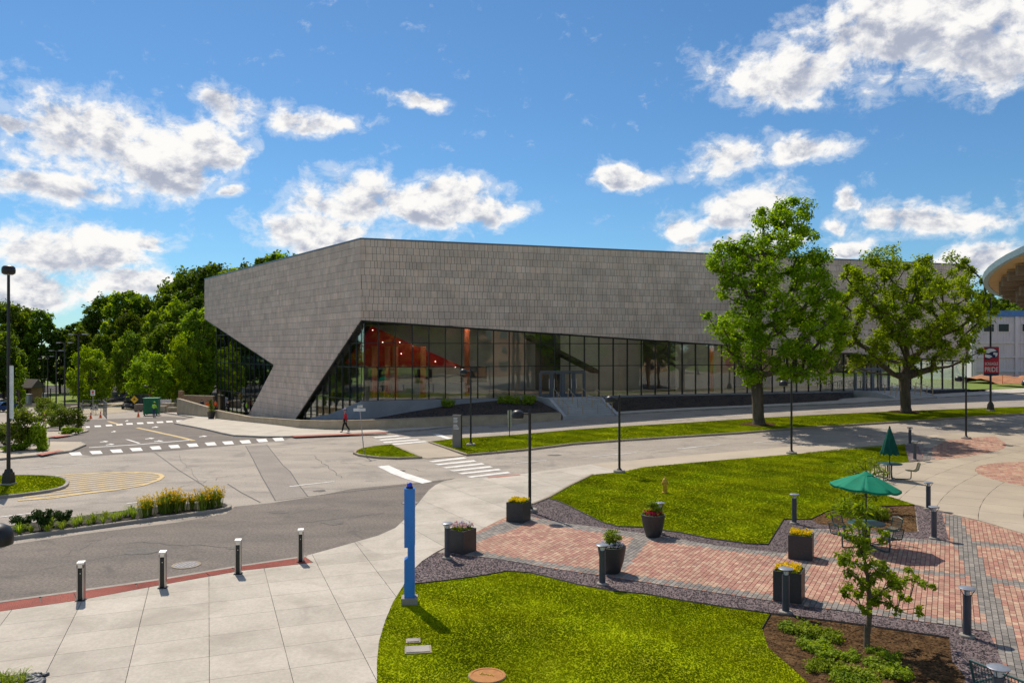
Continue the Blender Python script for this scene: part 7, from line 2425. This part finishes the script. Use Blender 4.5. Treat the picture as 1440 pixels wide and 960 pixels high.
# utility cart
Y = 116; X = (181 - 720) / F * Y
root = empty('utility_cart', (X, Y, zg(X, Y) + .05), R(20)); tag(root, 'small grey utility cart with roll frame at the building site', 'utility vehicle')
MB().hexa([(-.75, -1.2, .35), (.75, -1.2, .35), (.75, 1.2, .35), (-.75, 1.2, .35), (-.7, -1.15, .8), (.7, -1.15, .8), (.72, 1.2, .85), (-.72, 1.2, .85)]).build('body', M['utv_grey'], root)
MB().box((0, .75, 1.0), (1.4, .85, .25)).build('cargo_box', M['black_metal'], root)
MB().box((0, 0, .95), (1.2, .5, .25)).build('seat', M['cloth_black'], root)
f_ = MB()
for sx in (-1, 1): f_.tube([(sx * .68, -.75, .8), (sx * .62, -.45, 1.75), (sx * .62, .3, 1.75), (sx * .66, .35, .85)], .03, 6)
f_.cone((-.62, -.45, 1.75), (.62, -.45, 1.75), .03, .03, 6); f_.cone((-.62, .3, 1.75), (.62, .3, 1.75), .03, .03, 6); f_.build('roll_frame', M['black_metal'], root)
for sx in (-1, 1):
    for y in (-.8, .8):
        w = MB().cone((sx * .62, y, .32), (sx * .85, y, .32), .32, .32, 16).build('wheel', M['tyre'], root); MB().cone((sx * .84, y, .32), (sx * .87, y, .32), .17, .15, 12).build('rim', M['steel'], w)
for sx in (-1, 1): MB().cone((sx * .45, -1.19, .62), (sx * .45, -1.22, .62), .08, .08, 10).build('headlight', M['lens_white'], root)


def wire_fence(name, pts, h, label, m='fence_wire', cloth=None, step=2.6, nw=5):
    root = empty(name, pts[0]); tag(root, label, 'fence'); O = Vector(pts[0])
    P_ = []
    for a, b in zip(pts[:-1], pts[1:]):
        n = max(1, int((Vector(b) - Vector(a)).length / step)); P_ += [Vector(a).lerp(Vector(b), i / n) for i in range(n)]
    P_.append(Vector(pts[-1]))
    for p in P_: MB().cone(p - O, p - O + Vector((0, 0, h)), .035, .035, 6).build('post', M[m], root)
    for a, b in zip(P_[:-1], P_[1:]):
        mb = MB(); a, b = a - O, b - O
        for z in (.08, h - .03): mb.cone(a + Vector((0, 0, z)), b + Vector((0, 0, z)), .022, .022, 5)
        n = 9
        for i in range(n):
            for (f0, f1) in ((i / n, (i + 4) / n), ((i + 4) / n, i / n)):
                if max(f0, f1) > 1: continue
                mb.cone(a.lerp(b, f0) + Vector((0, 0, .1)), a.lerp(b, f1) + Vector((0, 0, h - .05)), .004, .004, 3, False)
        mb.build('mesh_panel', M[m], root)
        if cloth: MB().hexa([a + Vector((0, .03, .1)), b + Vector((0, .03, .1)), b + Vector((0, .05, .1)), a + Vector((0, .05, .1)), a + Vector((0, .03, h - .1)), b + Vector((0, .03, h - .1)), b + Vector((0, .05, h - .1)), a + Vector((0, .05, h - .1))]).build('screen', M[cloth], root)
    return root
def gp(px, Y): X = (px - 720) / F * Y; return (X, Y, zg(X, Y))
wire_fence('site_fence', [gp(147, 122), gp(176, 122)], 1.5, 'grey chain link fence left of the yellow diamond sign')
wire_fence('site_fence', [gp(176.5, 118), gp(210, 112)], 2.2, 'taller chain link fence with dark screen by the orange sign', cloth='fence_cloth')
wire_fence('site_fence', [gp(215, 128), gp(298, 128)], 2.4, 'black screened fence below the wood beside the hall', 'black_metal', 'fence_cloth')
wire_fence('barrier_frame', [gp(116, 103), gp(142, 101)], 1.9, 'thin temporary barrier frame with two small plates', step=3.2)
wire_fence('barrier_frame', [gp(145, 102), gp(150, 92)], 1.9, 'thin barrier frame turned edge-on beside the cones', step=3.2)
wire_fence('barrier_frame', [gp(205, 106), gp(246, 104)], 1.7, 'thin barrier frame before the stacked site material', step=3.2)
for (px, Y, z, w, lab, m, rot) in [(189.7, 112, 561.5, .8, 'yellow diamond warning sign at the building site', 'yellow_sign', 45), (210.5, 116, 558.5, .95, 'orange diamond roadwork sign behind the green box', 'orange_plastic', 45), (135.5, 101, 573, .62, 'grey closure plate on the barrier frame', 'sign_back', 0), (129.5, 102, 574, .34, 'small grey plate on the barrier frame', 'sign_back', 0)]:
    X = (px - 720) / F * Y; zb = zg(X, Y); zc = zpx(z, Y) - zb
    root = empty('site_sign', (X, Y - .15, zb)); tag(root, lab, 'sign')
    MB().cone((0, 0.04, 0), (0, .04, zc), .025, .025, 6).build('post', M['black_metal'], root)
    pl_ = MB().box((0, 0, 0), (w, .02, w)).build('plate', M[m], root); pl_.location = (0, 0, zc); pl_.rotation_euler = (0, R(rot), 0)
    MB().box((0, -.015, zc), (w * .4, .008, .10)).build('mark', M['cloth_black'], root); MB().box((0, -.015, zc + .16 * w), (w * .25, .008, .08)).build('mark', M['cloth_black'], root)
# brick site wall behind the tan wall
root = empty('brick_site_wall', gp(253, 112)); tag(root, 'unfinished red brown brick wall behind the tan wall', 'wall'); O = Vector(root.location)
a, b = Vector(gp(256, 110)) - O, Vector(gp(300, 104)) - O
MB().hexa([a, b, b + Vector((.1, .4, 0)), a + Vector((.1, .4, 0)), a + Vector((0, 0, 2.0)), b + Vector((0, 0, 2.0)), b + Vector((.1, .4, 2.0)), a + Vector((.1, .4, 2.0))]).build('wall', M['brick_wall'], root)
MB().box(a + Vector((-.2, .2, 1.3)), (.6, .6, 2.8)).build('pier', M['brick_wall'], root)
MB().hexa([a + Vector((0, -.05, 2.003)), b + Vector((0, -.05, 2.003)), b + Vector((.1, .45, 2.003)), a + Vector((.1, .45, 2.003)), a + Vector((0, -.05, 2.1)), b + Vector((0, -.05, 2.1)), b + Vector((.1, .45, 2.1)), a + Vector((.1, .45, 2.1))]).build('coping', M['kerb_tan'], root)
# stacked site materials
r_ = random.Random(12)
for i, (px, Y, w, h, m, lab) in enumerate([(227, 104, 1.4, .8, 'sandy', 'pallet of pale stone beside the green box'), (237, 108, 1.8, 1.0, 'stucco_tan', 'pallet of tan blocks beside the tan wall end'), (243, 103, 1.2, .6, 'sandy', 'low pallet of pale stone at the tan wall end'), (232, 112, 1.6, 1.3, 'white_cladding', 'wrapped white pallet at the building site'), (198, 108, 1.5, .9, 'timber_grey', 'stack of grey timber beside the green box')]):
    root = empty('material_pallet', gp(px, Y), r_.uniform(-.4, .4)); tag(root, lab, 'pallet')
    for s_ in (-1, 0, 1): MB().box((s_ * w * .4, 0, .05), (.1, 1.0, .1)).build('pallet_runner', M['timber'], root)
    MB().box((0, 0, .12), (w, 1.0, .03)).build('pallet_deck', M['timber'], root)
    n = 3
    for z in range(n):
        for x in range(4):
            MB().box((-w / 2 + w * (x + .5) / 4, r_.uniform(-.05, .05), .14 + h * (z + .5) / n), (w / 4 - .02, .9, h / n - .02)).build('block', M[m], root)
for (px, py, lab) in [(63.5, 596, 'thin red marker post on the far left pavement')]:
    p = P(px, py, .1); o = empty('marker_post', p); tag(o, lab, 'marker post')
    MB().cone((0, 0, -.1), (0, 0, 1.1), .05, .05, 8).build('post', M['barrier_red'], o); MB().lathe([(.2, -.02), (.2, .05), (.06, .06)], 12).build('foot', M['cloth_black'], o)

# ---- brick hut, blue car
Y = 142; X = (42 - 720) / F * Y; zb = zg(X, Y)
root = empty('brick_hut', (X, Y, zb), R(-12)); tag(root, 'small brown brick hut with a grey shingle roof before the wood', 'hut')
wd = 3.0
MB().box((0, 0, 1.3), (wd, 2.6, 2.6)).build('wall', M['brick_wall'], root)
MB().slab3([(-wd / 2 - .3, -1.6, 2.5), (-wd / 2 - .3, 1.6, 2.5), (-wd / 2 - .3, 0, 4.0)], (wd + .6, 0, 0)).build('roof', M['shingle'], root)
MB().box((.4, -1.31, 1.05), (.9, .06, 2.1)).build('door', M['interior_dark'], root)
MB().box((-.9, -1.32, 1.5), (.6, .05, .7)).build('window', M['sign_white'], root)
for (px, Y, lab) in [(40, 132, 'pale utility cabinet left of the grass strip'), (64, 134, 'pale utility cabinet beside the brick hut')]:
    o = empty('utility_cabinet', gp(px, Y)); tag(o, lab, 'cabinet'); MB().box((0, 0, .85), (.9, .6, 1.7)).build('body', M['sign_back'], o); MB().box((0, -.31, .9), (.36, .02, 1.3)).build('door', M['sign_white'], o); MB().box((0, 0, 1.73), (1.0, .7, .06)).build('lid', M['sign_back'], o)


def car(loc, rz, label, paint):
    root = empty('parked_car', loc, rz); tag(root, label, 'car')
    prof = [(-2.2, .35), (-2.25, .62), (-2.15, .82), (-1.2, .95), (-.45, 1.42), (.9, 1.45), (1.75, 1.0), (2.2, .92), (2.25, .5), (2.15, .32)]
    n = len(prof); vs = []
    for yy, k in ((-.88, .0), (-.92, 1), (.92, 1), (.88, 0)):
        for (x, z) in prof:
            nar = .12 if z > 1.1 else 0
            vs.append((x * (1 if k else .985), yy * (1 - nar), z))
    fs = []
    for r0 in range(3):
        for i in range(n): fs.append((r0 * n + i, (r0 + 1) * n + i, (r0 + 1) * n + (i + 1) % n, r0 * n + (i + 1) % n))
    fs += [tuple(range(n)), tuple(range(4 * n - 1, 3 * n - 1, -1))]
    b_ = MB().add(vs, fs); me = b_.mesh('body'); 
    bm = bmesh.new(); bm.from_mesh(me); bmesh.ops.recalc_face_normals(bm, faces=bm.faces[:]); bm.to_mesh(me); bm.free()
    link('body', me, M[paint], root, 40)
    for s_ in (-1, 1):
        MB().slab3([(-1.05, s_ * .885, .97), (-.45, s_ * .84, 1.36), (.15, s_ * .835, 1.39), (.15, s_ * .885, .97)], (0, s_ * .02, 0)).build('side_window', M['window_glass'], root)
        MB().slab3([(.22, s_ * .885, .97), (.22, s_ * .835, 1.39), (.88, s_ * .835, 1.39), (1.55, s_ * .885, 1.0)], (0, s_ * .02, 0)).build('side_window', M['window_glass'], root)
        for x in (-1.35, 1.4):
            w = MB().cone((x, s_ * .72, .33), (x, s_ * .94, .33), .33, .33, 20).build('wheel', M['tyre'], root); MB().cone((x, s_ * .93, .33), (x, s_ * .955, .33), .21, .19, 14).build('rim', M['steel'], w)
        MB().box((-2.17, s_ * .65, .72), (.1, .36, .14)).build('headlight', M['lens_white'], root); MB().box((2.2, s_ * .68, .8), (.08, .3, .14)).build('tail_light', M['barrier_red'], root)
    MB().slab3([(-1.15, -.78, 1.0), (-1.15, .78, 1.0), (-.52, .7, 1.40), (-.52, -.7, 1.40)], (-.02, 0, .02)).build('windscreen', M['window_glass'], root)
    MB().slab3([(1.68, -.74, 1.06), (1.68, .74, 1.06), (.98, .7, 1.44), (.98, -.7, 1.44)], (.02, 0, .02)).build('rear_window', M['window_glass'], root)
    return root
car(gp(1, 112), R(80), 'dark blue parked car cut off beside the tall lamp post', 'car_blue')
car(gp(-8, 120), R(80), 'white parked car beyond the dark blue car', 'sign_white')

# ---- white metal building far right
Y0 = 128.0
A_ = Vector(((1366 - 720) / F * Y0, Y0, 0)); d = Vector((.985, -.17, 0)); nv = Vector((-.17, -.985, 0))
zb_ = 1.2; zt_w = zpx(437, Y0)
root = empty('white_metal_building', (A_.x, A_.y, zb_)); tag(root, 'white ribbed metal building with small dark windows and blue roof trim', 'building'); O = root.location
W = 46
def wb(u, n, z): return A_ + d * u + nv * n + Vector((0, 0, z)) - O
hh = zt_w
MB().hexa([wb(0, 0, zb_ - 1), wb(W, 0, zb_ - 1), wb(W, -30, zb_ - 1), wb(0, -30, zb_ - 1), wb(0, 0, hh - 1.0), wb(W, 0, hh - 1.0), wb(W, -30, hh - 1.0), wb(0, -30, hh - 1.0)]).build('wall', M['white_cladding'], root)
MB().hexa([wb(-.3, .25, hh - .995), wb(W + .3, .25, hh - .995), wb(W + .3, -30.3, hh - .995), wb(-.3, -30.3, hh - .995), wb(-.3, .25, hh), wb(W + .3, .25, hh), wb(W + .3, -30.3, hh), wb(-.3, -30.3, hh)]).build('roof_trim', M['blue_trim'], root)
ribs = MB(); u = .15
while u < W:
    ribs.hexa([wb(u, .005, zb_), wb(u + .12, .005, zb_), wb(u + .12, .05, zb_), wb(u, .05, zb_), wb(u, .005, hh - 1.0), wb(u + .12, .005, hh - 1.0), wb(u + .12, .05, hh - 1.0), wb(u, .05, hh - 1.0)]); u += .42
struct(ribs.build('cladding_ribs', M['white_cladding'], root), None, 'stuff')
for u in (.2, 6.4, 12.6, 18.8, 25, 31):
    MB().hexa([wb(u, .05, zb_), wb(u + .45, .05, zb_), wb(u + .45, .3, zb_), wb(u, .3, zb_), wb(u, .05, hh - 1), wb(u + .45, .05, hh - 1), wb(u + .45, .3, hh - 1), wb(u, .3, hh - 1)]).build('pilaster', M['white_cladding'], root)
for yy in (481.5, 501.5, 521.5):
    z = zpx(yy, Y0)
    MB().hexa([wb(.7, .05, z - .12), wb(W, .05, z - .12), wb(W, .22, z - .12), wb(.7, .22, z - .12), wb(.7, .05, z + .1), wb(W, .05, z + .1), wb(W, .22, z + .1), wb(.7, .22, z + .1)]).build('rail', M['sign_white'], root)
for u in (1.7, 3.9, 7.4, 10.2, 13.7, 16.4, 20, 22.8):
    za, zb2 = zpx(467, Y0), zpx(455, Y0)
    w = MB().hexa([wb(u, .06, za), wb(u + 1.7, .06, za), wb(u + 1.7, .14, za), wb(u, .14, za), wb(u, .06, zb2), wb(u + 1.7, .06, zb2), wb(u + 1.7, .14, zb2), wb(u, .14, zb2)]).build('window', M['sign_white'], root)
    MB().hexa([wb(u + .1, .141, za + .1), wb(u + 1.6, .141, za + .1), wb(u + 1.6, .16, za + .1), wb(u + .1, .16, za + .1), wb(u + .1, .141, zb2 - .1), wb(u + 1.6, .141, zb2 - .1), wb(u + 1.6, .16, zb2 - .1), wb(u + .1, .16, zb2 - .1)]).build('pane', M['dark_pane'], w)
# red soil mound, orange mesh and wrapped silt roll before it
vs = []; fs = []; n, m2 = 80, 12
for j in range(m2):
    for i in range(n):
        X = 68 + i * .72; Y = 110 + j * 1.1 - (X - 68) * .12
        f = math.sin(math.pi * j / (m2 - 1)); vs.append((X, Y, zg(X, Y) - .1 + f * (.75 + .3 * math.sin(i * 1.3) + .2 * math.sin(i * 2.9 + j)) + rng.uniform(-.16, .2)))
for j in range(m2 - 1):
    for i in range(n - 1): fs.append((j * n + i, j * n + i + 1, (j + 1) * n + i + 1, (j + 1) * n + i))
struct(MB().add(vs, fs).build('soil_mound', M['soil_red'], None, True), 'heaped red brown soil before the white metal building')
lw_ = [(66, 100), (125, 93), (125, 104), (66, 109)]
struct(sheet('lawn', lw_, .03, M['field_ground'], 3), 'thin strip of rough grass at the end of the hall')
root = empty('silt_roll', (68, 103.5, zg(68, 103.5))); tag(root, 'black plastic wrapped silt roll along the soil mound', 'silt roll'); O = root.location
for i in range(9):
    a = Vector((67 + i * 4.2, 103.5 - i * .5, 0)); b = a + Vector((4.0, -.5, 0)); z0, z1 = zg(a.x, a.y) + .35, zg(b.x, b.y) + .35
    MB().cone(Vector((a.x, a.y, z0)) - O, Vector((b.x, b.y, z1)) - O, .38, .38, 12).build('roll_section', M['wrap_black'], root, True)
wire_fence('safety_fence', [(66.5, 107, zg(66.5, 107) + .1), (82, 105, zg(82, 105) + .1), (110, 102, zg(110, 102) + .1)], 1.3, 'orange mesh safety fence before the red soil', 'orange_plastic', None, 3.5)

# ---- round timber pavilion roof at the right edge
root = empty('timber_pavilion', (40.6, 36.8, zg(40.6, 36.8))); tag(root, 'round pavilion roof with pale blue fascia and stepped timber beams', 'pavilion'); O = Vector(root.location)
RD = 16.0; cxp, cyp_ = 40.6, 36.8
def rz_(x, y): return 10.2 + .127 * (45 - y) 
def rim(a, r, dz): x, y = cxp + r * math.cos(a), cyp_ + r * math.sin(a); return Vector((x, y, rz_(x, y) + dz)) - O
NR2 = 72
fa = MB(); vs = []; fs = []
for i in range(NR2):
    a = 2 * math.pi * i / NR2; vs += [rim(a, RD, -.14), rim(a, RD + .05, .16), rim(a, RD - .25, .20), rim(a, RD - .25, -.13)]
for i in range(NR2):
    j = (i + 1) % NR2
    for k in range(4): fs.append((i * 4 + k, j * 4 + k, j * 4 + (k + 1) % 4, i * 4 + (k + 1) % 4))
fa.add(vs, fs).build('fascia', M['fascia_blue'], root, 40)
vs = [rim(2 * math.pi * i / NR2, RD - .26, -.11) for i in range(NR2)]; MB().add(vs, [tuple(range(NR2))[::-1]]).build('soffit', M['soffit_tan'], root)
vs = [rim(2 * math.pi * i / NR2, RD - .26, .2) for i in range(NR2)] + [Vector((cxp, cyp_, rz_(cxp, cyp_) + 1.5)) - O]; MB().add(vs, [(i, (i + 1) % NR2, NR2) for i in range(NR2)]).build('roof', M['roof_membrane'], root)
bd = Vector((.97, -.24, 0))
for k in range(-10, 11):
    # parallel glulam beams under the soffit, stepping back from the rim
    off = k * 1.42
    side_ = Vector((-bd.y, bd.x, 0)) * off
    half = math.sqrt(max(1, (RD - .35) ** 2 - off ** 2))
    for lvl, (ins, hgt) in enumerate(((0.45, .5), (1.3, .5), (2.4, .5))):
        s_ = half - ins
        a = Vector((cxp, cyp_, 0)) + side_ - bd * s_; b = Vector((cxp, cyp_, 0)) + side_ + bd * s_
        za, zb2 = rz_(a.x, a.y) - .19 - lvl * .56, rz_(b.x, b.y) - .19 - lvl * .56
        w = Vector((-bd.y, bd.x, 0)) * .14
        MB().hexa([Vector((p_.x, p_.y, z)) - O for p_, z in ((a - w, za - hgt), (b - w, zb2 - hgt), (b + w, zb2 - hgt), (a + w, za - hgt), (a - w, za), (b - w, zb2), (b + w, zb2), (a + w, za))]).build('beam', M['timber_grey'], root)
MB().lathe([(8.5, -.3), (8.5, 8.6), (0, 8.6)], 40).build('drum_wall', M['tan_brick'], root, 40)
for k in range(12):
    a = k * math.pi / 6 + .26
    MB().cone((11.5 * math.cos(a), 11.5 * math.sin(a), -.3), (11.5 * math.cos(a), 11.5 * math.sin(a), rz_(cxp + 11.5 * math.cos(a), cyp_ + 11.5 * math.sin(a)) - 1.3 - O.z), .22, .22, 12).build('column', M['timber'], root, True)

# ---- buildings behind the camera that show in the glass
def brick_hall(x0, x1, y, depth, h, label, m, n):
    root = empty('brick_hall', ((x0 + x1) / 2, y, 0)); tag(root, label, 'building')
    w = x1 - x0
    MB().box((0, -depth / 2, h / 2), (w, depth, h)).build('wall', M[m], root)
    MB().box((0, -depth / 2, h + .2), (w + .8, depth + .8, .5)).build('roof', M['shingle'], root)
    for fl_ in range(int(h // 4)):
        for i in range(n):
            x = -w / 2 + w * (i + .5) / n; z = 2.2 + fl_ * 3.9
            f = MB().box((x, .03, z), (2.0, .12, 2.2)).build('window', M['sign_grey'], root); MB().box((x, .10, z), (1.7, .04, 1.9)).build('pane', M['window_glass'], f)
brick_hall(62, 96, -30, 18, 13, 'brown brick building mirrored in the hall glass', 'brick_wall', 8)
brick_hall(132, 240, 6, 18, 11, 'long tan brick hall added out of view to fill the far end of the reflection', 'tan_brick', 16)  # unseen hall added to cover open ground in the reflection
brick_hall(100, 128, -26, 18, 10, 'tan brick wing mirrored in the hall glass', 'tan_brick', 6)
for i, (X, Y, s_) in enumerate([(24, -30, .8), (31, -22, .85), (37, -28, .9), (43, -20, .8), (49, -26, .85), (56, -20, .75), (70, -12, .55), (98, -10, .7), (120, -8, .6), (150, 2, .75), (160, 14, .8), (158, 26, .8), (165, 40, .85), (150, 52, .8), (176, -6, .9), (182, 10, .9), (186, 28, .9), (190, 46, .9), (184, 64, .9), (172, 76, .85), (200, 20, 1), (200, 56, 1), (28, -40, .9), (46, -40, .95)]):
    o = dup(protos[i % 4], (X, Y, -.1), i * 1.3, scale=s_); o.name = 'campus_tree'  # unseen trees, some added to darken the reflection and cover open ground
    tag(o, 'green tree out of view, placed to be mirrored in the hall glass', 'tree', 'trees mirrored in the hall glass')
